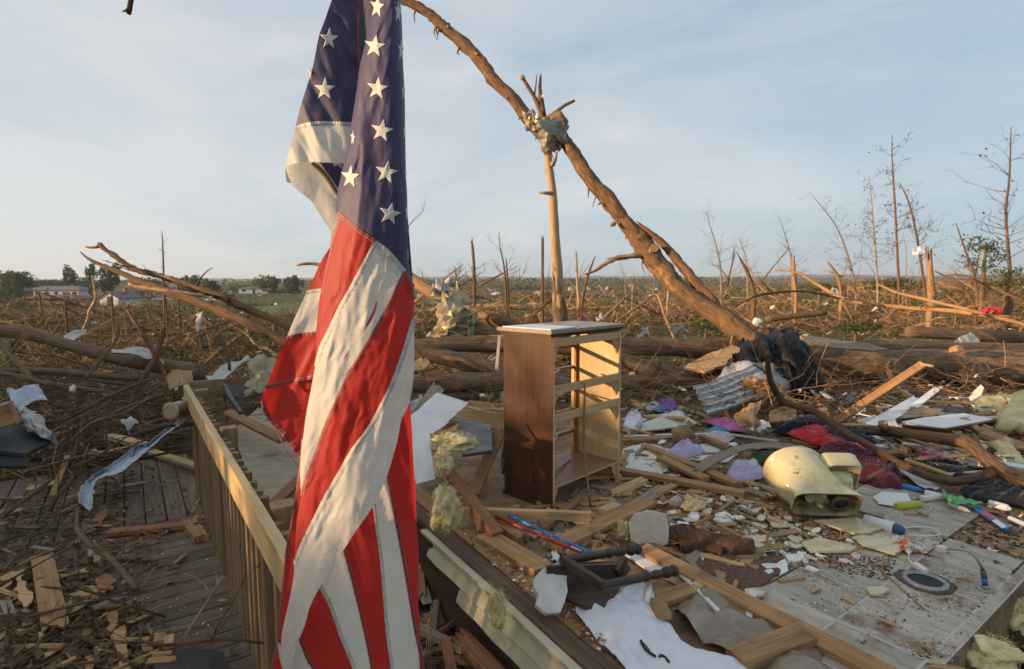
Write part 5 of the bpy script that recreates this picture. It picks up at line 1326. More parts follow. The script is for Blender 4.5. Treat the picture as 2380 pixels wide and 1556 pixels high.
FL = 'long fallen limbs over the brush on the right'
for i, (L, lab) in enumerate((
    ([(1797, 627, 21, 1.55), (1853, 634, 20.5, 2.48), (1903, 664, 20, 3.72), (1970, 697, 19, 4.34), (2087, 714, 18, 4.96), (2200, 722, 17, 5.58), (2300, 735, 16, 5.58)], 'longest broken limb sweeping right from the orange stump'),
    ([(2040, 661, 19, 1.86), (2087, 681, 18, 3.1), (2153, 697, 17, 3.72), (2253, 721, 16, 4.34), (2400, 760, 15, 4.96)], 'limb sloping down across the wide split stump'),
    ([(1703, 716, 16, 1.86), (1753, 690, 16.5, 2.48), (1793, 682, 17, 2.79), (1870, 678, 18, 2.48), (1953, 694, 19, 1.86)], 'arched limb left of the longest broken limb'),
    ([(2173, 631, 18, 1.86), (2220, 654, 17.5, 3.1), (2250, 685, 17, 3.1), (2267, 716, 16.5, 2.48)], 'thick bent limb right of the wide split stump'),
    ([(1977, 655, 20, 1.86), (1990, 680, 19, 2.48), (2008, 705, 18, 2.48)], 'short limb standing between the two long limbs'),
    ([(1432, 747, 17, 2.48), (1480, 715, 17.5, 2.79), (1525, 686, 18, 2.79), (1545, 735, 17, 2.48), (1570, 795, 15, 2.17)], 'sharply folded limb under the leaning trunk'),
    ([(2200, 640, 19, 1.55), (2240, 640, 18.5, 1.86), (2290, 662, 18, 2.17), (2380, 700, 17, 2.48)], 'slim limb arching to the right edge'),
    ([(1240, 735, 15, 2.48), (1265, 710, 15, 2.48), (1290, 690, 15, 1.86)], 'short limb leaning on the foot of the standing trunk'),
    ([(1205, 680, 18, 1.55), (1240, 700, 17, 1.86), (1290, 735, 16, 2.17)], 'thin limb sloping down to the standing trunk'),
    )):
    limb('fallen_limb', L, 'bare_wood' if i in (0, 1, 5) else 'bark_torn', lab, 'branch', FL, sides=8, bumpy=.22, step=.15, twigs=9, tl=1.1)

# ------------------------------------------------------------------ far houses and trees
def house(c, w, dp_, h, rh, wall, roof, label, yaw=0.0, win=3, gable=False, porch=False):
    t = empty('house', c, label, 'house')
    R_ = Matrix.Rotation(yaw, 3, 'Z')
    def P(x, y, z): return c + R_ @ V((x, y, z))
    def bx(name, x0, x1, y0, y1, z0, z1, mat, parent=t):
        vs = [P(x, y, z) for x in (x0, x1) for y in (y0, y1) for z in (z0, z1)]
        return world_obj(name, vs, [(0, 1, 3, 2), (4, 6, 7, 5), (0, 4, 5, 1), (2, 3, 7, 6), (0, 2, 6, 4), (1, 5, 7, 3)], MT(mat), parent)
    bx('wall', -w / 2, w / 2, 0, dp_, -.5, h, wall)
    o = .5
    if gable:
        vs = [P(-w / 2 - o, -o, h - .2), P(w / 2 + o, -o, h - .2), P(0, -o, h + rh), P(-w / 2 - o, dp_ + o, h - .2), P(w / 2 + o, dp_ + o, h - .2), P(0, dp_ + o, h + rh)]
        vs += [v - V((0, 0, .15)) for v in vs]
        rf = world_obj('roof', vs, [(0, 3, 5, 2), (1, 2, 5, 4), (6, 8, 11, 9), (7, 10, 11, 8), (0, 2, 8, 6), (2, 1, 7, 8), (3, 9, 11, 5), (5, 11, 10, 4), (0, 6, 9, 3), (1, 4, 10, 7)], MT(roof), t)
        vs = [P(-w / 2, 0, h), P(w / 2, 0, h), P(0, 0, h + rh - .15), P(-w / 2, dp_, h), P(w / 2, dp_, h), P(0, dp_, h + rh - .15)]
        world_obj('gable_wall', vs, [(0, 1, 2), (5, 4, 3), (0, 3, 4, 1)], MT(wall), t)
    else:
        vs = [P(-w / 2 - o, -o, h), P(w / 2 + o, -o, h), P(w / 2 + o, dp_ + o, h), P(-w / 2 - o, dp_ + o, h), P(-w / 2 + dp_ * .3, dp_ / 2, h + rh), P(w / 2 - dp_ * .3, dp_ / 2, h + rh)]
        rf = world_obj('roof', vs, [(0, 1, 5, 4), (1, 2, 5), (2, 3, 4, 5), (3, 0, 4), (0, 3, 2, 1)], MT(roof), t)
    bx('chimney', w * .2, w * .2 + .6, dp_ * .45, dp_ * .45 + .6, h + rh * .4, h + rh + .6, 'wall_brick', rf)
    for i in range(win):
        x = -w / 2 + w * (i + .5) / win
        if i == win // 2: bx('door', x - .5, x + .5, -.06, .0, 0, 2.1, 'window_dark')
        else:
            q = bx('window', x - .75, x + .75, -.06, .0, .9, 2.0, 'window_dark'); bx('frame', x - .03, x + .03, -.09, -.061, .9, 2.0, 'wall_white', q); bx('sill', x - .85, x + .85, -.12, -.061, .80, .88, 'wall_white', q)
    return t
def gpt(x, y, d): q = at(x, y, d); return V((q.x, q.y, gz(q.x, q.y)))
house(gpt(120, 690, 205), 19, 10, 2.6, 1.5, 'wall_white', 'roof_grey', 'white single-storey house with a low grey roof at the far left', .05, 6)
house(gpt(105, 700, 140), 13, 8, 1.3, 1.0, 'wall_brick', 'roof_brown', 'low house with a brown roof in front of the white house', .1, 4)
house(gpt(254, 705, 130), 5.0, 6, 1.9, 1.4, 'wall_white', 'roof_grey', 'small white gabled shed right of the white house', -.2, 1, True)
house(gpt(330, 690, 185), 13.5, 9, 2.5, 1.5, 'wall_brick', 'roof_brown', 'brown brick house behind the two long left branches', 0, 5)
house(gpt(2, 690, 190), 8, 9, 2.8, 2.3, 'wall_brick', 'roof_brown', 'brown gabled house cut off by the left edge', .1, 1, True)
house(gpt(590, 680, 260), 13, 9, 2.2, .9, 'wall_white', 'roof_grey', 'pale damaged far house left of the flag', .1, 3)
def leafy(L, r_px, ry, d, n, label, mat='leaf_green', group='leafy trees round the houses', leaf=.45, seed=0, trunk=True):
    x, y = L; c = at(x, y, d); rr = random.Random(seed)
    base = V((c.x, c.y, gz(c.x, c.y)))
    t = empty('leafy_tree', base, label, 'tree', group)
    R_, H = r_px * px(d), ry * px(d)
    tube('trunk', [base - V((0, 0, .2)), base.lerp(c, .6), c + V((0, 0, H * .4))], [R_ * .12, R_ * .08, R_ * .03], 'bark', parent=t, sides=6, step=.8)
    lobes = [(V((rr.uniform(-.62, .62) * R_, rr.uniform(-.62, .62) * R_, rr.uniform(-.8, .75) * H)), rr.uniform(.25, .45)) for _ in range(16)]
    S = Stuff()
    for i in range(n):
        o_, k = rr.choice(lobes)
        dvec = V((rr.gauss(0, 1), rr.gauss(0, 1), rr.gauss(0, 1))).normalized() * rr.uniform(.5, 1.05)
        p_ = c + o_ + V((dvec.x * k * R_, dvec.y * k * R_, dvec.z * k * H))
        if p_.z < base.z: p_.z = base.z + .1
        S.leaf(p_, leaf * rr.uniform(.6, 1.3), 0 if rr.random() < .7 else 1, rr, 1.0)
    S.build('crown', [mat, 'leaf_pale'], parent=t)
lt_ = [((4, 667), 62, 48, 178, 3380, 'dark leafy tree at the far left edge'), ((62, 667), 50, 32, 222, 1950, 'low leafy tree behind the brown gabled house'),
       ((140, 663), 84, 22, 235, 2600, 'wide leafy tree behind the white house roof'), ((165, 653), 16, 32, 222, 780, 'pointed pale tree over the white house'),
       ((214, 650), 12, 38, 200, 585, 'thin ragged tree right of the white house'), ((254, 657), 22, 40, 190, 1430, 'dense dark tree between the white house and brick house'),
       ((345, 667), 50, 22, 225, 1690, 'leafy tree behind the brick house'), ((440, 667), 30, 25, 215, 1170, 'round leafy tree under the crossing branches'),
       ((487, 671), 22, 25, 185, 1170, 'dark round tree right of the brick house'), ((560, 673), 60, 11, 300, 1170, 'low hedge of trees left of the flag'),
       ((622, 667), 36, 24, 265, 1430, 'leafy tree clump left of the flag'), ((676, 665), 30, 26, 255, 1300, 'leafy tree half hidden by the flag'),
       ((55, 720), 52, 20, 115, 1430, 'dark bush in front of the brown roofed house'), ((215, 727), 42, 14, 95, 1040, 'low dark bush left of the small shed'), ((10, 695), 34, 25, 150, 1170, 'dark bush below the brown gabled house'),
       ((1030, 667), 40, 9, 330, 585, 'far low tree clump right of the flag'), ((1225, 673), 60, 9, 340, 780, 'far tree line left of the standing trunk')]
for i, a in enumerate(lt_): leafy(*a, seed=100 + i, leaf=.0045 * a[3])
leafy((2290, 580), 62, 40, 24, 650, 'sparse green bush on the right edge under the tall bare tree', 'leaf_green', 'green bushes on the right', .11, 201)
leafy((2345, 650), 80, 34, 22, 1000, 'green bush low at the right edge', 'leaf_pale', 'green bushes on the right', .10, 202)
leafy((2080, 660), 70, 14, 40, 450, 'low scrubby bush behind the long limbs', 'leaf_pale', 'green bushes on the right', .22, 203)
leafy((1905, 668), 50, 10, 46, 350, 'low scrub left of the leaning bare tree', 'leaf_pale', 'green bushes on the right', .24, 204)
leafy((1990, 760), 60, 14, 13.5, 420, 'scrubby green patch behind the thick trunk on the right', 'leaf_pale', 'green bushes on the right', .07, 205)
leafy((1640, 760), 50, 12, 13.0, 300, 'scrubby green patch beside the leaning trunk foot', 'leaf_pale', 'green bushes on the right', .07, 206)

# unseen trees added left of the camera, crowns shaped to shade the near wreckage
def shade_tree(x, y, R_, H, z, n, seed, label, leaf=.20):
    rr = random.Random(seed); base = V((x, y, gz(x, y)))
    t = empty('shade_tree', base, label, 'tree', 'trees left of the picture')
    c = V((x, y, z))
    tube('trunk', [base, V((x + rr.uniform(-.3, .3), y, z)), V((x + rr.uniform(-.6, .6), y + .3, z + H))], [.16, .11, .04], 'bark', parent=t, sides=8, step=.4)
    out = []
    for i in range(14):
        a = rr.uniform(0, 6.3); grow(V((x, y, z + rr.uniform(-H * .6, H * .7))), V((math.cos(a), math.sin(a), rr.uniform(-.1, .6))).normalized(), R_ * .8, .045, 2, rr, out, .6, .25, (2, 4), .6)
    a, b_, q = twigs_mesh(out, 4); world_obj('branch', a, b_, MT('bark'), t, True, q)
    S = Stuff(); lobes = [(V((rr.uniform(-.6, .6) * R_, rr.uniform(-.7, .7) * R_, rr.uniform(-.75, .6) * H)), rr.uniform(.25, .45)) for _ in range(22)]
    for i in range(n):
        o_, k = rr.choice(lobes); dv = V((rr.gauss(0, 1), rr.gauss(0, 1), rr.gauss(0, 1))).normalized() * rr.random() ** .4
        S.leaf(c + o_ + V((dv.x * k * R_, dv.y * k * R_, dv.z * k * H)), leaf * rr.uniform(.7, 1.4), 0, rr, 1.0)
    S.build('crown', ['leaf_green'], parent=t)

# ------------------------------------------------------------------ boards and lumber on the house floor
LB = 'loose boards on the house floor'
def bd(x0, y0, z0, x1, y1, z1, w, t, mat, label, cat='board', ja=0.0, jb=0.0, roll=0.0, group=LB, name='board', **kw):
    return board(name, on(x0, y0, z0), on(x1, y1, z1), w, t, mat, label, cat, group, ja=ja, jb=jb, roll=roll, **kw)
bd(1495, 1278, .05, 2080, 1580, .035, .088, .04, 'lumber_tan', 'long brown stud lying between the chair wreck and the grey tiles', roll=.25, warp=.003, seg=8)
bd(1440, 1093, .03, 1732, 1150, .05, .088, .038, 'lumber_tan', 'brown stud running from the dresser foot toward the toilet', warp=.004, seg=6)
bd(1498, 1036, .03, 1716, 1128, .06, .085, .038, 'lumber_tan', 'stud slanting down right to the lavender cloth', warp=.003, seg=6)
bd(1535, 1064, .07, 1640, 1114, .07, .08, .036, 'lumber_tan', 'shorter stud lying against the slanting stud', roll=.1)
bd(1402, 1157, .03, 1498, 1114, .02, .07, .02, 'splinter', 'sharply splintered pale board right of the dresser foot', ja=.16, roll=.2)
bd(1424, 1156, .012, 1500, 1123, .012, .045, .018, 'splinter', 'thin splintered strip beside the sharply splintered board', ja=.08)
bd(1285, 1272, .05, 1512, 1164, .03, .13, .035, 'lumber_tan', 'wide brown plank lying from the carpet edge up right', jb=.12, warp=.004, seg=6)
bd(1262, 1231, .03, 1349, 1160, .03, .055, .04, 'lumber_tan', 'short square lumber piece in front of the dresser', jb=.02)
bd(1036, 1095, .30, 1155, 1250, .05, .085, .085, 'lumber_red', 'thick red brown beam propped on the sill left of the dresser', warp=.002)
bd(1040, 1098, .24, 1085, 1160, .16, .05, .06, 'lumber_red', 'red brown offcut nailed to the propped beam', ja=.03)
bd(1129, 1246, .045, 1262, 1328, .045, .13, .04, 'lumber_tan', 'mouldy brown plank lying along the sill below the beam', warp=.004)
bd(1148, 1214, .05, 1216, 1258, .05, .07, .06, 'lumber_tan', 'broken lumber chunk right of the propped beam', jb=.05, ja=.04)
bd(1168, 990, .42, 1099, 1152, .02, .125, .022, 'lumber_tan', 'pointed brown plank leaning up left of the dresser', ja=.22, roll=.3)
bd(1452, 1015, .04, 1694, 1008, .05, .030, .022, 'white_paint', 'long white edged strip behind the dresser')
bd(1446, 1026, .03, 1560, 1019, .03, .04, .03, 'lumber_tan', 'brown strip under the white edged strip right of the dresser')
bd(1698, 1010, .03, 1815, 1027, .03, .03, .016, 'white_paint', 'white lath running right toward the red cloth')
bd(1629, 1015, .05, 1700, 1044, .05, .06, .045, 'lumber_tan', 'yellow brown block of lumber beside the grey bottle', jb=.03)
bd(1935, 985, .05, 2147, 846, .72, .095, .030, 'lumber_tan', 'long tan plank propped diagonally against the thick trunk', roll=.5, warp=.002)
bd(2140, 846, .73, 2166, 851, .74, .03, .02, 'pine', 'small pale stick at the top end of the propped tan plank', ja=.03)
bd(2018, 996, .08, 2140, 925, .22, .14, .012, 'white_board', 'long white board lying slanted right of the propped plank', jb=.08, roll=.2)
bd(2122, 948, .2, 2180, 902, .34, .08, .012, 'white_board', 'narrow white board end above the slanted white board', jb=.1)
bd(2150, 932, .22, 2262, 938, .18, .035, .02, 'pine', 'pale lath beside the yellow insulation')
bd(2210, 985, .1, 2232, 1005, .08, .03, .012, 'white_board', 'short white strip in front of the white topped box', 'strip')
bd(2294, 1010, .12, 2400, 1050, .1, .16, .05, 'lumber_tan', 'thick grey topped board at the right edge under the insulation')
bd(1582, 1334, .04, 1733, 1485, .015, .024, .016, 'white_paint', 'long white chipped stick in front of the tiles', 'stick')
bd(1751, 1378, .03, 1732, 1486, .012, .030, .022, 'white_paint', 'short white stick meeting the long white one', 'stick')
bd(1713, 1535, .05, 1872, 1474, .05, .12, .04, 'lumber_tan', 'brown beam end in the clear plastic at the bottom')
bd(1500, 1405, .02, 1640, 1360, .02, .10, .03, 'lumber_tan', 'brown plank half under the white cloth by the chair wreck')
bd(1520, 1150, .03, 1566, 1128, .03, .06, .02, 'splinter', 'splintered board end under the brown studs', ja=.06)
bd(1455, 1190, .04, 1545, 1133, .02, .11, .02, 'lumber_grey', 'grey brown plank lying behind the drywall piece', ja=.05)
bd(1398, 1190, .05, 1434, 1176, .05, .07, .04, 'pine', 'stubby pale block at the end of the wide plank')
bd(1810, 1350, .02, 1870, 1342, .02, .02, .014, 'splinter', 'thin pale stick on the upper tiles', 'stick')
bd(1558, 1254, .03, 1622, 1266, .03, .035, .012, 'splinter', 'orange splinter lying in front of the carpet roll', 'stick', ja=.06)
bd(1696, 1400, .02, 1712, 1350, .05, .02, .012, 'splinter', 'pointed splinter standing in the brown rug', 'stick', ja=.06)
bd(2040, 1320, .012, 2150, 1420, .012, .010, .008, 'lumber_tan', 'thin rusty brown rod across the tiles below the drain', 'stick')
bd(2150, 1545, .015, 2245, 1560, .015, .03, .01, 'splinter', 'pale lath on the tiles at the bottom right', 'stick', ja=.05)
bd(1770, 1412, .02, 1790, 1440, .02, .03, .02, 'lumber_grey', 'short grey wood piece on the tile edge', 'board', ja=.02)

# pale drawer frame rail with its corner blocks
pr = empty('drawer_frame_rail', on(1220, 1205, 0), 'pale new wooden rail with corner blocks lying in front of the dresser', 'rail')
a0, a1 = on(1064, 1189, .14), on(1374, 1200, .10)
board('rail', a0, a1, .030, .058, 'pine', parent=pr, roll=.12)
dxr = (a1 - a0).normalized()
for e, s in ((a0, 1), (a1, -1)):
    c = e + dxr * s * .012
    slab('corner_block', [c + V((0, -.018, -.03)), c + dxr * s * .11 + V((0, -.018, -.03)), c + dxr * s * .02 + V((0, -.018, -.095)), c + V((0, -.018, -.095))], .02, 'pine', parent=pr)
def rod(x0, y0, z0, x1, y1, z1, r, mat, label, cat='rod', **kw):
    return tube('rod', [on(x0, y0, z0), on((x0 + x1) / 2, (y0 + y1) / 2, (z0 + z1) / 2), on(x1, y1, z1)], [r, r, r], mat, label, cat, sides=10, bumpy=0, **kw)
rod(1162, 1189, .12, 1392, 1294, .07, .0085, 'plastic_blue', 'bright blue plastic rod lying beside the red one')
rod(1152, 1201, .11, 1352, 1286, .06, .0085, 'plastic_red', 'bright red plastic rod lying beside the blue one')
rod(640, 1006, -.1, 700, 1092, -.1, .008, 'plastic_red', 'red plastic rod behind the flag by the railing')

# white broken panels right of the flag
slab('cabinet_board', [at(950, 968, 3.95), at(1013, 919, 4.65), at(1091, 934, 4.75), at(1028, 995, 4.1), at(1001, 1013, 3.92), at(945, 1004, 3.8)], .014, 'white_board', 'broken white cabinet panel lying over the drawer right of the flag', 'panel', jit=.004, step=.06)
slab('cabinet_board', [at(945, 965, 3.85), at(996, 988, 3.82), at(1012, 1114, 3.55), at(966, 1130, 3.5), at(942, 1050, 3.6)], .014, 'white_board', 'upright white cabinet panel right against the flag edge', 'panel', jit=.003, step=.06)
board('board', at(960, 985, 4.4), at(1022, 895, 5.2), .12, .02, 'lumber_grey', 'grey plank slanting up behind the white panels', 'board', LB, roll=.6, jb=.1)
sheet('white_scrap', quad([(950, 935, 5.0), (975, 925, 5.3), (985, 950, 5.1), (955, 968, 4.9)]), 'pale_paper', 'crumpled white scrap beside the flag above the white panels', 'scrap', amp=.03)
slab('flat_sheet', [at(1065, 985, 4.6), at(1140, 990, 4.6), at(1145, 1050, 4.1), at(1075, 1060, 4.0)], .03, 'metal_dark', 'dark grey flat panel behind the leaning pointed plank', 'panel')

# yellow insulation
IN = 'clumps of yellow insulation'
def fluff(name, c, s, label, seed, n=170, flat=.6, mat='fibreglass', amp=.55):
    t = empty(name, c - V((0, 0, s[2])), label, 'insulation', IN)
    blob('wool', c, s[0], s[1], s[2], mat, parent=t, amp=amp * 1.25, freq=1.5, seed=seed, nu=64, nv=44, oct=6)
    rr = random.Random(seed); S = Stuff()
    for i in range(n):
        d = V((rr.gauss(0, 1), rr.gauss(0, 1), rr.gauss(0, 1))).normalized()
        p = c + V((d.x * s[0], d.y * s[1], d.z * s[2])) * rr.uniform(.8, 1.15)
        for _ in range(5): S.stick(p + V((rr.gauss(0, .01), rr.gauss(0, .01), rr.gauss(0, .01))), rr.uniform(.015, .05), .0011, 0, rr, .9, .6)
    S.build('tuft', [mat], parent=t)
fluff('insulation', at(1052, 1030, 3.75), (.145, .10, .058), 'yellow insulation clump spilling from behind the white panels', 3, 220)
fluff('insulation', at(1036, 1182, 3.2), (.075, .07, .13), 'yellow insulation clump hanging at the end of the pale rail', 5, 220)
fluff('insulation', at(1030, 1075, 3.5), (.05, .06, .08), 'greyish insulation wad between the two yellow clumps', 7, 120)
fluff('insulation', at(1157, 1420, 2.5), (.032, .03, .085), 'yellow insulation tuft stuck on the cream siding', 9, 120)
fluff('insulation', on(1500, 948, .06), (.10, .08, .05), 'yellow insulation right behind the dresser', 11, 120)
fluff('insulation', on(1560, 955, .05), (.20, .10, .05), 'flat yellow insulation strip under the purple cloth', 13, 160)
fluff('insulation', on(1610, 1178, .04), (.07, .05, .05), 'small brown yellow wad right of the pink rosette', 15, 110)
fluff('insulation', on(1447, 1237, .05), (.03, .03, .07), 'thin yellow insulation wisp left of the drywall piece', 17, 80)
fluff('insulation', at(1620, 1360, 2.7), (.02, .02, .01), 'tiny yellow wad near the white cloth', 18, 10)
def batt(P, t, label, seed):
    sheet('insulation_batt', P, 'fibreglass', label, 'insulation', IN, sub=9, amp=.05, freq=9, seed=seed, thick=t, ragged=.015, ridge=.3)
batt(quad([(2258, 925, 7.0), (2370, 922, 7.0), (2366, 960, 6.7), (2262, 962, 6.7)]), .10, 'yellow insulation batt standing at the right behind the lath', 1)
batt(quad([(2330, 955, 5.8), (2400, 900, 6.0), (2420, 1010, 5.4), (2322, 990, 5.4)]), .10, 'large yellow insulation batt at the right edge', 2)
batt(quad([(2305, 1030, 5.0), (2340, 1025, 5.0), (2400, 1095, 4.5), (2350, 1090, 4.5)]), .08, 'lower yellow insulation batt at the right edge below the board', 3)
fluff('insulation', at(2300, 1520, 2.4), (.10, .08, .06), 'dirty insulation under the tile floor at the bottom right', 21, 140)
fluff('insulation', at(2370, 1440, 2.8), (.10, .08, .08), 'dirty insulation below the floor edge at the far right', 23, 140)

# ------------------------------------------------------------------ the dark chair wreck
cw = empty('broken_chair', on(1420, 1400, 0), 'dark wooden broken chair with turned legs lying on its side', 'chair')
slab('seat', onD([(1265, 1374, .10), (1322, 1311, .16), (1452, 1307, .16), (1465, 1324, .14), (1402, 1431, .06)]), .024, 'chair_wood', parent=cw)
turned = [(0, .020), (.04, .021), (.30, .022), (.50, .021), (.54, .014), (.565, .024), (.585, .024), (.60, .015), (.66, .019), (.72, .024), (.77, .021), (.81, .013), (.83, .013), (.845, .026), (.875, .030), (.90, .026), (.915, .013), (.93, .013), (.945, .027), (.97, .030), (.99, .024), (1, .010)]
lathe('leg', on(1305, 1303, .24), on(1487, 1276, .14), turned, 'chair_wood', parent=cw)
lathe('leg', on(1393, 1364, .20), on(1571, 1326, .10), turned, 'chair_wood', parent=cw)
board('side_rail', on(1313, 1305, .25), on(1401, 1362, .21), .032, .045, 'chair_wood', parent=cw)
N = 16; vs = []
p0, p1 = on(1270, 1333, .20), on(1434, 1326, .17)
for i in range(N + 1):
    f = i / N; c = p0.lerp(p1, f); cut = .020 + .022 * math.sin(math.pi * f) + .012 * math.cos(f * 6 * math.pi)
    for dy in (0, .02):
        vs += [c + V((0, dy, .03)), c + V((0, dy, .03 - .095 + cut))]
fs = []
for i in range(N):
    a = i * 4; fs += [(a, a + 1, a + 5, a + 4), (a + 2, a + 6, a + 7, a + 3), (a, a + 4, a + 6, a + 2), (a + 1, a + 3, a + 7, a + 5)]
fs += [(0, 2, 3, 1), (N * 4, N * 4 + 1, N * 4 + 3, N * 4 + 2)]
world_obj('apron', vs, fs, MT('chair_wood'), cw)
board('stretcher', on(1432, 1330, .17), on(1452, 1300, .20), .03, .035, 'chair_wood', parent=cw)
board('block', on(1405, 1385, .10), on(1412, 1395, .04), .035, .035, 'chair_wood', parent=cw)
slab('white_board', onD([(1452, 1291, .02), (1475, 1286, .03), (1550, 1318, .03), (1520, 1335, .02)]), .012, 'white_board', 'white trim board lying between the chair wreck legs', 'board', jit=.003)
slab('white_slab', [at(1243, 1342, 2.60), at(1262, 1322, 2.66), at(1298, 1306, 2.72), at(1316, 1330, 2.68), at(1312, 1400, 2.56), at(1300, 1427, 2.52), at(1268, 1430, 2.50), at(1243, 1412, 2.52)], .03, 'plaster', 'thick rounded white plaster slab leaning on the siding by the chair wreck', 'slab', jit=.006, step=.04)
tube('rusty_pipe', [on(1276, 1425, -.05), on(1264, 1470, -.16), on(1252, 1508, -.28)], [.017, .016, .015], 'lumber_red', 'short rusty pipe sticking down over the siding', 'pipe', sides=10, bumpy=.1)

# white cloth, printed
wc = empty('white_cloth', on(1540, 1500, 0), 'dirty white cloth with dark print draped over the floor edge at the bottom', 'cloth')
wcl = sheet('cloth', [[on(*q) for q in r_] for r_ in (
    ((1436, 1362, .10), (1472, 1350, .12), (1515, 1358, .09)), ((1340, 1404, .06), (1430, 1398, .09), (1524, 1402, .07)), ((1372, 1465, .05), (1470, 1450, .08), (1562, 1451, .05)),
    ((1430, 1530, .05), (1510, 1505, .08), (1604, 1505, .05)), ((1500, 1610, .05), (1600, 1565, .08), (1745, 1553, .04)), ((1560, 1680, .05), (1680, 1640, .07), (1800, 1615, .04)))],
    'cloth_white', parent=wc, sub=16, amp=.034, freq=5.5, seed=7, thick=.003, pleat=(3.5, .012), ridge=.6)
bpy.context.view_layer.update()
def drop(x, y, lift=.008):
    """point on the white cloth under a measured spot"""
    mw = wcl.matrix_world.inverted(); o_ = mw @ CP; d_ = (mw.to_3x3() @ ray(x, y)).normalized()
    ok, loc, nor, _ = wcl.ray_cast(o_, d_)
    return (wcl.matrix_world @ (loc - d_ * lift)) if ok else on(x, y, .06)
for L_, w_ in (([(1489, 1487), (1492, 1497), (1500, 1510), (1510, 1518), (1525, 1527)], .006), ([(1532, 1528), (1537, 1523), (1546, 1528), (1556, 1540)], .006), ([(1489, 1490), (1500, 1500), (1512, 1516)], .003)):
    L_ = [(a[0] + (b[0] - a[0]) * k / 5, a[1] + (b[1] - a[1]) * k / 5) for a, b in zip(L_, L_[1:]) for k in range(5)] + [L_[-1]]
    tube('print', [drop(*q) for q in L_], [w_ * .35] + [w_] * (len(L_) - 2) + [w_ * .3], 'cloth_black', parent=wc, sides=5, bumpy=0, step=.01)

# clear plastic sheeting beside it
sheet('plastic_sheet', [[on(1560, 1400, .02), on(1680, 1365, .02), on(1760, 1400, .02)], [on(1620, 1470, .05), on(1720, 1440, .06), on(1850, 1470, .03)], [on(1720, 1540, .03), on(1800, 1520, .06), on(1960, 1545, .03)], [on(1780, 1600, .03), on(1900, 1600, .05), on(2060, 1610, .03)]],
      'clear_plastic', 'wrinkled brownish clear plastic sheet between the white cloth and the stud', 'plastic', sub=12, amp=.05, freq=5, seed=6)
rg_ = heap('rag', [(1500, 1400), (1530, 1392), (1552, 1412), (1560, 1440), (1535, 1438), (1512, 1425)], .05, .05, 'brown_paper', 'crumpled brown rag on the white cloth', 'rag', folds=.8, freq=20)
tube('tube', [on(1502, 1402, .08), on(1507, 1385, .09), on(1509, 1360, .09)], [.016, .017, .016], 'plaster', 'short white tube lying on the white cloth', 'tube', sides=12, bumpy=.03)

# carpet
RG = 'carpet pieces on the floor'
def roll_(L, r, label, seed):
    t = empty('carpet_roll', on(*L[0]), label, 'carpet', RG)
    pts = [on(*a) for a in L]
    tube('roll', pts, [r * .92, r, r * 1.03, r][:len(pts)], 'carpet', parent=t, sides=18, bumpy=.08, step=.03)
    S = Stuff(); rr = random.Random(seed); pp, _ = smooth_path(pts, [1] * len(pts), .01)
    for i in range(6500):
        k = rr.randrange(len(pp) - 1); q = pp[k]; ax = (pp[k + 1] - pp[k]).normalized()
        a = rr.uniform(0, 6.28); u_ = ax.cross(V((0, 0, 1))).normalized(); w_ = ax.cross(u_)
        d = u_ * math.cos(a) + w_ * math.sin(a); p_ = q + d * r * rr.uniform(.93, 1.03)
        tip = p_ + (d + V((rr.gauss(0, .4), rr.gauss(0, .4), rr.gauss(0, .4)))) * rr.uniform(.005, .012); sv = ax * .0014
        S.add([p_ - sv, p_ + sv, tip], [(0, 1, 2)], 0 if rr.random() < .6 else 1)
    S.build('pile', ['carpet', 'lumber_red'], parent=t)
roll_([(1556, 1244, .05), (1620, 1252, .052), (1690, 1268, .05), (1752, 1276, .05)], .052, 'rolled brown shag carpet below the drywall piece', 3)
roll_([(1580, 1272, .03), (1640, 1276, .03), (1680, 1285, .03)], .030, 'small brown carpet fold under the shag roll', 4)
shard('rug', [(1560, 1300), (1640, 1278), (1760, 1278), (1830, 1300), (1818, 1325), (1740, 1385), (1690, 1400), (1600, 1360)], 'carpet', 'flat dark brown rug piece beside the tiles', 'rug', RG, z=.016, t=.014, jit=.006, step=.05)
shard('carpet_patch', [(1180, 1235), (1290, 1150), (1440, 1120), (1500, 1160), (1300, 1275), (1260, 1330), (1190, 1300)], 'carpet_tan', 'worn tan carpet in front of the dresser', 'carpet', RG, z=.006, t=.008, jit=.012, step=.06)
shard('vinyl_scrap', [(1448, 1045), (1500, 1030), (1580, 1050), (1560, 1085), (1540, 1103), (1450, 1092)], 'plaster', 'cracked white sheet flooring right of the dresser', 'flooring', z=.012, t=.006, jit=.012, step=.04)
shard('vinyl_scrap', [(1570, 1045), (1650, 1030), (1730, 1045), (1690, 1075), (1600, 1070)], 'plaster', 'cracked white flooring behind the grey driftwood plank', 'flooring', z=.010, t=.006, jit=.012, step=.04)
slab('drywall_piece', onD([(1462, 1218, .14), (1475, 1196, .20), (1512, 1186, .22), (1546, 1194, .20), (1555, 1222, .14), (1552, 1262, .03), (1535, 1273, .01), (1490, 1268, .01), (1466, 1255, .04)]), .014, 'drywall', 'cream drywall piece propped up right of the wide plank', 'drywall', jit=.006, step=.04)

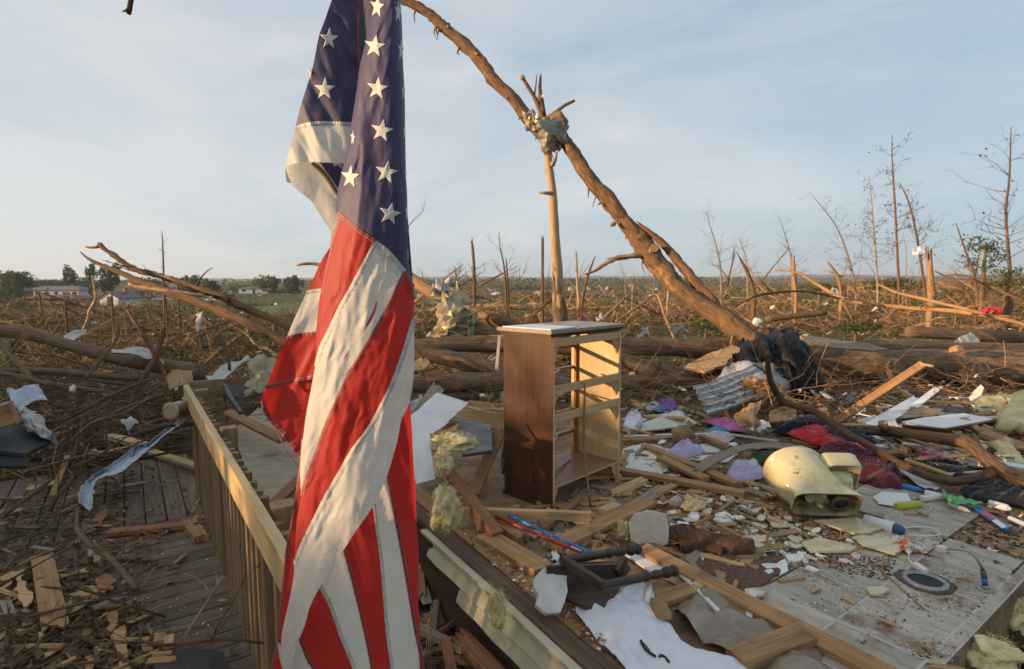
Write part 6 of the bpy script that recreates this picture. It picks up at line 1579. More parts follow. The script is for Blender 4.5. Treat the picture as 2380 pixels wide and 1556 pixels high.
# ------------------------------------------------------------------ toilet
tl = empty('toilet', on(1900, 1200, 0), 'almond yellow toilet bowl tipped over with its hollow foot facing the camera', 'toilet')
TW = V((.06, .92, .36)).normalized()                  # the toilet's own upright axis, pointing away from the camera
TF = V((-.93, .10, .02)); TF = (TF - TW * TF.dot(TW)).normalized()   # its front
TS = TW.cross(TF)
TO = on(1922, 1174, .115)
def tp(f, s, u_): return TO + (TF * f + TS * s + TW * u_) * .93
def section(cf, a, b_, u_, sides, pw=2.6, nose=0.0):
    out = []
    for j in range(sides):
        an = 6.28318 * j / sides; c, s = math.cos(an), math.sin(an)
        x = math.copysign(abs(c) ** (2 / pw), c) * a; y = math.copysign(abs(s) ** (2 / pw), s) * b_
        if nose and x > 0: y *= 1 - nose * (x / a) ** 2
        out.append(tp(cf + x, y, u_))
    return out
def loft(name, secs, mat, parent, cap0=False, cap1=True, flip=False):
    k = len(secs[0]); vs = [v for s in secs for v in s]; fs = []
    for i in range(len(secs) - 1):
        for j in range(k):
            f = (i * k + j, i * k + (j + 1) % k, (i + 1) * k + (j + 1) % k, (i + 1) * k + j); fs.append(f[::-1] if flip else f)
    if cap0: fs.append(tuple(range(k)))
    if cap1: fs.append(tuple((len(secs) - 1) * k + j for j in range(k)))
    return world_obj(name, vs, fs, MT(mat), parent, True)
K = 40
outer = [section(.0, .235, .105, 0, K, 5), section(.0, .237, .108, .02, K, 5), section(.0, .228, .104, .05, K, 4.5), section(.01, .222, .102, .09, K, 4), section(.035, .222, .118, .115, K, 3), section(.05, .225, .152, .15, K, 2.4),
         section(.07, .220, .176, .20, K, 2.2), section(.082, .215, .192, .26, K, 2.1), section(.090, .215, .198, .33, K, 2.1), section(.090, .208, .192, .360, K, 2.1), section(.090, .226, .208, .366, K, 2.1), section(.090, .226, .208, .386, K, 2.1), section(.090, .218, .200, .390, K, 2.1), section(.090, .222, .204, .394, K, 2.1), section(.090, .218, .200, .408, K, 2.1), section(.090, .17, .15, .410, K, 2.1)]
loft('bowl', outer, 'almond_ceramic', tl)
inner = [section(.0, .235, .105, 0, K, 5), section(.0, .222, .093, -.001, K, 5), section(.0, .218, .090, .03, K, 5), section(.01, .185, .08, .10, K, 3.4), section(.02, .15, .06, .13, K, 3)]
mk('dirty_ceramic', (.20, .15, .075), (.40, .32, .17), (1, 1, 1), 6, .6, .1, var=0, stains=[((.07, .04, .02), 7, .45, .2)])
loft('foot_hollow', inner, 'dirty_ceramic', tl, flip=True)
deck_s = [section(-.20, .12, .155, .245, K, 6), section(-.20, .135, .170, .255, K, 6), section(-.20, .140, .175, .36, K, 6), section(-.20, .135, .17, .378, K, 6), section(-.20, .10, .13, .382, K, 6)]
loft('tank_shelf', deck_s, 'almond_ceramic', tl, cap0=True)
neck = [section(-.06, .17, .085, .10, K, 3), section(-.10, .17, .09, .20, K, 3), section(-.14, .17, .115, .30, K, 4)]
loft('neck', neck, 'almond_ceramic', tl, cap0=True)
tube('outlet_horn', [tp(-.10, 0, .10), tp(-.10, 0, .04), tp(-.10, 0, .012)], [.05, .052, .05], 'rubber', parent=tl, sides=18, bumpy=.04, step=.01)
tube('wax_seal', [tp(-.10 + .062 * math.cos(a * .3927), .055 * math.sin(a * .3927), .018) for a in range(17)], [.014] * 17, 'lumber_dark', parent=tl, sides=8, bumpy=.3, step=.01)
for s in (-.04, .05): tube('web', [tp(.02, s, .02), tp(.03, s * 1.6, .09)], [.012, .016], 'tile_almond', parent=tl, sides=8)
# ceramic pieces lying round it
CP_ = 'broken ceramic and tile pieces by the toilet'
for i, (L, lab) in enumerate((
    ([(1892, 1211), (1990, 1205), (2052, 1228), (2022, 1240), (1985, 1242)], 'flat almond ceramic piece in front of the toilet foot'),
    ([(1862, 1262), (1905, 1252), (1990, 1272), (1975, 1284), (1885, 1284)], 'flat almond tile left of the white spray can'),
    ([(1982, 1250), (2005, 1246), (2090, 1256), (2102, 1276), (2080, 1290), (2005, 1268)], 'almond tile with a rounded end under the orange wrapper'),
    ([(1708, 1248), (1778, 1246), (1800, 1256), (1764, 1264)], 'pale yellow ceramic strip right of the shag carpet'),
    ([(2012, 1368), (2045, 1366), (2070, 1372), (2050, 1384), (2022, 1382)], 'small cream chip on the middle of the tiles'),
    ([(1730, 1372), (1775, 1368), (1778, 1382), (1738, 1394)], 'cream broken chip between rug and tiles'),
    ([(1580, 1300), (1600, 1290), (1622, 1298), (1618, 1315), (1595, 1318)], 'round tan disc beside the carpet fold'))):
    slab('ceramic_piece', onD(L, .022 + .004 * (i % 3)), .014, 'tile_almond' if i < 6 else 'brown_paper', lab, 'shard', CP_, jit=.003, step=.03)

# ------------------------------------------------------------------ small household things on the right
def bottle(p0, p1, r, mat, cap, label, cat='bottle', prof=None, name='bottle'):
    t = empty(name, V((p0.x, p0.y, 0)), label, cat, 'small household things on the floor')
    lathe('body', p0, p1, prof or [(0, r * .7), (.02, r * .95), (.06, r), (.8, r), (.88, r * .8), (.93, r * .45), (1, r * .45)], mat, parent=t, sides=20)
    d = (p1 - p0)
    if cap: lathe('cap', p1, p1 + d * .22, [(0, r * .5), (.03, r * .52), (.9, r * .5), (1, r * .4)], cap, parent=t, sides=18)
    return t
can_prof = [(0, .031), (.01, .034), (.97, .034), (1, .033)]
sc = empty('spray_can', on(2060, 1225, 0), 'white spray can with a dark blue cap lying by the toilet', 'can', 'small household things on the floor')
c0, c1 = on(2010, 1207, .036), on(2078, 1228, .036); lathe('body', c0, c1, can_prof, 'plastic_white', parent=sc, sides=24)
lathe('cap', c1, on(2104, 1236, .034), [(0, .034), (.05, .036), (.55, .034), (.9, .022), (1, .012)], 'plastic_navy', parent=sc, sides=24)
bottle(on(2082, 1178, .028), on(2140, 1172, .028), .030, 'plastic_yellow', None, 'yellow bottle lying above the white spray can', prof=[(0, .02), (.04, .027), (.5, .029), (.9, .027), (1, .018)])
bottle(on(2142, 1160, .028), on(2200, 1154, .028), .024, 'plastic_white', 'plastic_green', 'white bottle with a red label and green cap')
bottle(on(2096, 1130, .028), on(2145, 1141, .028), .020, 'plastic_blue', 'plastic_red', 'small blue tube beside the white paper')
bottle(on(2150, 1146, .03), on(2200, 1158, .03), .024, 'plastic_white', None, 'pale green white bottle behind the red labelled one')
bottle(on(2298, 1170, .028), on(2350, 1184, .028), .026, 'plastic_white', None, 'clear white bottle near the right edge')
bottle(on(2205, 1170, .02), on(2255, 1190, .02), .016, 'plastic_white', None, 'thin clear tube left of the blue box', cat='tube')
bottle(on(2345, 1205, .02), on(2400, 1228, .02), .018, 'plastic_white', None, 'dirty white tube at the right edge', cat='tube')
bottle(on(1690, 1040, .03), on(1712, 1034, .03), .030, 'white_board', 'metal_dark', 'small grey and white bottle behind the lavender cloth')
def carton(L, t, mat, label, z=.02, cat='box', **kw): return slab('carton', onD(L, z), t, mat, label, cat, 'small household things on the floor', **kw)
cb_ = empty('long_carton', on(2305, 1208, 0), 'long flat blue and white carton with a red stripe near the right edge', 'box')
slab('body', onD([(2264, 1183), (2274, 1180), (2348, 1228), (2337, 1233)], .024), .022, 'plastic_blue', parent=cb_)
slab('stripe', onD([(2278, 1190), (2288, 1187), (2315, 1205), (2306, 1209)], .0365), .003, 'plastic_red', parent=cb_)
slab('end_panel', onD([(2306, 1211), (2316, 1207), (2340, 1224), (2330, 1229)], .0365), .003, 'plastic_white', parent=cb_)
pk = empty('pink_package', on(2180, 1065, 0), 'pink plastic package with white panels and a blue end', 'package')
q0, q1 = on(2143, 1055, .05), on(2200, 1066, .05)
board('body', q0, q1, .11, .07, 'plastic_pink', parent=pk, warp=.002); board('end', q1 + (q1 - q0) * .01, q1 + (q1 - q0) * .13, .10, .062, 'plastic_blue', parent=pk)
board('label', q0.lerp(q1, .06) + V((0, -.03, .0345)), q0.lerp(q1, .24) + V((0, -.03, .0345)), .04, .004, 'plastic_white', parent=pk); board('label', q0.lerp(q1, .76) + V((0, -.03, .0345)), q0.lerp(q1, .95) + V((0, -.03, .0345)), .05, .004, 'plastic_white', parent=pk)
sheet('green_wrapper', quad([(2188, 1142, 4.05), (2215, 1150, 4.0), (2300, 1172, 3.8), (2205, 1168, 3.75)]), 'plastic_green', 'crumpled green plastic wrapper left of the black cloth', 'wrapper', amp=.03, freq=14, sub=10)
mk('orange_print', (.62, .60, .57), (.60, .14, .03), (1, 1, 1), 22, .4, .05, lo=.49, hi=.53, var=0)
sheet('orange_wrapper', [[on(2072, 1250, .03), on(2100, 1247, .05), on(2130, 1262, .04)], [on(2080, 1272, .03), on(2108, 1268, .07), on(2150, 1275, .03)], [on(2095, 1280, .02), on(2115, 1282, .03), on(2158, 1286, .02)]], 'orange_print', 'orange and white plastic wrapper by the spray can', 'wrapper', amp=.02, freq=18, sub=9)
ec = empty('extension_cord', on(2130, 1310, 0), 'white extension cord with a plug end on the tiles', 'cord')
def cord(L, r, mat, parent, name='cord'): return tube(name, [on(*a) for a in L], [r] * len(L), mat, parent=parent, sides=8, bumpy=0, step=.015)
cord([(2000, 1250, .03), (2040, 1247, .03), (2075, 1250, .03), (2120, 1258, .03), (2150, 1272, .03), (2124, 1278, .03), (2112, 1292, .03), (2116, 1306, .03), (2130, 1315, .03)], .0042, 'plastic_white', ec)
cord([(2090, 1228, .03), (2130, 1225, .04), (2165, 1228, .04), (2186, 1242, .03), (2150, 1246, .03), (2110, 1244, .03)], .0042, 'plastic_white', ec)
board('plug', on(2128, 1313, .03), on(2152, 1330, .03), .032, .026, 'plastic_white', parent=ec)
wlne = empty('water_supply_line', on(2292, 1368, 0), 'grey flexible supply line curving down to a valve in the tiles', 'pipe')
cord([(2192, 1276, .16), (2225, 1277, .17), (2255, 1284, .17), (2275, 1305, .14), (2284, 1325, .10)], .0075, 'galvanised', wlne, 'hose')
tube('valve', [on(2284, 1325, .10), on(2288, 1345, .05), on(2290, 1366, .005)], [.011, .013, .011], 'metal_dark', parent=wlne, sides=12, bumpy=.08)
tube('collar', [on(2288, 1346, .05), on(2289, 1354, .032)], [.015, .015], 'plastic_blue', parent=wlne, sides=12, bumpy=0)
ring('escutcheon', on(2292, 1370, .012), .012, .042, .006, 'galvanised', wlne)
board('nut', on(2178, 1275, .16), on(2198, 1277, .16), .028, .028, 'plastic_white', parent=wlne)
slab('tan_card', [on(2163, 1265, .10), on(2185, 1262, .16), on(2192, 1300, .07), on(2198, 1318, .012)], .006, 'drywall', 'bent tan card standing beside the supply line', 'card')
tube('hanger', [on(2135, 1192, .015), on(2152, 1198, .02), on(2165, 1180, .02), on(2156, 1176, .015)], [.004] * 4, 'plastic_white', 'small white plastic hook near the yellow bottle', 'hook', sides=6, bumpy=0)
shard('white_plastic', [(2030, 1152), (2050, 1143), (2110, 1150), (2120, 1166), (2085, 1176), (2040, 1170)], 'plastic_white', 'white plastic sheet piece left of the yellow bottle', 'plastic', z=.03, t=.006, jit=.004, bend=.008)
sheet('white_paper', quad([(2080, 1085, 4.6), (2115, 1090, 4.6), (2185, 1135, 4.15), (2150, 1140, 4.1)]), 'pale_paper', 'creased white paper under the orange brown branch', 'paper', amp=.02)
blob('stone', on(1588, 1013, .085), .105, .09, .095, 'stone_brown', 'rounded brown rock behind the lavender cloth', 'rock', amp=.25, freq=1.3, nu=26, nv=18)
sheet('paper_bag', [[at(1706, 965, 5.75), at(1730, 945, 5.8), at(1770, 928, 5.9)], [at(1712, 985, 5.6), at(1745, 965, 5.5), at(1765, 955, 5.6)], [at(1740, 1000, 5.5), at(1752, 990, 5.4), at(1750, 1010, 5.4)]], 'brown_paper', 'torn brown paper bag below the corrugated sheet', 'paper bag', amp=.05, freq=7, smooth=False, sub=8)
blob('rosette', on(1572, 1168, .045), .042, .04, .042, 'cloth_pale', 'small pink pleated rosette on a white stick', 'ornament', amp=.35, freq=5, nu=30, nv=20)
rod(1582, 1174, .04, 1608, 1188, .02, .004, 'plastic_white', 'white stick of the pink rosette', 'stick')

# clothes
CL = 'clothes scattered on the floor'
def cl(L, z, h, mat, label, seed, **kw):
    kw.setdefault('along', .22); kw.setdefault('pk', 2.6); kw.setdefault('pe', .6); kw['folds'] = min(1.15, kw.get('folds', .6) * 1.5); kw['freq'] = kw.get('freq', 9) * 1.35
    return heap('garment', L, z, h * .8, mat, label, 'clothing', CL, seed=seed, rings=22, seg=120, **kw)
cl([(1835, 1012), (1850, 995), (1885, 988), (1920, 1002), (1945, 1030), (2000, 1055), (2050, 1068), (2060, 1075), (2000, 1072), (1950, 1060), (1900, 1035), (1850, 1018)], .06, .09, 'cloth_red', 'bright red garment draped over the clothes pile', 3, folds=.6, freq=10, dirn=(.8, -.4, 0))
cl([(1800, 1008), (1815, 990), (1850, 978), (1900, 985), (1960, 1010), (2040, 1045), (2085, 1068), (2000, 1060), (1940, 1040), (1880, 1010), (1830, 1012)], .02, .15, 'cloth_navy', 'dark navy garment beneath the red one', 4, folds=.8, freq=10, dirn=(.8, -.4, 0))
cl([(1905, 1052), (1935, 1048), (1990, 1062), (2070, 1085), (2095, 1110), (2085, 1130), (2030, 1128), (1960, 1100), (1915, 1075)], .02, .17, 'cloth_maroon', 'rolled maroon garment behind the toilet', 5, folds=.5, freq=7, dirn=(.9, -.35, 0))
cl([(1690, 1108), (1700, 1088), (1735, 1080), (1765, 1090), (1780, 1106), (1750, 1118), (1712, 1122)], .02, .10, 'cloth_lavender', 'lavender cloth bundle left of the toilet', 6, folds=.4, freq=8)
cl([(1545, 1062), (1570, 1040), (1590, 1030), (1625, 1042), (1640, 1052), (1610, 1062), (1590, 1070)], .02, .07, 'cloth_lavender', 'pale lavender lace cloth in front of the brown rock', 7, folds=.9, freq=16)
cl([(1632, 980), (1660, 973), (1700, 980), (1730, 1000), (1700, 1002), (1670, 992)], .06, .06, 'cloth_pink', 'bright pink cloth left of the paper bag', 8, folds=.6, freq=12)
cl([(1528, 942), (1545, 934), (1566, 936), (1574, 948), (1555, 953), (1535, 950)], .10, .07, 'cloth_purple', 'purple cloth behind the yellow insulation', 9, folds=.7, freq=14)
cl([(1500, 948), (1520, 938), (1535, 946), (1530, 953), (1508, 954)], .10, .05, 'cloth_pale', 'pink cloth beside the purple one', 10, folds=.7, freq=14)
cl([(1518, 954), (1535, 948), (1545, 953), (1535, 958)], .11, .04, 'cloth_blue', 'turquoise scrap of cloth beside the purple one', 11, folds=.7, freq=14)
cl([(1640, 1003), (1680, 992), (1705, 1000), (1690, 1010), (1655, 1012)], .03, .05, 'cloth_blue', 'blue cloth right behind the long white strip', 12, folds=.7, freq=14)
cl([(1632, 1020), (1660, 1006), (1695, 1012), (1705, 1022), (1670, 1032)], .03, .045, 'cloth_pale', 'pale pink cloth near the grey bottle', 13, folds=.9, freq=18)
cl([(1446, 1000), (1455, 972), (1475, 962), (1492, 972), (1496, 990), (1480, 1006)], .02, .16, 'cloth_white', 'stuffed white pillow against the right side of the dresser', 14, folds=.25, freq=5)
cl([(1545, 972), (1560, 962), (1590, 964), (1598, 976), (1580, 982), (1555, 980)], .05, .09, 'cloth_white', 'white rounded cloth behind the cream board', 15, folds=.2, freq=5)
cl([(1330, 930), (1352, 915), (1395, 918), (1400, 950), (1375, 965), (1335, 960)], .0, .24, 'cloth_floral', 'white flowered cushion seen through the open dresser', 16, folds=.25, freq=5)
cl([(1560, 1098), (1590, 1095), (1620, 1102), (1610, 1110), (1575, 1108)], .015, .03, 'cloth_maroon', 'thin maroon patterned scarf under the studs', 17, folds=.6, freq=14)
cl([(1745, 1060), (1770, 1042), (1820, 1035), (1840, 1045), (1820, 1070), (1780, 1085), (1750, 1082)], .02, .10, 'cloth_camo', 'dark green camouflage garment behind the toilet bowl', 18, folds=.7, freq=12)
cl([(2150, 1082), (2170, 1072), (2210, 1078), (2250, 1092), (2275, 1106), (2220, 1108), (2175, 1095)], .03, .05, 'cloth_black', 'black glove shaped garment below the pink package', 19, folds=.6, freq=16)
cl([(2225, 1140), (2260, 1128), (2330, 1138), (2420, 1165), (2420, 1185), (2330, 1172), (2260, 1160)], .02, .09, 'cloth_black', 'black cloth at the right edge above the clear bottle', 20, folds=.8, freq=12)
cl([(1215, 1080), (1200, 1010), (1175, 1030), (1165, 1090), (1178, 1110)], .0, .22, 'cloth_black', 'black bag leaning on the left side of the dresser', 21, folds=.6, freq=9)
cl([(1195, 930), (1180, 905), (1165, 912), (1162, 940), (1178, 955)], .02, .3, 'cloth_cream', 'cream frayed board end standing behind the drawer', 22, folds=.2)
slab('cream_board', onD([(1490, 1002, .05), (1492, 985, .09), (1545, 968, .12), (1600, 968, .12), (1622, 985, .06), (1600, 993, .04)]), .02, 'drywall', 'large cream board lying behind the pillow', 'board', LB, jit=.004)
sheet('driftwood_plank', [[on(1612, 1092, .10), on(1640, 1064, .13), on(1672, 1052, .15), on(1728, 1034, .16), on(1800, 1028, .15), on(1872, 1040, .10)], [on(1632, 1098, .08), on(1660, 1080, .11), on(1690, 1064, .13), on(1730, 1048, .14), on(1800, 1042, .13), on(1872, 1052, .09)]], 'lumber_grey', 'bent grey weathered board curving behind the lavender bundle', 'board', LB, amp=.012, sub=6, thick=.012)
slab('mug', onD([(1738, 1082, .05), (1752, 1068, .10), (1764, 1078, .08), (1760, 1100, .04)]), .05, 'metal_white', 'grey cup behind the lavender bundle', 'cup')
tube('black_pole', [on(1975, 1003, .16), on(2060, 1010, .14), (on(2150, 1020, .12)), on(2250, 1033, .10)], [.022, .022, .022, .022], 'rubber', 'long black pole lying under the thick forked branch', 'pole', sides=10, bumpy=0)
tube('dark_pipe', [on(2255, 1112, .06), on(2320, 1128, .06), on(2420, 1152, .06)], [.03, .03, .03], 'metal_dark', 'dark pipe at the right edge above the black cloth', 'pipe', sides=12, bumpy=.02)
sheet('tyre_piece', [[on(2000, 1020, .1), on(2030, 1020, .16), on(2060, 1045, .1)], [on(2015, 1030, .04), on(2035, 1036, .1), on(2055, 1066, .03)]], 'metal_dark', 'grey curved plastic shell right of the navy garment', 'shell', amp=.01)
slab('oval_cover', onD([(2125, 1045, .04), (2160, 1035, .06), (2240, 1045, .06), (2290, 1072, .05), (2270, 1088, .03), (2180, 1080, .03)]), .02, 'drywall', 'large oval tan lid under the pink package', 'lid')
bxw = empty('white_topped_box', on(2200, 1000, 0), 'open wooden box with a white top near the right edge', 'box')
slab('top', [on(2095, 984, .16), on(2150, 970, .19), on(2240, 962, .19), on(2312, 976, .16), on(2195, 995, .15)], .012, 'white_board', parent=bxw)
slab('side', [on(2096, 986, .155), on(2192, 997, .145), on(2192, 1010, .03), on(2098, 1002, .03)], .014, 'lumber_tan', parent=bxw); slab('side', [on(2194, 997, .145), on(2312, 978, .155), on(2310, 992, .04), on(2194, 1010, .03)], .014, 'lumber_tan', parent=bxw)
slab('hardboard_sheet', onD([(2087, 972, .12), (2118, 948, .2), (2194, 950, .2), (2168, 970, .12)]), .012, 'lumber_grey', 'grey hardboard panel behind the white topped box', 'panel', jit=.004)
slab('slate_sheet', onD([(2150, 952, .18), (2170, 940, .24), (2260, 950, .2), (2255, 962, .15), (2200, 960, .15)]), .012, 'metal_dark', 'dark slate panel beside the right insulation', 'panel')
sheet('corrugated_sheet', [[at(1902, 948, 7.3), at(1990, 905, 7.6)], [at(1918, 975, 7.0), at(2010, 935, 7.2)]], 'galvanised', 'small weathered corrugated sheet left of the propped plank', 'sheet metal', amp=.03, freq=9, sub=10)

# ------------------------------------------------------------------ metal sheet, black tarp
def corr(name, P, waves, amp, mat, label, nu=60, nv=12, bend=.12, seed=1):
    a, b_, c, d = [V(p) for p in P]; nn = (b_ - a).cross(d - a).normalized(); vs = []; fs = []
    for j in range(nv + 1):
        for i in range(nu + 1):
            u_, v_ = i / nu, j / nv; q = a.lerp(b_, u_).lerp(d.lerp(c, u_), v_)
            w = math.sin(v_ * waves * 6.283) * amp; w = max(-amp * .7, min(amp * .7, w))
            vs.append(q + nn * (w + bend * math.sin(u_ * 2.2 + .4) * .5 + .05 * fbm(q * 2.2 + V((seed, 0, 0)), 3)))
    for j in range(nv):
        for i in range(nu): fs.append((j * (nu + 1) + i, j * (nu + 1) + i + 1, (j + 1) * (nu + 1) + i + 1, (j + 1) * (nu + 1) + i))
    return tag(world_obj(name, vs, fs, MT(mat), None, False), label, 'sheet metal')
mk('zinc', (.40, .40, .39), (.60, .60, .58), (1, 6, 6), 4, .3, .1, metallic=.6, var=0, spot=((.25, .18, .12), 3, .62, .1))
corr('metal_sheet', [at(1612, 897, 6.4), at(1770, 838, 7.1), at(1775, 920, 6.5), at(1642, 965, 5.95)], 5, .030, 'zinc', 'ribbed silver metal sheet below the black tarp', 60, 80, .06)
sheet('white_sheet_metal', [[at(1655, 885, 7.0), at(1715, 838, 7.4), at(1790, 825, 7.4), at(1838, 830, 7.2)], [at(1680, 900, 6.7), at(1730, 880, 6.8), at(1790, 870, 6.8), at(1850, 890, 6.9)], [at(1720, 925, 6.5), at(1760, 925, 6.5), at(1800, 920, 6.5), at(1835, 930, 6.7)]], 'metal_white', 'dented white sheet metal between the ribbed sheet and the black tarp', 'sheet metal', amp=.06, freq=4, sub=9)
tb = empty('black_tarp', at(1820, 950, 7.2), 'torn black plastic tarp draped over the trunk end', 'tarp')
sheet('drape', [[at(1708, 822, 7.6), at(1745, 785, 7.8), at(1790, 768, 7.9), at(1832, 764, 7.9), at(1850, 780, 8.0)], [at(1705, 835, 7.4), at(1755, 808, 7.3), at(1800, 792, 7.3), at(1845, 790, 7.4), at(1868, 815, 7.6)], [at(1715, 850, 7.3), at(1765, 830, 7.1), at(1815, 825, 7.0), at(1862, 840, 7.1), at(1892, 865, 7.4)], [at(1735, 852, 7.3), at(1790, 838, 7.1), at(1835, 858, 6.9), at(1880, 895, 6.9), at(1912, 915, 7.2)]],
      'black_plastic', parent=tb, amp=.05, freq=3.4, sub=12, seed=8, ragged=.02, pleat=(5, .10))
sheet('drape', [[at(1812, 838, 6.95), at(1850, 850, 6.9), at(1885, 880, 7.0)], [at(1830, 880, 6.8), at(1862, 890, 6.75), at(1898, 915, 6.9)], [at(1842, 920, 6.75), at(1868, 930, 6.7), at(1890, 945, 6.9)], [at(1850, 935, 6.8), at(1870, 960, 6.7), at(1888, 965, 6.8)]], 'black_plastic', parent=tb, amp=.04, freq=4, sub=11, seed=18, ragged=.02, pleat=(3, .07))
slab('canvas_strip', [at(1858, 780, 8.3), at(1935, 792, 8.3), at(2020, 800, 8.3), at(2070, 812, 8.2), at(2030, 818, 8.15), at(1950, 812, 8.1), at(1870, 800, 8.1)], .03, 'lumber_grey', 'grey brown tarp strip lying along the top of the thick trunk', 'strip', jit=.015, step=.12)
slab('bark_slab', [at(1590, 858, 7.6), at(1640, 825, 7.9), at(1700, 806, 8.2), at(1722, 815, 8.1), at(1690, 845, 7.7), at(1640, 868, 7.5)], .05, 'splinter', 'pale split slab of trunk left of the black tarp', 'wood slab', jit=.02, step=.1)
blob('broken_root', at(1768, 900, 6.6), .20, .12, .10, 'bare_wood', 'torn orange broken branch end poking through the metal sheet', 'branch', amp=.7, freq=2.6, nu=30, nv=20, smooth=False)
slab('cardboard', [at(1790, 950, 6.2), at(1860, 935, 6.5), at(1845, 975, 6.0), at(1790, 985, 5.9)], .02, 'brown_paper', 'brown cardboard piece beneath the black tarp', 'cardboard', jit=.01)
slab('wood_block', [at(1655, 885, 6.9), at(1667, 882, 6.9), at(1672, 905, 6.75), at(1660, 910, 6.75)], .04, 'lumber_red', 'short red brown peg on top of the ribbed metal sheet', 'block')
slab('white_cushion', [at(2222, 790, 10.2), at(2250, 778, 10.4), at(2268, 795, 10.3), at(2275, 822, 10.0), at(2232, 822, 9.9)], .14, 'cloth_cream', 'pale upright cushion behind the thick trunk at the right', 'cushion', jit=.01)
sheet('red_rag', [[at(2282, 718, 15), at(2300, 712, 15), at(2322, 718, 15)], [at(2285, 728, 14.8), at(2302, 730, 14.6), at(2324, 728, 14.8)]], 'cloth_red', 'red rag caught on the limbs at the right edge', 'rag', amp=.12, freq=5, sub=8)
sheet('red_white_cloth', [[at(1637, 716, 11), at(1650, 722, 10.8)], [at(1655, 742, 10.6), at(1668, 750, 10.6)], [at(1662, 758, 10.6), at(1682, 756, 10.6)]], 'cloth_white', 'white cloth hanging left of the leaning trunk foot', 'cloth', amp=.08, freq=5)
sheet('red_strip', [[at(1642, 712, 10.6), at(1650, 718, 10.6)], [at(1672, 742, 10.4), at(1682, 752, 10.4)]], 'cloth_red', 'red edge cloth over the white cloth by the leaning trunk', 'cloth', amp=.04, freq=5)
blob('plastic_bag', at(1760, 748, 10.5), .09, .07, .07, 'plastic_white', 'white plastic bag right of the leaning trunk foot', 'bag', amp=.4, freq=2, smooth=False)
sheet('white_rag', [[at(2120, 580, 33), at(2140, 572, 33), at(2160, 575, 33)], [at(2122, 592, 32.8), at(2140, 590, 32.7), at(2156, 584, 32.8)]], 'cloth_white', 'white rag caught high on the leaning bare tree', 'rag', amp=.15, freq=3, sub=7)
sheet('blue_rag', [[at(1480, 782, 10.5), at(1500, 755, 10.6)], [at(1490, 790, 10.4), at(1506, 768, 10.5)]], 'metal_white', 'pale blue cloth scrap on the brush right of the dresser', 'rag', amp=.08, freq=8, sub=7, ragged=.03)
sheet('foil_bag', [[at(1560, 755, 10.2), at(1590, 750, 10.3)], [at(1566, 785, 10.0), at(1600, 790, 10.1)]], 'foil', 'shiny plastic bag on the brush left of the leaning trunk', 'bag', amp=.12, freq=6, sub=8, smooth=False)
sheet('blue_scrap', [[at(1385, 740, 12), at(1400, 728, 12)], [at(1388, 750, 11.9), at(1405, 745, 11.9)]], 'metal_white', 'small pale scrap just above the dresser top', 'scrap', amp=.08, freq=6, sub=7)

# crumpled foil faced sheet on the trunk right of the flag
sheet('foil_sheet', [[at(1005, 672, 9.5), at(1035, 665, 9.3), at(1075, 672, 9.4)], [at(1002, 700, 9.2), at(1045, 695, 8.9), at(1095, 712, 9.1)], [at(1008, 740, 9.0), at(1050, 735, 8.6), at(1112, 745, 8.9)], [at(1000, 775, 8.9), at(1040, 772, 8.5), at(1090, 775, 8.8)], [at(1012, 795, 8.8), at(1035, 800, 8.6), at(1062, 790, 8.7)]],
      'foil', 'large crumpled foil sheet hanging on the trunk right of the flag', 'foil', sub=5, amp=.11, freq=3.6, smooth=False, facet=True, ragged=.05, seed=3, thick=.012)
sheet('metal_scrap', [[at(1000, 662, 9.6), at(1022, 652, 9.5), at(1050, 660, 9.5)], [at(1005, 678, 9.3), at(1028, 672, 9.1), at(1052, 680, 9.3)]], 'metal_white', 'pale blue crumpled metal on top of the foil sheet', 'sheet metal', sub=7, amp=.16, freq=6, smooth=False, seed=5)
sheet('grey_rag', [[at(1092, 728, 8.7), at(1112, 722, 8.7)], [at(1088, 755, 8.5), at(1104, 752, 8.5)], [at(1086, 792, 8.5), at(1104, 790, 8.5)]], 'cloth_camo', 'dark grey rag hanging at the right of the foil sheet', 'rag', amp=.05, freq=7, sub=8)
slab('yellow_wood', [at(962, 842, 7.6), at(985, 832, 7.7), at(1000, 845, 7.6), at(985, 862, 7.5), at(962, 865, 7.5)], .04, 'splinter', 'yellow split wood piece between the left trunks', 'wood slab', jit=.01)
slab('brown_block', [at(990, 868, 7.3), at(1030, 862, 7.4), at(1045, 885, 7.3), at(1000, 892, 7.2)], .08, 'lumber_red', 'red brown block between the left trunks', 'block', jit=.01)

# ------------------------------------------------------------------ the pit between the railing and the house
PT = 'debris in the pit beside the siding'
def bp_(x0, y0, z0, x1, y1, z1, w, t, mat, label, **kw): return board('beam', on(x0, y0, z0), on(x1, y1, z1), w, t, mat, label, 'beam', PT, **kw)
bp_(1035, 1300, -.14, 1310, 1555, -.20, .09, .05, 'lumber_red', 'long red brown beam lying below the cream siding', jb=.03, roll=.5)
bp_(1062, 1472, -.28, 1165, 1580, -.30, .09, .05, 'lumber_red', 'short red brown beam with a splintered end at the bottom', ja=.14)
bp_(960, 1300, -.3, 1013, 1340, -.3, .06, .05, 'splinter', 'pale splintered beam end right of the flag', jb=.05)
bp_(975, 1150, -.25, 1020, 1330, -.4, .09, .04, 'lumber_dark', 'dark beam running down right beside the flag', roll=.4)
bp_(1000, 1240, -.28, 1100, 1380, -.4, .07, .04, 'lumber_dark', 'dark beam under the white strap')
bp_(985, 1200, -.2, 1075, 1290, -.3, .08, .04, 'lumber_dark', 'dark broken stud above the white strap', ja=.05)
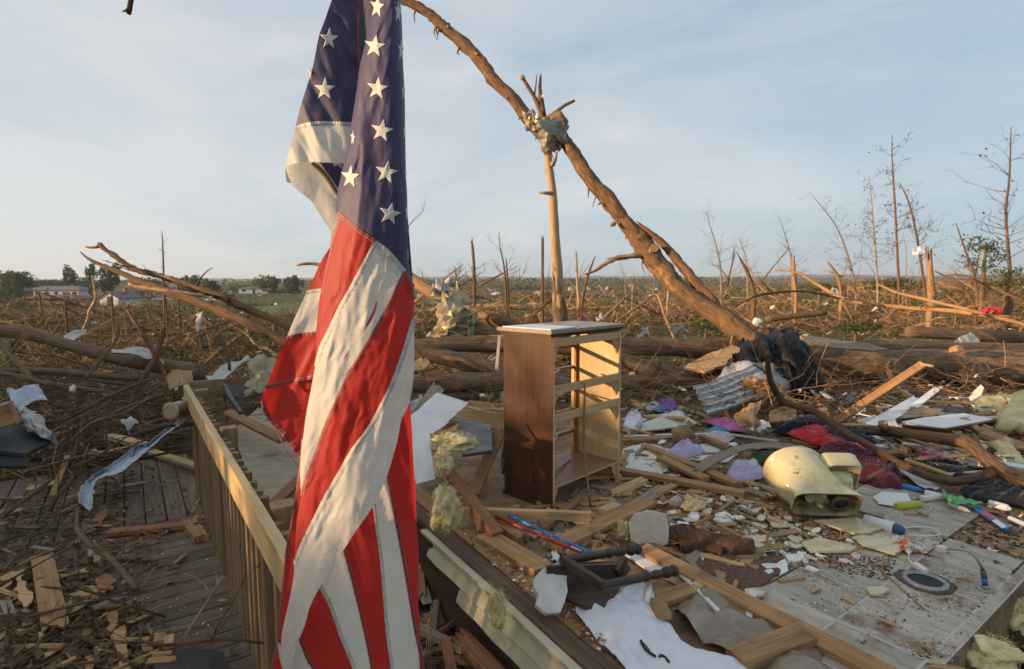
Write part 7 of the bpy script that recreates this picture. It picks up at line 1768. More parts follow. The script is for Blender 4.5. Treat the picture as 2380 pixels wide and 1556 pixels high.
tube('white_strap', [on(985, 1225, -.15), on(1012, 1268, -.18), on(1062, 1312, -.2), on(1140, 1340, -.15), on(1237, 1390, -.1)], [.009, .011, .012, .012, .010], 'plastic_white', 'white strap curving over the pit to the plaster slab', 'strap', sides=6, bumpy=.1, step=.03)
tube('zinc_strip', [on(1108, 1212, .03), on(1115, 1255, .0), on(1135, 1290, -.03)], [.012, .014, .006], 'galvanised', 'bent zinc strip hanging below the pale rail', 'strip', sides=5, bumpy=.2)
slab('roof_felt', [on(985, 1420, -.5), on(1075, 1450, -.5), on(1062, 1530, -.5), on(985, 1520, -.5)], .015, 'rubber', 'black roofing felt square at the bottom of the pit', 'felt', jit=.01)
slab('broken_plate', [on(975, 1370, -.4), on(1010, 1355, -.35), on(1030, 1375, -.38), on(1020, 1400, -.45), on(980, 1405, -.45)], .01, 'drywall', 'tan broken plate at the flag foot', 'plate', jit=.008)
slab('brown_felt', [on(975, 1440, -.45), on(1040, 1400, -.42), on(1060, 1440, -.48), on(1000, 1470, -.5)], .012, 'brown_paper', 'brown torn cardboard in the pit', 'cardboard', jit=.015)
tt = []
for q in range(3):
    tube('straw', [on(990 + 6 * q, 1556, -.4), on(992 + 5 * q, 1470 - 30 * q, -.1), on(1000 + 9 * q, 1430 - 20 * q, .0)], [.003, .003, .001], 'splinter', 'dry grass straw standing right of the flag foot', 'straw', 'dry straws at the flag foot', sides=4, bumpy=0)
slab('plywood_sheet', [on(540, 1000, -.35), on(600, 948, -.30), on(730, 955, -.30), on(760, 1100, -.35), on(690, 1210, -.45), on(600, 1180, -.45)], .018, 'plywood', 'stained beige plywood sheet between the railing and the flag', 'plywood', jit=.004)
board('board', on(528, 958, -.12), on(660, 1024, -.14), .13, .04, 'lumber_tan', 'brown board lying on the plywood sheet behind the railing', 'board', roll=.2)
board('board', on(720, 1090, -.30), on(640, 1170, -.34), .12, .03, 'lumber_red', 'reddish board leaning under the flag on the plywood', 'board', jb=.03)
blob('yellow_drum', on(590, 1400, -.50), .16, .16, .22, 'siding', 'dull yellow rounded tank behind the near balusters', 'tank', amp=.06, freq=1)

# ------------------------------------------------------------------ left side: things over the deck
cn = empty('metal_can', at(413, 955, 4.55), 'silver metal can hanging at the far end of the railing', 'can')
c0, c1 = at(396, 957, 4.40), at(438, 948, 4.62)
lathe('body', c0, c1, [(0, .066), (.02, .072), (.05, .068), (.08, .066), (.45, .066), (.5, .069), (.55, .066), (.95, .066), (1, .070)], 'galvanised', parent=cn, sides=28)
lathe('lid', c0 - (c1 - c0) * .02, c0 + (c1 - c0) * .01, [(0, .050), (.3, .064), (1, .070)], 'foil', parent=cn, sides=28)
sheet('bracket', quad([(405, 985, 4.5), (450, 930, 4.7), (452, 955, 4.6), (412, 995, 4.5)]), 'metal_white', parent=cn, amp=.01)
gt = empty('bent_gutter', on(270, 1090, DZ), 'bent blue grey metal gutter strip lying across the deck end', 'gutter')
gl = [(412, 985, .16, 9), (376, 1012, .12, 8), (347, 1036, .08, 9), (334, 1040, .07, 16), (300, 1066, .02, 20), (265, 1092, -.03, 22), (240, 1100, -.06, 14), (216, 1116, -.09, 12), (205, 1138, -.11, 24), (200, 1160, -.14, 27), (197, 1178, -.17, 24)]
rows = []
for s in (-1, -.35, .35, 1):
    rows.append([on(x + s * w_ * .55, y + s * w_ * .45, z + (.03 if abs(s) == 1 else 0)) for x, y, z, w_ in gl])
sheet('strip', rows, 'gutter_blue', parent=gt, amp=.012, freq=10, sub=5, smooth=False, ragged=.004)
LD = 'loose boards on the deck'
def ld(x0, y0, x1, y1, w, t, mat, label, z=0.03, z1=None, **kw): return board('board', on(x0, y0, DZ + z), on(x1, y1, DZ + (z if z1 is None else z1)), w, t, mat, label, 'board', LD, **kw)
ld(253, 1014, 322, 1032, .10, .05, 'pine', 'short pale stud beyond the bent gutter', z=.16)
ld(351, 1050, 462, 1086, .09, .035, 'pine', 'orange lit board under the gutter near the railing', z=.06)
ld(206, 1058, 338, 1031, .035, .02, 'pine', 'long pale lath left of the gutter', z=.12, jb=.02)
ld(210, 1066, 306, 1047, .03, .02, 'pine', 'second pale lath just below the long one', z=.09)
ld(235, 1240, 448, 1220, .085, .035, 'lumber_red', 'red brown board across the joint of the deck planks', ja=.10, jb=.02)
ld(440, 1215, 470, 1255, .09, .05, 'lumber_tan', 'rough block against the balusters', jb=.05)
ld(97, 1290, 131, 1466, .115, .016, 'lumber_tan', 'long tan broken plank lying toward the camera on the left', jb=.10, z=.05)
ld(122, 1154, 157, 1060, .045, .02, 'lumber_tan', 'narrow tan strip standing up in the left litter', z=.05, z1=.2)
ld(282, 1130, 340, 1120, .03, .006, 'metal_white', 'thin white metal strip on the far deck planks', z=.02)
ld(265, 1298, 345, 1303, .035, .02, 'lumber_dark', 'dark wood strip on the near planks', z=.02)
ld(455, 1172, 482, 1135, .012, .006, 'metal_white', 'thin silver strip against the balusters', z=.05)
ld(404, 1312, 432, 1290, .025, .02, 'lumber_tan', 'small dark stick on the bare planks by the railing', z=.02)
for i, (L, lab) in enumerate((
    ([(145, 1400), (178, 1372), (214, 1361), (257, 1370), (225, 1395), (152, 1434)], 'pale curved slab of split wood beside the long tan plank'),
    ([(0, 1345), (28, 1330), (65, 1325), (45, 1342), (8, 1370)], 'pale wood chip at the left edge'),
    ([(36, 1345), (48, 1335), (62, 1370), (78, 1390), (60, 1412), (42, 1395)], 'upright pale wood slab left of the long tan plank'),
    ([(263, 1470), (290, 1456), (296, 1500), (306, 1556), (280, 1580), (270, 1510)], 'pale rough wood slab at the bottom of the deck'),
    ([(246, 1432), (270, 1422), (274, 1455), (258, 1472)], 'small brown wood slab right of the curved one'),
    ([(222, 1345), (245, 1332), (268, 1345), (262, 1370), (230, 1368)], 'reddish bark chip on the deck'),
    ([(184, 1330), (200, 1322), (204, 1338), (188, 1346)], 'light small wood knot on the deck litter'),
    ([(160, 1385), (190, 1375), (215, 1382), (195, 1388)], 'slim pale chip on the curved slab'),
    ([(345, 1530), (430, 1510), (520, 1520), (540, 1570), (400, 1600)], 'dark flat felt piece at the deck bottom'),
    ([(215, 1210), (245, 1178), (252, 1192), (235, 1225)], 'brown splinter slab left of the plank joint'))):
    slab('wood_chip', onD(L, DZ + .03 + .01 * (i % 3)), .012, 'rubber' if i == 8 else ('lumber_red' if i in (5, 9) else 'splinter' if i != 4 else 'lumber_tan'), lab, 'wood', 'wood chips on the deck', jit=.008, step=.035, bend=.006)
sh = empty('black_shell', on(40, 1060, DZ), 'black hollow box shell at the left edge with a torn metal skirt', 'box')
slab('shell_top', [at(-60, 960, 4.3), at(45, 965, 4.35), at(140, 1020, 4.2), at(60, 1060, 3.8), at(-60, 1040, 3.7)], .03, 'rubber', parent=sh)
slab('shell_side', [at(-60, 1042, 3.75), at(62, 1062, 3.82), at(60, 1085, 3.75), at(-60, 1090, 3.65)], .02, 'rubber', parent=sh)
sheet('metal_skirt', [[at(36, 938, 4.3), at(60, 940, 4.35), at(80, 960, 4.4)], [at(45, 965, 4.15), at(75, 975, 4.1), at(100, 990, 4.2)], [at(55, 1000, 4.1), at(90, 1010, 4.0), at(138, 1030, 4.1)]], 'galvanised', parent=sh, amp=.05, freq=8, sub=7, smooth=False)
board('beam', at(-60, 985, 3.9), at(34, 958, 4.0), .11, .16, 'lumber_tan', 'thick square cut beam end at the left edge', 'beam')
sheet('blue_tarp', quad([(15, 905, 6.0), (90, 893, 6.3), (110, 925, 5.7), (30, 945, 5.5)]), 'gutter_blue', 'blue grey crumpled tarp behind the black shell', 'tarp', amp=.08, freq=4, sub=9)
sheet('white_metal', [[at(260, 812, 7.5), at(310, 806, 7.6), at(345, 812, 7.6)], [at(258, 822, 7.2), at(320, 828, 7.2), at(385, 848, 7.2)]], 'galvanised', 'flattened white metal siding on the slanting left trunk', 'sheet metal', amp=.04, freq=4, sub=9)
sheet('white_metal', [[at(146, 780, 9.5), at(170, 768, 9.6), at(200, 764, 9.7)], [at(152, 790, 9.3), at(175, 788, 9.3), at(202, 776, 9.5)]], 'galvanised', 'folded white metal piece on the far left trunk', 'sheet metal', amp=.04, freq=4, sub=7)
sheet('white_card', [[at(478, 876, 6.0), at(530, 850, 6.3), at(578, 825, 6.5)], [at(490, 888, 5.8), at(540, 870, 6.0), at(582, 838, 6.2)]], 'pale_paper', 'long white bent sheet left of the flag', 'sheet', amp=.05, freq=4, sub=8)
sheet('foil_sheet', [[at(584, 830, 5.6), at(650, 825, 5.7)], [at(578, 860, 5.4), at(655, 860, 5.4)], [at(572, 910, 5.2), at(640, 905, 5.3)]], 'foil', 'silver foil faced sheet standing left of the flag', 'foil', amp=.08, freq=5, sub=8, smooth=False, ragged=.02)
sheet('brown_curl', [[at(385, 875, 6.2), at(410, 858, 6.4), at(445, 862, 6.3)], [at(390, 905, 5.9), at(425, 890, 5.8), at(455, 905, 5.9)]], 'brown_paper', 'curled brown panel behind the far railing end', 'panel', amp=.05, freq=4, sub=8)
sheet('white_rag', [[at(456, 728, 6.4), at(468, 726, 6.4)], [at(454, 750, 6.4), at(470, 748, 6.35)], [at(458, 775, 6.4), at(466, 772, 6.4)]], 'pale_paper', 'torn pale rag hanging on the bent twig', 'rag', amp=.03, freq=9, sub=7, ragged=.01)
sheet('white_rag', quad([(280, 980, 4.9), (300, 965, 5.0), (322, 980, 4.9), (295, 995, 4.8)]), 'pale_paper', 'crumpled white paper in the brush left of the can', 'paper', amp=.05, freq=9, sub=8)
blob('white_lump', at(170, 905, 5.3), .03, .03, .035, 'plaster', 'small white lump stuck in the brush', 'lump', amp=.6)
slab('dark_sheet', [at(505, 905, 5.6), at(560, 895, 5.8), at(600, 905, 5.7), at(545, 925, 5.4)], .01, 'rubber', 'black sheet behind the railing end posts', 'sheet', jit=.01)
tube('grey_hose', [at(520, 895, 5.0), at(540, 930, 4.9), at(560, 960, 4.8)], [.02, .02, .02], 'metal_dark', 'bent grey hose behind the far railing end', 'hose', sides=10)

CHIPS = [(1545, 1130), (1640, 1120), (1760, 1130), (1800, 1190), (1900, 1215), (2040, 1240), (1990, 1300), (1880, 1330), (1760, 1330), (1700, 1290), (1560, 1230)]

# ------------------------------------------------------------------ scattered pieces one can still tell apart
rr = random.Random(77)
FLOOR = [(1180, 1180), (1290, 1140), (1440, 1080), (1450, 1010), (1640, 985), (1860, 1000), (1900, 1060), (1780, 1130), (1850, 1220), (1760, 1330), (1600, 1360), (1480, 1280), (1300, 1330)]
MIDR = [(1450, 930), (1620, 960), (1800, 985), (1930, 960), (2080, 905), (2380, 930), (2380, 1120), (2100, 1080), (1900, 1000), (1640, 990), (1450, 1010)]
TILE = [(1760, 1360), (1900, 1240), (2040, 1170), (2250, 1170), (2120, 1290), (2330, 1340), (2220, 1540), (2140, 1530)]
DECK = [(0, 1170), (160, 1080), (420, 1090), (470, 1180), (560, 1556), (0, 1556)]
PIT = [(960, 1120), (1050, 1240), (1430, 1556), (980, 1556)]
LEFT = [(0, 870), (200, 850), (430, 860), (600, 850), (600, 940), (440, 900), (440, 1010), (200, 1080), (0, 1100)]
BRUSH = [(960, 730), (1180, 720), (1800, 735), (2380, 700), (2380, 800), (1960, 790), (1750, 780), (1460, 795), (960, 790)]
FARB = [(970, 690), (1500, 676), (1700, 668), (2380, 660), (2380, 720), (1800, 735), (960, 735)]
LBR = [(0, 720), (300, 730), (560, 750), (700, 760), (690, 840), (430, 850), (200, 850), (0, 860)]
LM = [(1330, 1150, 'the dresser'), (1588, 1013, 'the brown rock'), (1735, 1100, 'the lavender bundle'), (1870, 1110, 'the toilet'), (1655, 1262, 'the carpet roll'), (1508, 1230, 'the drywall piece'),
      (2045, 1222, 'the spray can'), (2150, 1350, 'the drain flange'), (2290, 1345, 'the supply line'), (1930, 1020, 'the red garment'), (2175, 1060, 'the pink package'), (2200, 985, 'the white topped box'),
      (1740, 965, 'the paper bag'), (1680, 910, 'the ribbed metal sheet'), (2330, 960, 'the insulation batts'), (1475, 985, 'the pillow'), (1220, 1195, 'the pale rail'), (1420, 1350, 'the chair wreck'),
      (2040, 920, 'the propped plank'), (1610, 1060, 'the lace cloth'), (1572, 1168, 'the pink rosette'), (2000, 1090, 'the maroon garment'), (2080, 970, 'the slanted white board'), (1860, 1000, 'the navy garment'),
      (413, 955, 'the metal can'), (280, 1080, 'the bent gutter'), (115, 1380, 'the long tan plank'), (340, 1230, 'the red brown deck board'), (480, 1400, 'the balusters'), (60, 1010, 'the black shell'),
      (60, 915, 'the blue tarp'), (350, 835, 'the crossed poles'), (250, 1310, 'the knobbly branch'), (530, 860, 'the white bent sheet'), (150, 1130, 'the crooked grey stick'), (430, 1495, 'the crooked root'),
      (1275, 1380, 'the plaster slab'), (1157, 1420, 'the siding tuft'), (1030, 1480, 'the roofing felt'), (985, 1320, 'the flag'), (1060, 960, 'the broken white panel'), (1120, 950, 'the drawer'),
      (1300, 720, 'the standing trunk'), (1730, 760, 'the leaning trunk foot'), (1050, 740, 'the foil sheet'), (1495, 770, 'the pale blue rag'), (1845, 650, 'the orange stump'), (2162, 650, 'the wide split stump'),
      (2250, 800, 'the pale cushion'), (1970, 700, 'the longest limb'), (2300, 722, 'the red rag'), (1525, 690, 'the folded limb'), (1103, 640, 'the first snapped tree'), (1660, 740, 'the white hanging cloth'),
      (1580, 770, 'the shiny bag'), (1180, 690, 'the crooked bare tree'), (2080, 740, 'the fallen limbs'), (120, 700, 'the white house'), (254, 700, 'the small shed'), (330, 690, 'the brick house'),
      (630, 670, 'the pale far house'), (90, 790, 'the slanting left trunk'), (600, 760, 'the lower long branch'), (1990, 640, 'the leaning bare tree'), (2090, 640, 'the tallest bare tree'), (1345, 660, 'the pale snapped pole'),
      (1676, 640, 'the bare grey tree'), (2345, 640, 'the edge tree'), (480, 700, 'the white car'), (175, 778, 'the folded metal piece'), (320, 825, 'the flattened siding'), (2300, 1480, 'the floor edge')]
def say(what, x, y):
    b = min(LM, key=lambda m_: (m_[0] - x) ** 2 + 2.5 * (m_[1] - y) ** 2); dx, dy = x - b[0], y - b[1]
    r = ('right of' if dx > 0 else 'left of') if abs(dx) > 1.5 * abs(dy) else ('in front of' if dy > 0 else 'behind')
    return what + (' just ' if dx * dx + 2 * dy * dy < 3600 else ' well ' if dx * dx + 2 * dy * dy > 22000 else ' ') + r + ' ' + b[2]
def scatter_boards(P, n, z, wr, lr, mats, words_, group, seed, zj=.03, pitch=.05, t=(.008, .025), name='wood_scrap', cat='wood'):
    q = random.Random(seed)
    for x, y in sampleD(P, n, q):
        c = on(x, y, z + q.uniform(.01, zj)); a = q.uniform(0, 6.3); L = q.uniform(*lr) * (.6 + .1 * c.y)
        d = V((math.cos(a), math.sin(a), q.gauss(0, pitch))) * L / 2
        k = q.randrange(len(words_)); f = (L / (.6 + .1 * c.y) - lr[0]) / (lr[1] - lr[0])
        wd = q.uniform(*wr); g_ = (wd - wr[0]) / (wr[1] - wr[0]); oc = abs(math.cos(a))
        lab = say(('short ' if f < .33 else 'long ' if f > .72 else '') + ('thin ' if g_ < .3 else 'wide ' if g_ > .7 else '') + words_[k] + (' crosswise' if oc > .85 else ' endways' if oc < .5 else ' aslant'), x, y)
        board(name, c - d, c + d, wd, q.uniform(*t), mats[k % len(mats)], lab, cat, group, ja=q.choice((0, .04, .08)) * L * 2, jb=q.choice((.02, .06)) * L * 2, roll=q.gauss(0, .25), seg=2, k=5)
BW = ['pale splintered board', 'brown board', 'grey board', 'white painted lath']
SW = ['pale wood splinter', 'brown wood scrap', 'grey wood scrap', 'dark tan wood scrap']
scatter_boards(FLOOR, 165, 0, (.015, .055), (.08, .30), ['splinter', 'lumber_tan', 'lumber_grey', 'lumber_tan'], SW, 'wood scraps around the dresser', 1)
scatter_boards(MIDR, 135, .02, (.02, .08), (.12, .42), ['splinter', 'lumber_tan', 'lumber_grey', 'white_paint'], BW, 'boards in front of the thick trunk', 2, .10, .12, name='loose_board', cat='board')
scatter_boards(TILE, 16, .012, (.008, .02), (.04, .12), ['splinter', 'lumber_tan'], ['pale sliver of wood', 'brown sliver of wood'], 'slivers on the tiles', 3, .014, .01, (.004, .008), name='wood_sliver')
DECK2 = [(0, 1170), (160, 1080), (300, 1095), (250, 1240), (300, 1380), (400, 1500), (420, 1556), (0, 1556)]
scatter_boards(DECK2, 56, DZ + .015, (.012, .05), (.06, .26), ['splinter', 'lumber_tan', 'lumber_dark', 'lumber_grey'], ['pale splinter', 'brown wood scrap', 'dark wood scrap', 'grey wood scrap'], 'wood scraps in the deck litter', 4, .05, .12, (.005, .018))
scatter_boards(PIT, 34, -.45, (.03, .08), (.15, .5), ['lumber_dark', 'lumber_red', 'lumber_grey'], ['dark broken stud', 'red brown broken stud', 'grey broken board'], 'broken lumber in the pit', 5, .15, .25, (.012, .04), name='broken_stud', cat='lumber')
scatter_boards(LEFT, 46, -.45, (.02, .07), (.12, .4), ['splinter', 'lumber_tan', 'lumber_grey', 'lumber_dark'], ['pale splintered board', 'brown board', 'grey board', 'dark board'], 'boards in the left brush pile', 6, .28, .2, name='loose_board', cat='board')
UNDER = [(2180, 1556), (2250, 1500), (2380, 1400), (2380, 1556)]
scatter_boards(UNDER, 12, -.35, (.04, .09), (.15, .4), ['lumber_tan', 'lumber_dark'], ['brown broken joist', 'dark broken joist'], 'broken joists under the floor edge', 7, .2, .2, (.02, .05), name='broken_joist', cat='lumber')
scatter_boards([(960, 900), (1180, 905), (1170, 960), (1060, 1010), (960, 960)], 14, .05, (.03, .1), (.15, .4), ['lumber_grey', 'lumber_tan', 'splinter'], ['grey board', 'brown board', 'pale board'], 'boards among the trunks', 8, .2, .25, name='loose_board', cat='board')

def scatter_sticks(P, n, zf, lr, r, mats, words_, group, seed, zj=.2, pitch=.25, fork=.35, far=None, name='stick', cat='stick'):
    q = random.Random(seed)
    for x, y in sampleD(P, n, q):
        c = hit(x, y, far) + V((0, 0, q.uniform(.05, zj))) if far else on(x, y, zf + q.uniform(0, zj))
        s = max(1, c.y / 20) ** .7 if far else 1
        L = q.uniform(*lr) * s; a = q.uniform(0, 6.3); out = []
        pz = q.gauss(0, pitch)
        grow(c - V((math.cos(a), math.sin(a), 0)) * L / 2, V((math.cos(a), math.sin(a), abs(pz) if far else pz)).normalized(), L, q.uniform(*r) * s, 1 if q.random() < fork else 0, q, out, .5, .22, (1, 3), .5, 0)
        vs, fs, uv = twigs_mesh(out, 6); k = q.randrange(len(words_)); f = (L / s - lr[0]) / (lr[1] - lr[0])
        lab = say(('short ' if f < .33 else 'long ' if f > .72 else '') + ('forked ' if len(out) > 2 else 'hooked ' if len(out) > 1 else '') + words_[k] + (' crosswise' if abs(math.cos(a)) > .85 else ' endways' if abs(math.cos(a)) < .5 else ' aslant'), x, y)
        tag(world_obj(name, vs, fs, MT(mats[k % len(mats)]), None, True, uv), lab, cat, group)
scatter_sticks(LEFT, 170, -.45, (.4, 1.6), (.007, .028), ['bark', 'bark_torn', 'twig'], ['dark crooked stick', 'orange brown crooked stick', 'grey brown crooked stick'], 'sticks of the left brush pile', 11, .5)
scatter_sticks(DECK2, 60, DZ + .02, (.15, .8), (.004, .012), ['bark', 'bark_torn'], ['dark twig', 'brown twig'], 'twigs in the deck litter', 12, .05, .06, name='twig', cat='twig')
scatter_sticks(LBR, 120, 0, (.8, 2.6), (.012, .035), ['bark', 'bark_torn', 'bare_wood'], ['dark broken limb', 'brown broken limb', 'orange broken limb'], 'limbs in the far left brush', 13, .3, .35, .6, 60, 'fallen_limb', 'branch')
scatter_sticks(BRUSH, 150, 0, (.7, 2.2), (.008, .028), ['bare_wood', 'bark_torn', 'bark', 'pale_trunk'], ['orange broken limb', 'brown broken limb', 'dark broken limb', 'pale broken limb'], 'broken limbs in the brush behind the trunks', 14, .35, .5, .6, 30, 'broken_limb', 'branch')
scatter_sticks(FARB, 140, 0, (1.0, 3.0), (.014, .036), ['bare_wood', 'bark_torn', 'pale_trunk'], ['orange snapped limb', 'brown snapped limb', 'pale snapped limb'], 'snapped limbs far out in the field', 15, .3, .7, .5, 90, 'broken_limb', 'branch')
scatter_sticks(BRUSH, 26, 0, (1.6, 4.0), (.04, .085), ['bark_torn', 'bark', 'bare_wood'], ['thick brown trunk piece', 'thick dark trunk piece', 'thick orange trunk piece'], 'thick trunk pieces in the brush', 16, .35, .25, .7, 30, 'trunk_piece', 'log')
scatter_sticks(FARB, 34, 0, (1.6, 4.0), (.05, .10), ['bark_torn', 'bark', 'bare_wood'], ['stout brown trunk piece', 'stout dark trunk piece', 'stout orange trunk piece'], 'stout trunk pieces far out', 17, .4, .4, .7, 90, 'trunk_piece', 'log')
scatter_sticks(LBR, 22, 0, (1.6, 4.0), (.04, .08), ['bark_torn', 'bark', 'bare_wood'], ['heavy brown trunk piece', 'heavy dark trunk piece', 'heavy orange trunk piece'], 'heavy trunk pieces on the left', 18, .35, .25, .7, 60, 'trunk_piece', 'log')
def scatter_sheets(P, n, zf, sz, mats, words_, group, seed, zj=.1, far=None, cat='scrap', flat=.3, name='scrap'):
    q = random.Random(seed)
    for x, y in sampleD(P, n, q):
        c = hit(x, y, far) if far else on(x, y, zf + q.uniform(.01, zj))
        s = q.uniform(*sz) ; a = q.uniform(0, 6.3)
        if far: c.z += s * .4
        u_ = V((math.cos(a), math.sin(a), q.gauss(0, flat))) * s; w_ = V((-math.sin(a), math.cos(a), q.gauss(0, flat))) * s * q.uniform(.3, .9)
        k = q.randrange(len(words_)); f = (s - sz[0]) / (sz[1] - sz[0])
        sheet(name, [[c - u_ - w_, c + u_ - w_ * q.uniform(.5, 1)], [c - u_ * q.uniform(.6, 1.1) + w_, c + u_ * .8 + w_]], mats[k % len(mats)], say(('small ' if f < .33 else 'large ' if f > .72 else '') + words_[k], x, y), cat, group, sub=4, amp=s * .22, freq=.7 / s, smooth=q.random() < .3, ragged=s * .08, thick=.004)
PW = ['white paper scrap', 'white board scrap', 'cream plaster scrap', 'brown paper scrap', 'grey metal scrap']
PM = ['pale_paper', 'white_board', 'drywall', 'brown_paper', 'metal_white']
scatter_sheets(FLOOR, 50, 0, (.02, .06), PM[:4], PW[:4], 'paper and plaster scraps around the dresser', 21, .04)
scatter_sheets(MIDR, 60, .02, (.03, .11), PM, PW, 'scraps among the clothes', 22, .10)
scatter_sheets(LEFT, 24, -.4, (.02, .07), ['pale_paper', 'metal_white', 'brown_paper'], ['white paper scrap', 'grey metal scrap', 'brown paper scrap'], 'scraps in the left brush pile', 23, .3)
scatter_sheets(BRUSH, 30, 0, (.04, .13), ['pale_paper', 'metal_white', 'foil', 'brown_paper'], ['white scrap', 'pale metal scrap', 'shiny scrap', 'brown scrap'], 'scraps in the brush behind the trunks', 24, .2, 30, flat=.6)
scatter_sheets(LBR, 22, 0, (.05, .16), ['pale_paper', 'metal_white', 'brown_paper'], ['white scrap', 'pale metal scrap', 'brown scrap'], 'scraps in the far left brush', 25, .2, 60, flat=.5)
scatter_sheets(PIT, 14, -.5, (.03, .08), ['pale_paper', 'rubber', 'metal_white'], ['white scrap', 'black scrap', 'grey metal scrap'], 'scraps in the pit', 26, .1)
def scatter_chips(P, n, z, sz, mats, words_, group, seed, name='plaster_chip', cat='chip'):
    q = random.Random(seed)
    for x, y in sampleD(P, n, q):
        c = on(x, y, z + q.uniform(.006, .03)); m_ = q.randint(4, 6); a0 = q.uniform(0, 6.3); s_ = q.uniform(*sz); asp = q.uniform(1, 2.2); ya = q.uniform(0, 3.1); tx, ty = q.gauss(0, .15), q.gauss(0, .15)
        P_ = []
        for i in range(m_):
            a = a0 + 6.283 * i / m_ + q.uniform(-.35, .35); r = s_ * q.uniform(.6, 1.1); u_, w_ = r * math.cos(a) * asp, r * math.sin(a)
            u_, w_ = u_ * math.cos(ya) - w_ * math.sin(ya), u_ * math.sin(ya) + w_ * math.cos(ya); P_.append(c + V((u_, w_, u_ * tx + w_ * ty)))
        k = q.randrange(len(words_)); f = (s_ - sz[0]) / (sz[1] - sz[0])
        slab(name, P_, q.uniform(.006, .014), mats[k], say(('small ' if f < .33 else 'large ' if f > .72 else '') + words_[k], x, y), cat, group, jit=.003, step=.03)
scatter_chips(CHIPS, 90, 0, (.018, .055), ['plaster', 'drywall', 'tile_almond', 'brown_paper', 'white_board'], ['white plaster chip', 'cream drywall chip', 'yellow ceramic chip', 'brown cardboard chip', 'white board chip'], 'broken chips between dresser and toilet', 31)
HF = ['white house fragment', 'brown house fragment', 'pale metal fragment', 'tan house fragment', 'grey roof fragment']
HM = ['wall_white', 'roof_brown', 'metal_white', 'lumber_tan', 'roof_grey']
scatter_sheets([(970, 670), (1480, 667), (1480, 690), (970, 694)], 95, 0, (.5, 1.6), HM, HF, 'house fragments far across the field', 27, .2, 420, 'fragment', .6, 'house_fragment')
scatter_sheets([(1500, 664), (2380, 658), (2380, 685), (1500, 694)], 40, 0, (.25, .7), HM, [w.replace('house', 'wall') for w in HF], 'house fragments behind the bare trees', 28, .2, 200, 'fragment', .6, 'house_fragment')
scatter_sheets([(520, 674), (730, 674), (730, 690), (540, 692)], 34, 0, (.5, 1.4), HM, [w.replace('fragment', 'wreckage') for w in HF], 'house fragments left of the flag', 29, .2, 420, 'fragment', .6, 'house_fragment')

# two cars parked by the brick house
def car(c, yaw, mat, label):
    t = empty('parked_car', c, label, 'car', 'cars parked by the houses'); R_ = Matrix.Rotation(yaw, 3, 'Z')
    prof = [(-2.1, .35), (-2.15, .75), (-1.9, .95), (-1.2, 1.0), (-.7, 1.42), (.6, 1.45), (1.2, 1.0), (2.0, .85), (2.15, .6), (2.1, .35)]
    vs = [c + R_ @ V((x, s, z)) for s in (-.85, .85) for x, z in prof]; k = len(prof)
    world_obj('body', vs, [tuple(range(k)), tuple(2 * k - 1 - i for i in range(k))] + [(i, i + k, (i + 1) % k + k, (i + 1) % k) for i in range(k)], MT(mat), t)
    vs = [c + R_ @ V((x, s, z)) for s in (-.87, .87) for x, z in ((-1.05, 1.05), (-.65, 1.36), (.55, 1.38), (1.0, 1.05))]
    world_obj('window', vs, [(0, 1, 2, 3), (7, 6, 5, 4)], MT('window_dark'), t)
    for x in (-1.3, 1.3):
        for s in (-.8, .8): lathe('wheel', c + R_ @ V((x, s - .1, .33)), c + R_ @ V((x, s + .1, .33)), [(0, .28), (.2, .33), (.8, .33), (1, .28)], 'rubber', parent=t, sides=14)
car(gpt(362, 690, 165), .2, 'car_dark', 'dark car parked on the grass before the brick house')
car(gpt(483, 690, 150), .1, 'car_white', 'white car parked right of the brick house')
car(gpt(374, 695, 160), .4, 'car_white', 'white car half hidden by the long left branches')

# ------------------------------------------------------------------ litter nobody could count
rr = random.Random(5)
S = Stuff()
for x, y in sampleC(FLOOR, 4200, rr):
    p = on(x, y, .004); k = rr.random()
    if k < .45: S.stick(p + V((0, 0, .006)), rr.uniform(.02, .12), rr.uniform(.0015, .005), rr.choice((0, 1)), rr, .1)
    elif k < .8: S.chip(p, rr.uniform(.008, .035), rr.choice((0, 1, 2, 3)), rr, .3, rr.uniform(1, 2.5))
    else: S.chip(p, rr.uniform(.006, .022), 4, rr, .3)
for x, y in sampleC(MIDR, 5200, rr):
    p = on(x, y, .006); k = rr.random()
    if k < .5: S.stick(p + V((0, 0, rr.uniform(0, .06))), rr.uniform(.05, .25), rr.uniform(.002, .007), rr.choice((0, 1)), rr, .2)
    else: S.chip(p + V((0, 0, rr.uniform(0, .04))), rr.uniform(.015, .07), rr.choice((0, 1, 2, 3, 4)), rr, .4, rr.uniform(1, 2.5))
for x, y in sampleC(TILE, 1100, rr, 22, 22):
    S.chip(on(x, y, .0125), rr.uniform(.003, .014), rr.choice((1, 2, 3, 4, 4)), rr, .2)
for x, y in sampleC(CHIPS, 4000, rr):
    k = rr.random()
    if k < .6: S.chip(on(x, y, .006), rr.uniform(.006, .03), rr.choice((0, 1, 2, 2, 3, 4)), rr, .35, rr.uniform(1, 2))
    else: S.stick(on(x, y, .008), rr.uniform(.02, .10), rr.uniform(.001, .004), rr.choice((0, 1, 1)), rr, .15)
for x, y in sampleD([(1900, 1300), (2100, 1290), (2060, 1350), (1950, 1330)], 400, rr): S.chip(on(x, y, .0125), rr.uniform(.004, .016), rr.choice((1, 2, 2)), rr, .2)
for x, y in sampleD([(1080, 1238), (1290, 1290), (1560, 1556), (1440, 1556), (1060, 1245)], 500, rr):
    S.chip(on(x, y, .042), rr.uniform(.004, .02), rr.choice((0, 1, 2, 2, 4)), rr, .2, rr.uniform(1, 2))
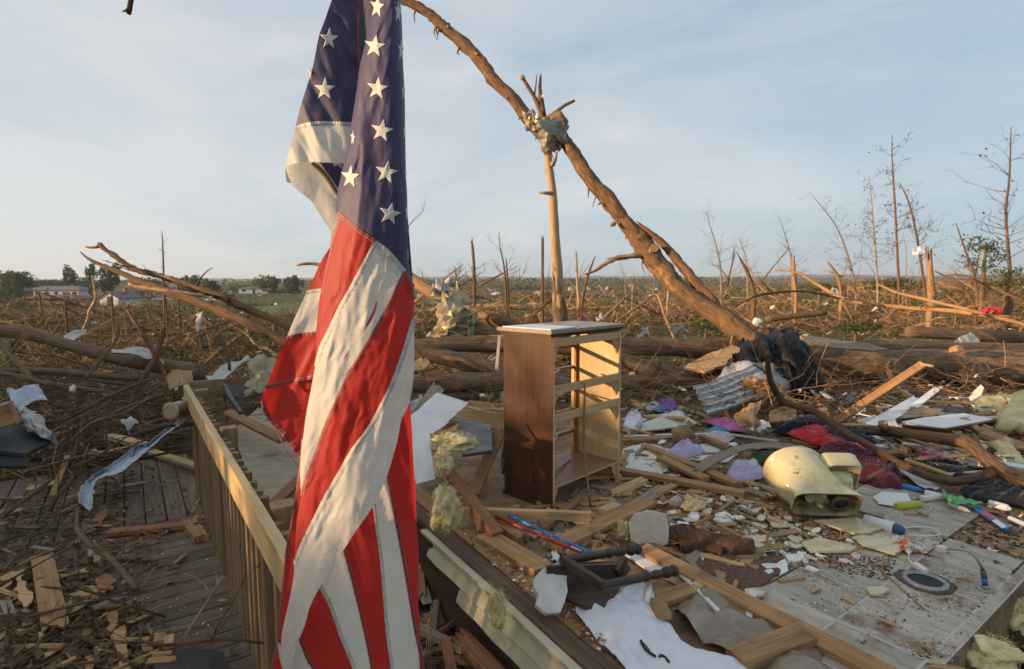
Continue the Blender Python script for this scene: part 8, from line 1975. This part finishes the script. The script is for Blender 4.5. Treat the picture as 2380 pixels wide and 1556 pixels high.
for x, y in sampleD([(2110, 1288), (2210, 1200), (2380, 1180), (2380, 1345), (2340, 1335)], 500, rr):
    S.chip(on(x, y, .004), rr.uniform(.004, .03), rr.choice((0, 1, 2, 2, 2, 3, 4)), rr, .25, rr.uniform(1, 2.5))
S.build('floor_litter', ['splinter', 'lumber_tan', 'dirt', 'brown_paper', 'plaster'], 'fine splinters, dirt and plaster crumbs over the house floor')
S = Stuff()
for x, y in sampleD(DECK, 3600, rr):
    # the strip of planks beside the railing stays mostly bare
    bare = sstep(250, 420, x) * sstep(1200, 1260, y) * .93 + sstep(250, 300, x) * (1 - sstep(1190, 1220, y)) * sstep(1110, 1130, y) * .85
    if rr.random() < bare: continue
    p = on(x, y, DZ + rr.uniform(.004, .04)); k = rr.random()
    if k < .55: S.stick(p, rr.uniform(.04, .20), rr.uniform(.0012, .0045), rr.choice((0, 1, 2)), rr, .15, .3)
    elif k < .8: S.leaf(p + V((0, 0, .01)), rr.uniform(.02, .07), 3, rr, .7)
    else: S.chip(p, rr.uniform(.01, .05), rr.choice((0, 1, 2)), rr, .4, rr.uniform(1, 2.5))
for x, y in sampleD(DECK, 260, rr): S.chip(on(x, y, DZ + .004), rr.uniform(.004, .014), 4, rr, .2)
S.build('deck_litter', ['twig', 'lumber_tan', 'lumber_dark', 'leaf_dry', 'plaster'], 'dead leaves, bark and twigs strewn over the deck')
S = Stuff()
for x, y in sampleD(LEFT, 8500, rr) + sampleD([(600, 850), (960, 840), (960, 960), (720, 1000), (600, 940)], 2200, rr):
    p = on(x, y, rr.uniform(-.66, -.12)); k = rr.random()
    if k < .82: S.stick(p, rr.uniform(.15, .9), rr.uniform(.002, .009), rr.choice((0, 0, 0, 1)), rr, .3, .25)
    else: S.chip(p, rr.uniform(.02, .08), rr.choice((0, 1, 2, 3)), rr, .5, rr.uniform(1, 2))
mk('bare_twig', (.20, .11, .05), (.34, .20, .095), (3, 3, 3), 6, .8, .2, var=0)
S.build('brushwood', ['twig', 'bare_twig', 'dirt', 'plaster'], 'tangled brushwood beyond the deck on the left')
S = Stuff()
for x, y in sampleD(PIT, 2000, rr) + sampleD([(700, 1000), (960, 960), (960, 1556), (700, 1556)], 1500, rr):
    p = on(x, y, rr.uniform(-.72, -.45)); k = rr.random()
    if k < .5: S.stick(p, rr.uniform(.05, .3), rr.uniform(.002, .008), rr.choice((0, 1)), rr, .3)
    else: S.chip(p, rr.uniform(.01, .06), rr.choice((0, 2, 2, 3)), rr, .5, rr.uniform(1, 2))
for x, y in sampleD(UNDER, 300, rr): S.chip(on(x, y, rr.uniform(-.5, -.2)), rr.uniform(.02, .1), rr.choice((0, 2, 3)), rr, .5, rr.uniform(1, 2))
S.build('pit_litter', ['lumber_dark', 'lumber_tan', 'dirt', 'lumber_grey'], 'dark rubble at the bottom of the pit beside the siding')
S = Stuff()
for x, y in sampleD([(950, 750), (1800, 760), (2380, 750), (2380, 930), (2100, 905), (1900, 960), (1450, 935), (1170, 935), (950, 900)], 4600, rr):
    p = on(x, y, rr.uniform(-.1, .35)) if y > 800 else hit(x, y, 30) + V((0, 0, rr.random() * .4)); k = rr.random()
    if k < .84: S.stick(p, rr.uniform(.2, .8), rr.uniform(.003, .010), rr.choice((0, 0, 1)), rr, .45, .3)
    else: S.chip(p, rr.uniform(.03, .10), rr.choice((0, 1, 1, 2, 3)), rr, .6, rr.uniform(1, 2))
S.build('brushwood', ['twig', 'bare_twig', 'dirt', 'plaster'], 'tangled brushwood round the fallen trunks')
def brush(P, n, far, label, seed, orange):
    """tangles of different make: thickets of dark sticks, heaps of torn orange wood, green scrub, bare gaps between"""
    S = Stuff(); q_ = random.Random(seed); made = 0
    while made < n:
        x, y = sampleD(P, 1, q_)[0]
        if any(a < x < b and c_ < y < d_ for a, b, c_, d_ in ((560, 745, 704, 738), (1080, 1300, 708, 722), (270, 430, 690, 701))) and q_.random() < .93: continue
        c = hit(x, y, far); s = max(1, c.y / 16); k = q_.random(); R_ = q_.uniform(.5, 2.2) * s ** .45; H = q_.uniform(.15, .9) * min(2.0, s ** .3)
        m_ = q_.randint(14, 46); kind = 0 if k < .36 else 1 if k < .36 + orange else 2 if k < .86 else 3
        for _ in range(m_):
            a = q_.uniform(0, 6.283); r = R_ * q_.random() ** .6; px_, py_ = c.x + r * math.cos(a), c.y + r * math.sin(a)
            p = V((px_, py_, gz(px_, py_, False) + H * (1 - r / R_) * q_.random() + .02)); made += 1
            if kind == 0: S.stick(p, q_.uniform(.3, 1.3) * s ** .5, .009 * s ** .75 * q_.uniform(.3, 1.3), 0, q_, .5, .3)
            elif kind == 1: S.stick(p, q_.uniform(.3, 1.5) * s ** .5, .011 * s ** .75 * q_.uniform(.3, 1.6), q_.choice((0, 1, 1, 5)), q_, .6, .25)
            elif kind == 2:
                S.leaf(p, q_.uniform(.07, .17) * s ** .7, q_.choice((2, 4, 4)), q_, 1); S.leaf(p + V((q_.gauss(0, .1), q_.gauss(0, .1), .05)), q_.uniform(.07, .15) * s ** .7, q_.choice((2, 4)), q_, 1)
                if q_.random() < .3: S.stick(p, q_.uniform(.3, .8) * s ** .5, .006 * s ** .75, 0, q_, 1.2, .3)
            else:
                if q_.random() < .45: S.chip(p, q_.uniform(.03, .15) * s ** .7, q_.choice((3, 1, 0, 6, 6)), q_, .6, 1.7)
                else: S.stick(p, q_.uniform(.2, .8) * s ** .5, .006 * s ** .75, q_.choice((0, 1)), q_, .4, .3)
    S.build('field_brush', ['twig', 'bare_twig', 'leaf_pale', 'plaster', 'leaf_green', 'splinter', 'dirt'], label)
brush([(950, 664), (1700, 663), (2380, 656), (2380, 780), (1800, 785), (950, 780)], 21000, 170, 'flattened brush and scrub covering the field on the right', 3, .24)
brush([(0, 702), (960, 690), (960, 860), (560, 850), (430, 880), (0, 880)], 16000, 120, 'flattened dark brush covering the field on the left', 4, .16)
# far treeline that reads as one mass
S = Stuff()
for i in range(6500):
    x = rr.uniform(-10, 1750); d = rr.uniform(420, 520); q = at(x, 660, d); top = 6.2 + 6.5 * abs(fbm(V((x / 60, 0, 1)), 4)) * (1.5 if x < 760 else .7)
    S.leaf(V((q.x, q.y, -3.6 + rr.random() * top)), rr.uniform(1.2, 2.6), rr.choice((0, 0, 1)), rr, 1)
S.build('far_woods', ['leaf_green', 'leaf_pale'], 'dark far treeline along the horizon')

# trees out of the picture on the left, added between the low sun and the wreckage
for i, (a, w) in enumerate((((-13.5, -.4, 2.4, 1.7, 1.55, 8000, 61), 'third'), ((-13.2, 2.6, 2.2, 1.6, 1.36, 7000, 62), 'fourth'), ((-13.6, -3.4, 2.4, 1.7, 1.4, 8000, 63), 'second'), ((-14.0, 5.8, 2.4, 1.4, 1.25, 5000, 64), 'fifth'), ((-15.5, 9.0, 2.2, .9, .5, 2600, 65), 'sixth'), ((-13.0, -6.4, 2.4, 1.7, 1.1, 4200, 66), 'first'))):
    shade_tree(*a, 'unseen leafy tree added for shade beyond the deck, %s of the row' % w)

# pieces that still share a description are told apart by how far off they lie
same = {}
for o in COL.objects:
    if o.parent is None and o.get('label') and o.get('group'): same.setdefault(o['label'], []).append(o)
for lab, L_ in same.items():
    if 2 <= len(L_) <= 5:
        L_.sort(key=lambda o: o.matrix_basis.translation.y)
        for o, w in zip(L_, {2: ('nearer', 'farther'), 3: ('nearest', 'middle', 'farthest'), 4: ('nearest', 'second', 'third', 'farthest'), 5: ('nearest', 'second', 'third', 'fourth', 'farthest')}[len(L_)]): o['label'] = lab + ', the ' + w + ' one'

# ------------------------------------------------------------------ evening haze over the plain
hv = bpy.data.materials.new('haze_air'); hv.use_nodes = True
hn, hl = hv.node_tree.nodes, hv.node_tree.links
for nd in list(hn):
    if nd.type != 'OUTPUT_MATERIAL': hn.remove(nd)
pv = hn.new('ShaderNodeVolumePrincipled'); pv.inputs['Color'].default_value = (.80, .88, .96, 1); pv.inputs['Density'].default_value = .00022
pv.inputs['Anisotropy'].default_value = .2
hl.new(pv.outputs[0], [nd for nd in hn if nd.type == 'OUTPUT_MATERIAL'][0].inputs['Volume'])
bx_ = [(x, y, z) for x in (-3600, 3600) for y in (-130, 4600) for z in (-6, 42)]
hz = link('haze', make_mesh('haze', bx_, [(0, 1, 3, 2), (4, 6, 7, 5), (0, 4, 5, 1), (2, 3, 7, 6), (0, 2, 6, 4), (1, 5, 7, 3)]), hv)
hz['kind'] = 'stuff'; hz['label'] = 'thin evening haze over the far field'
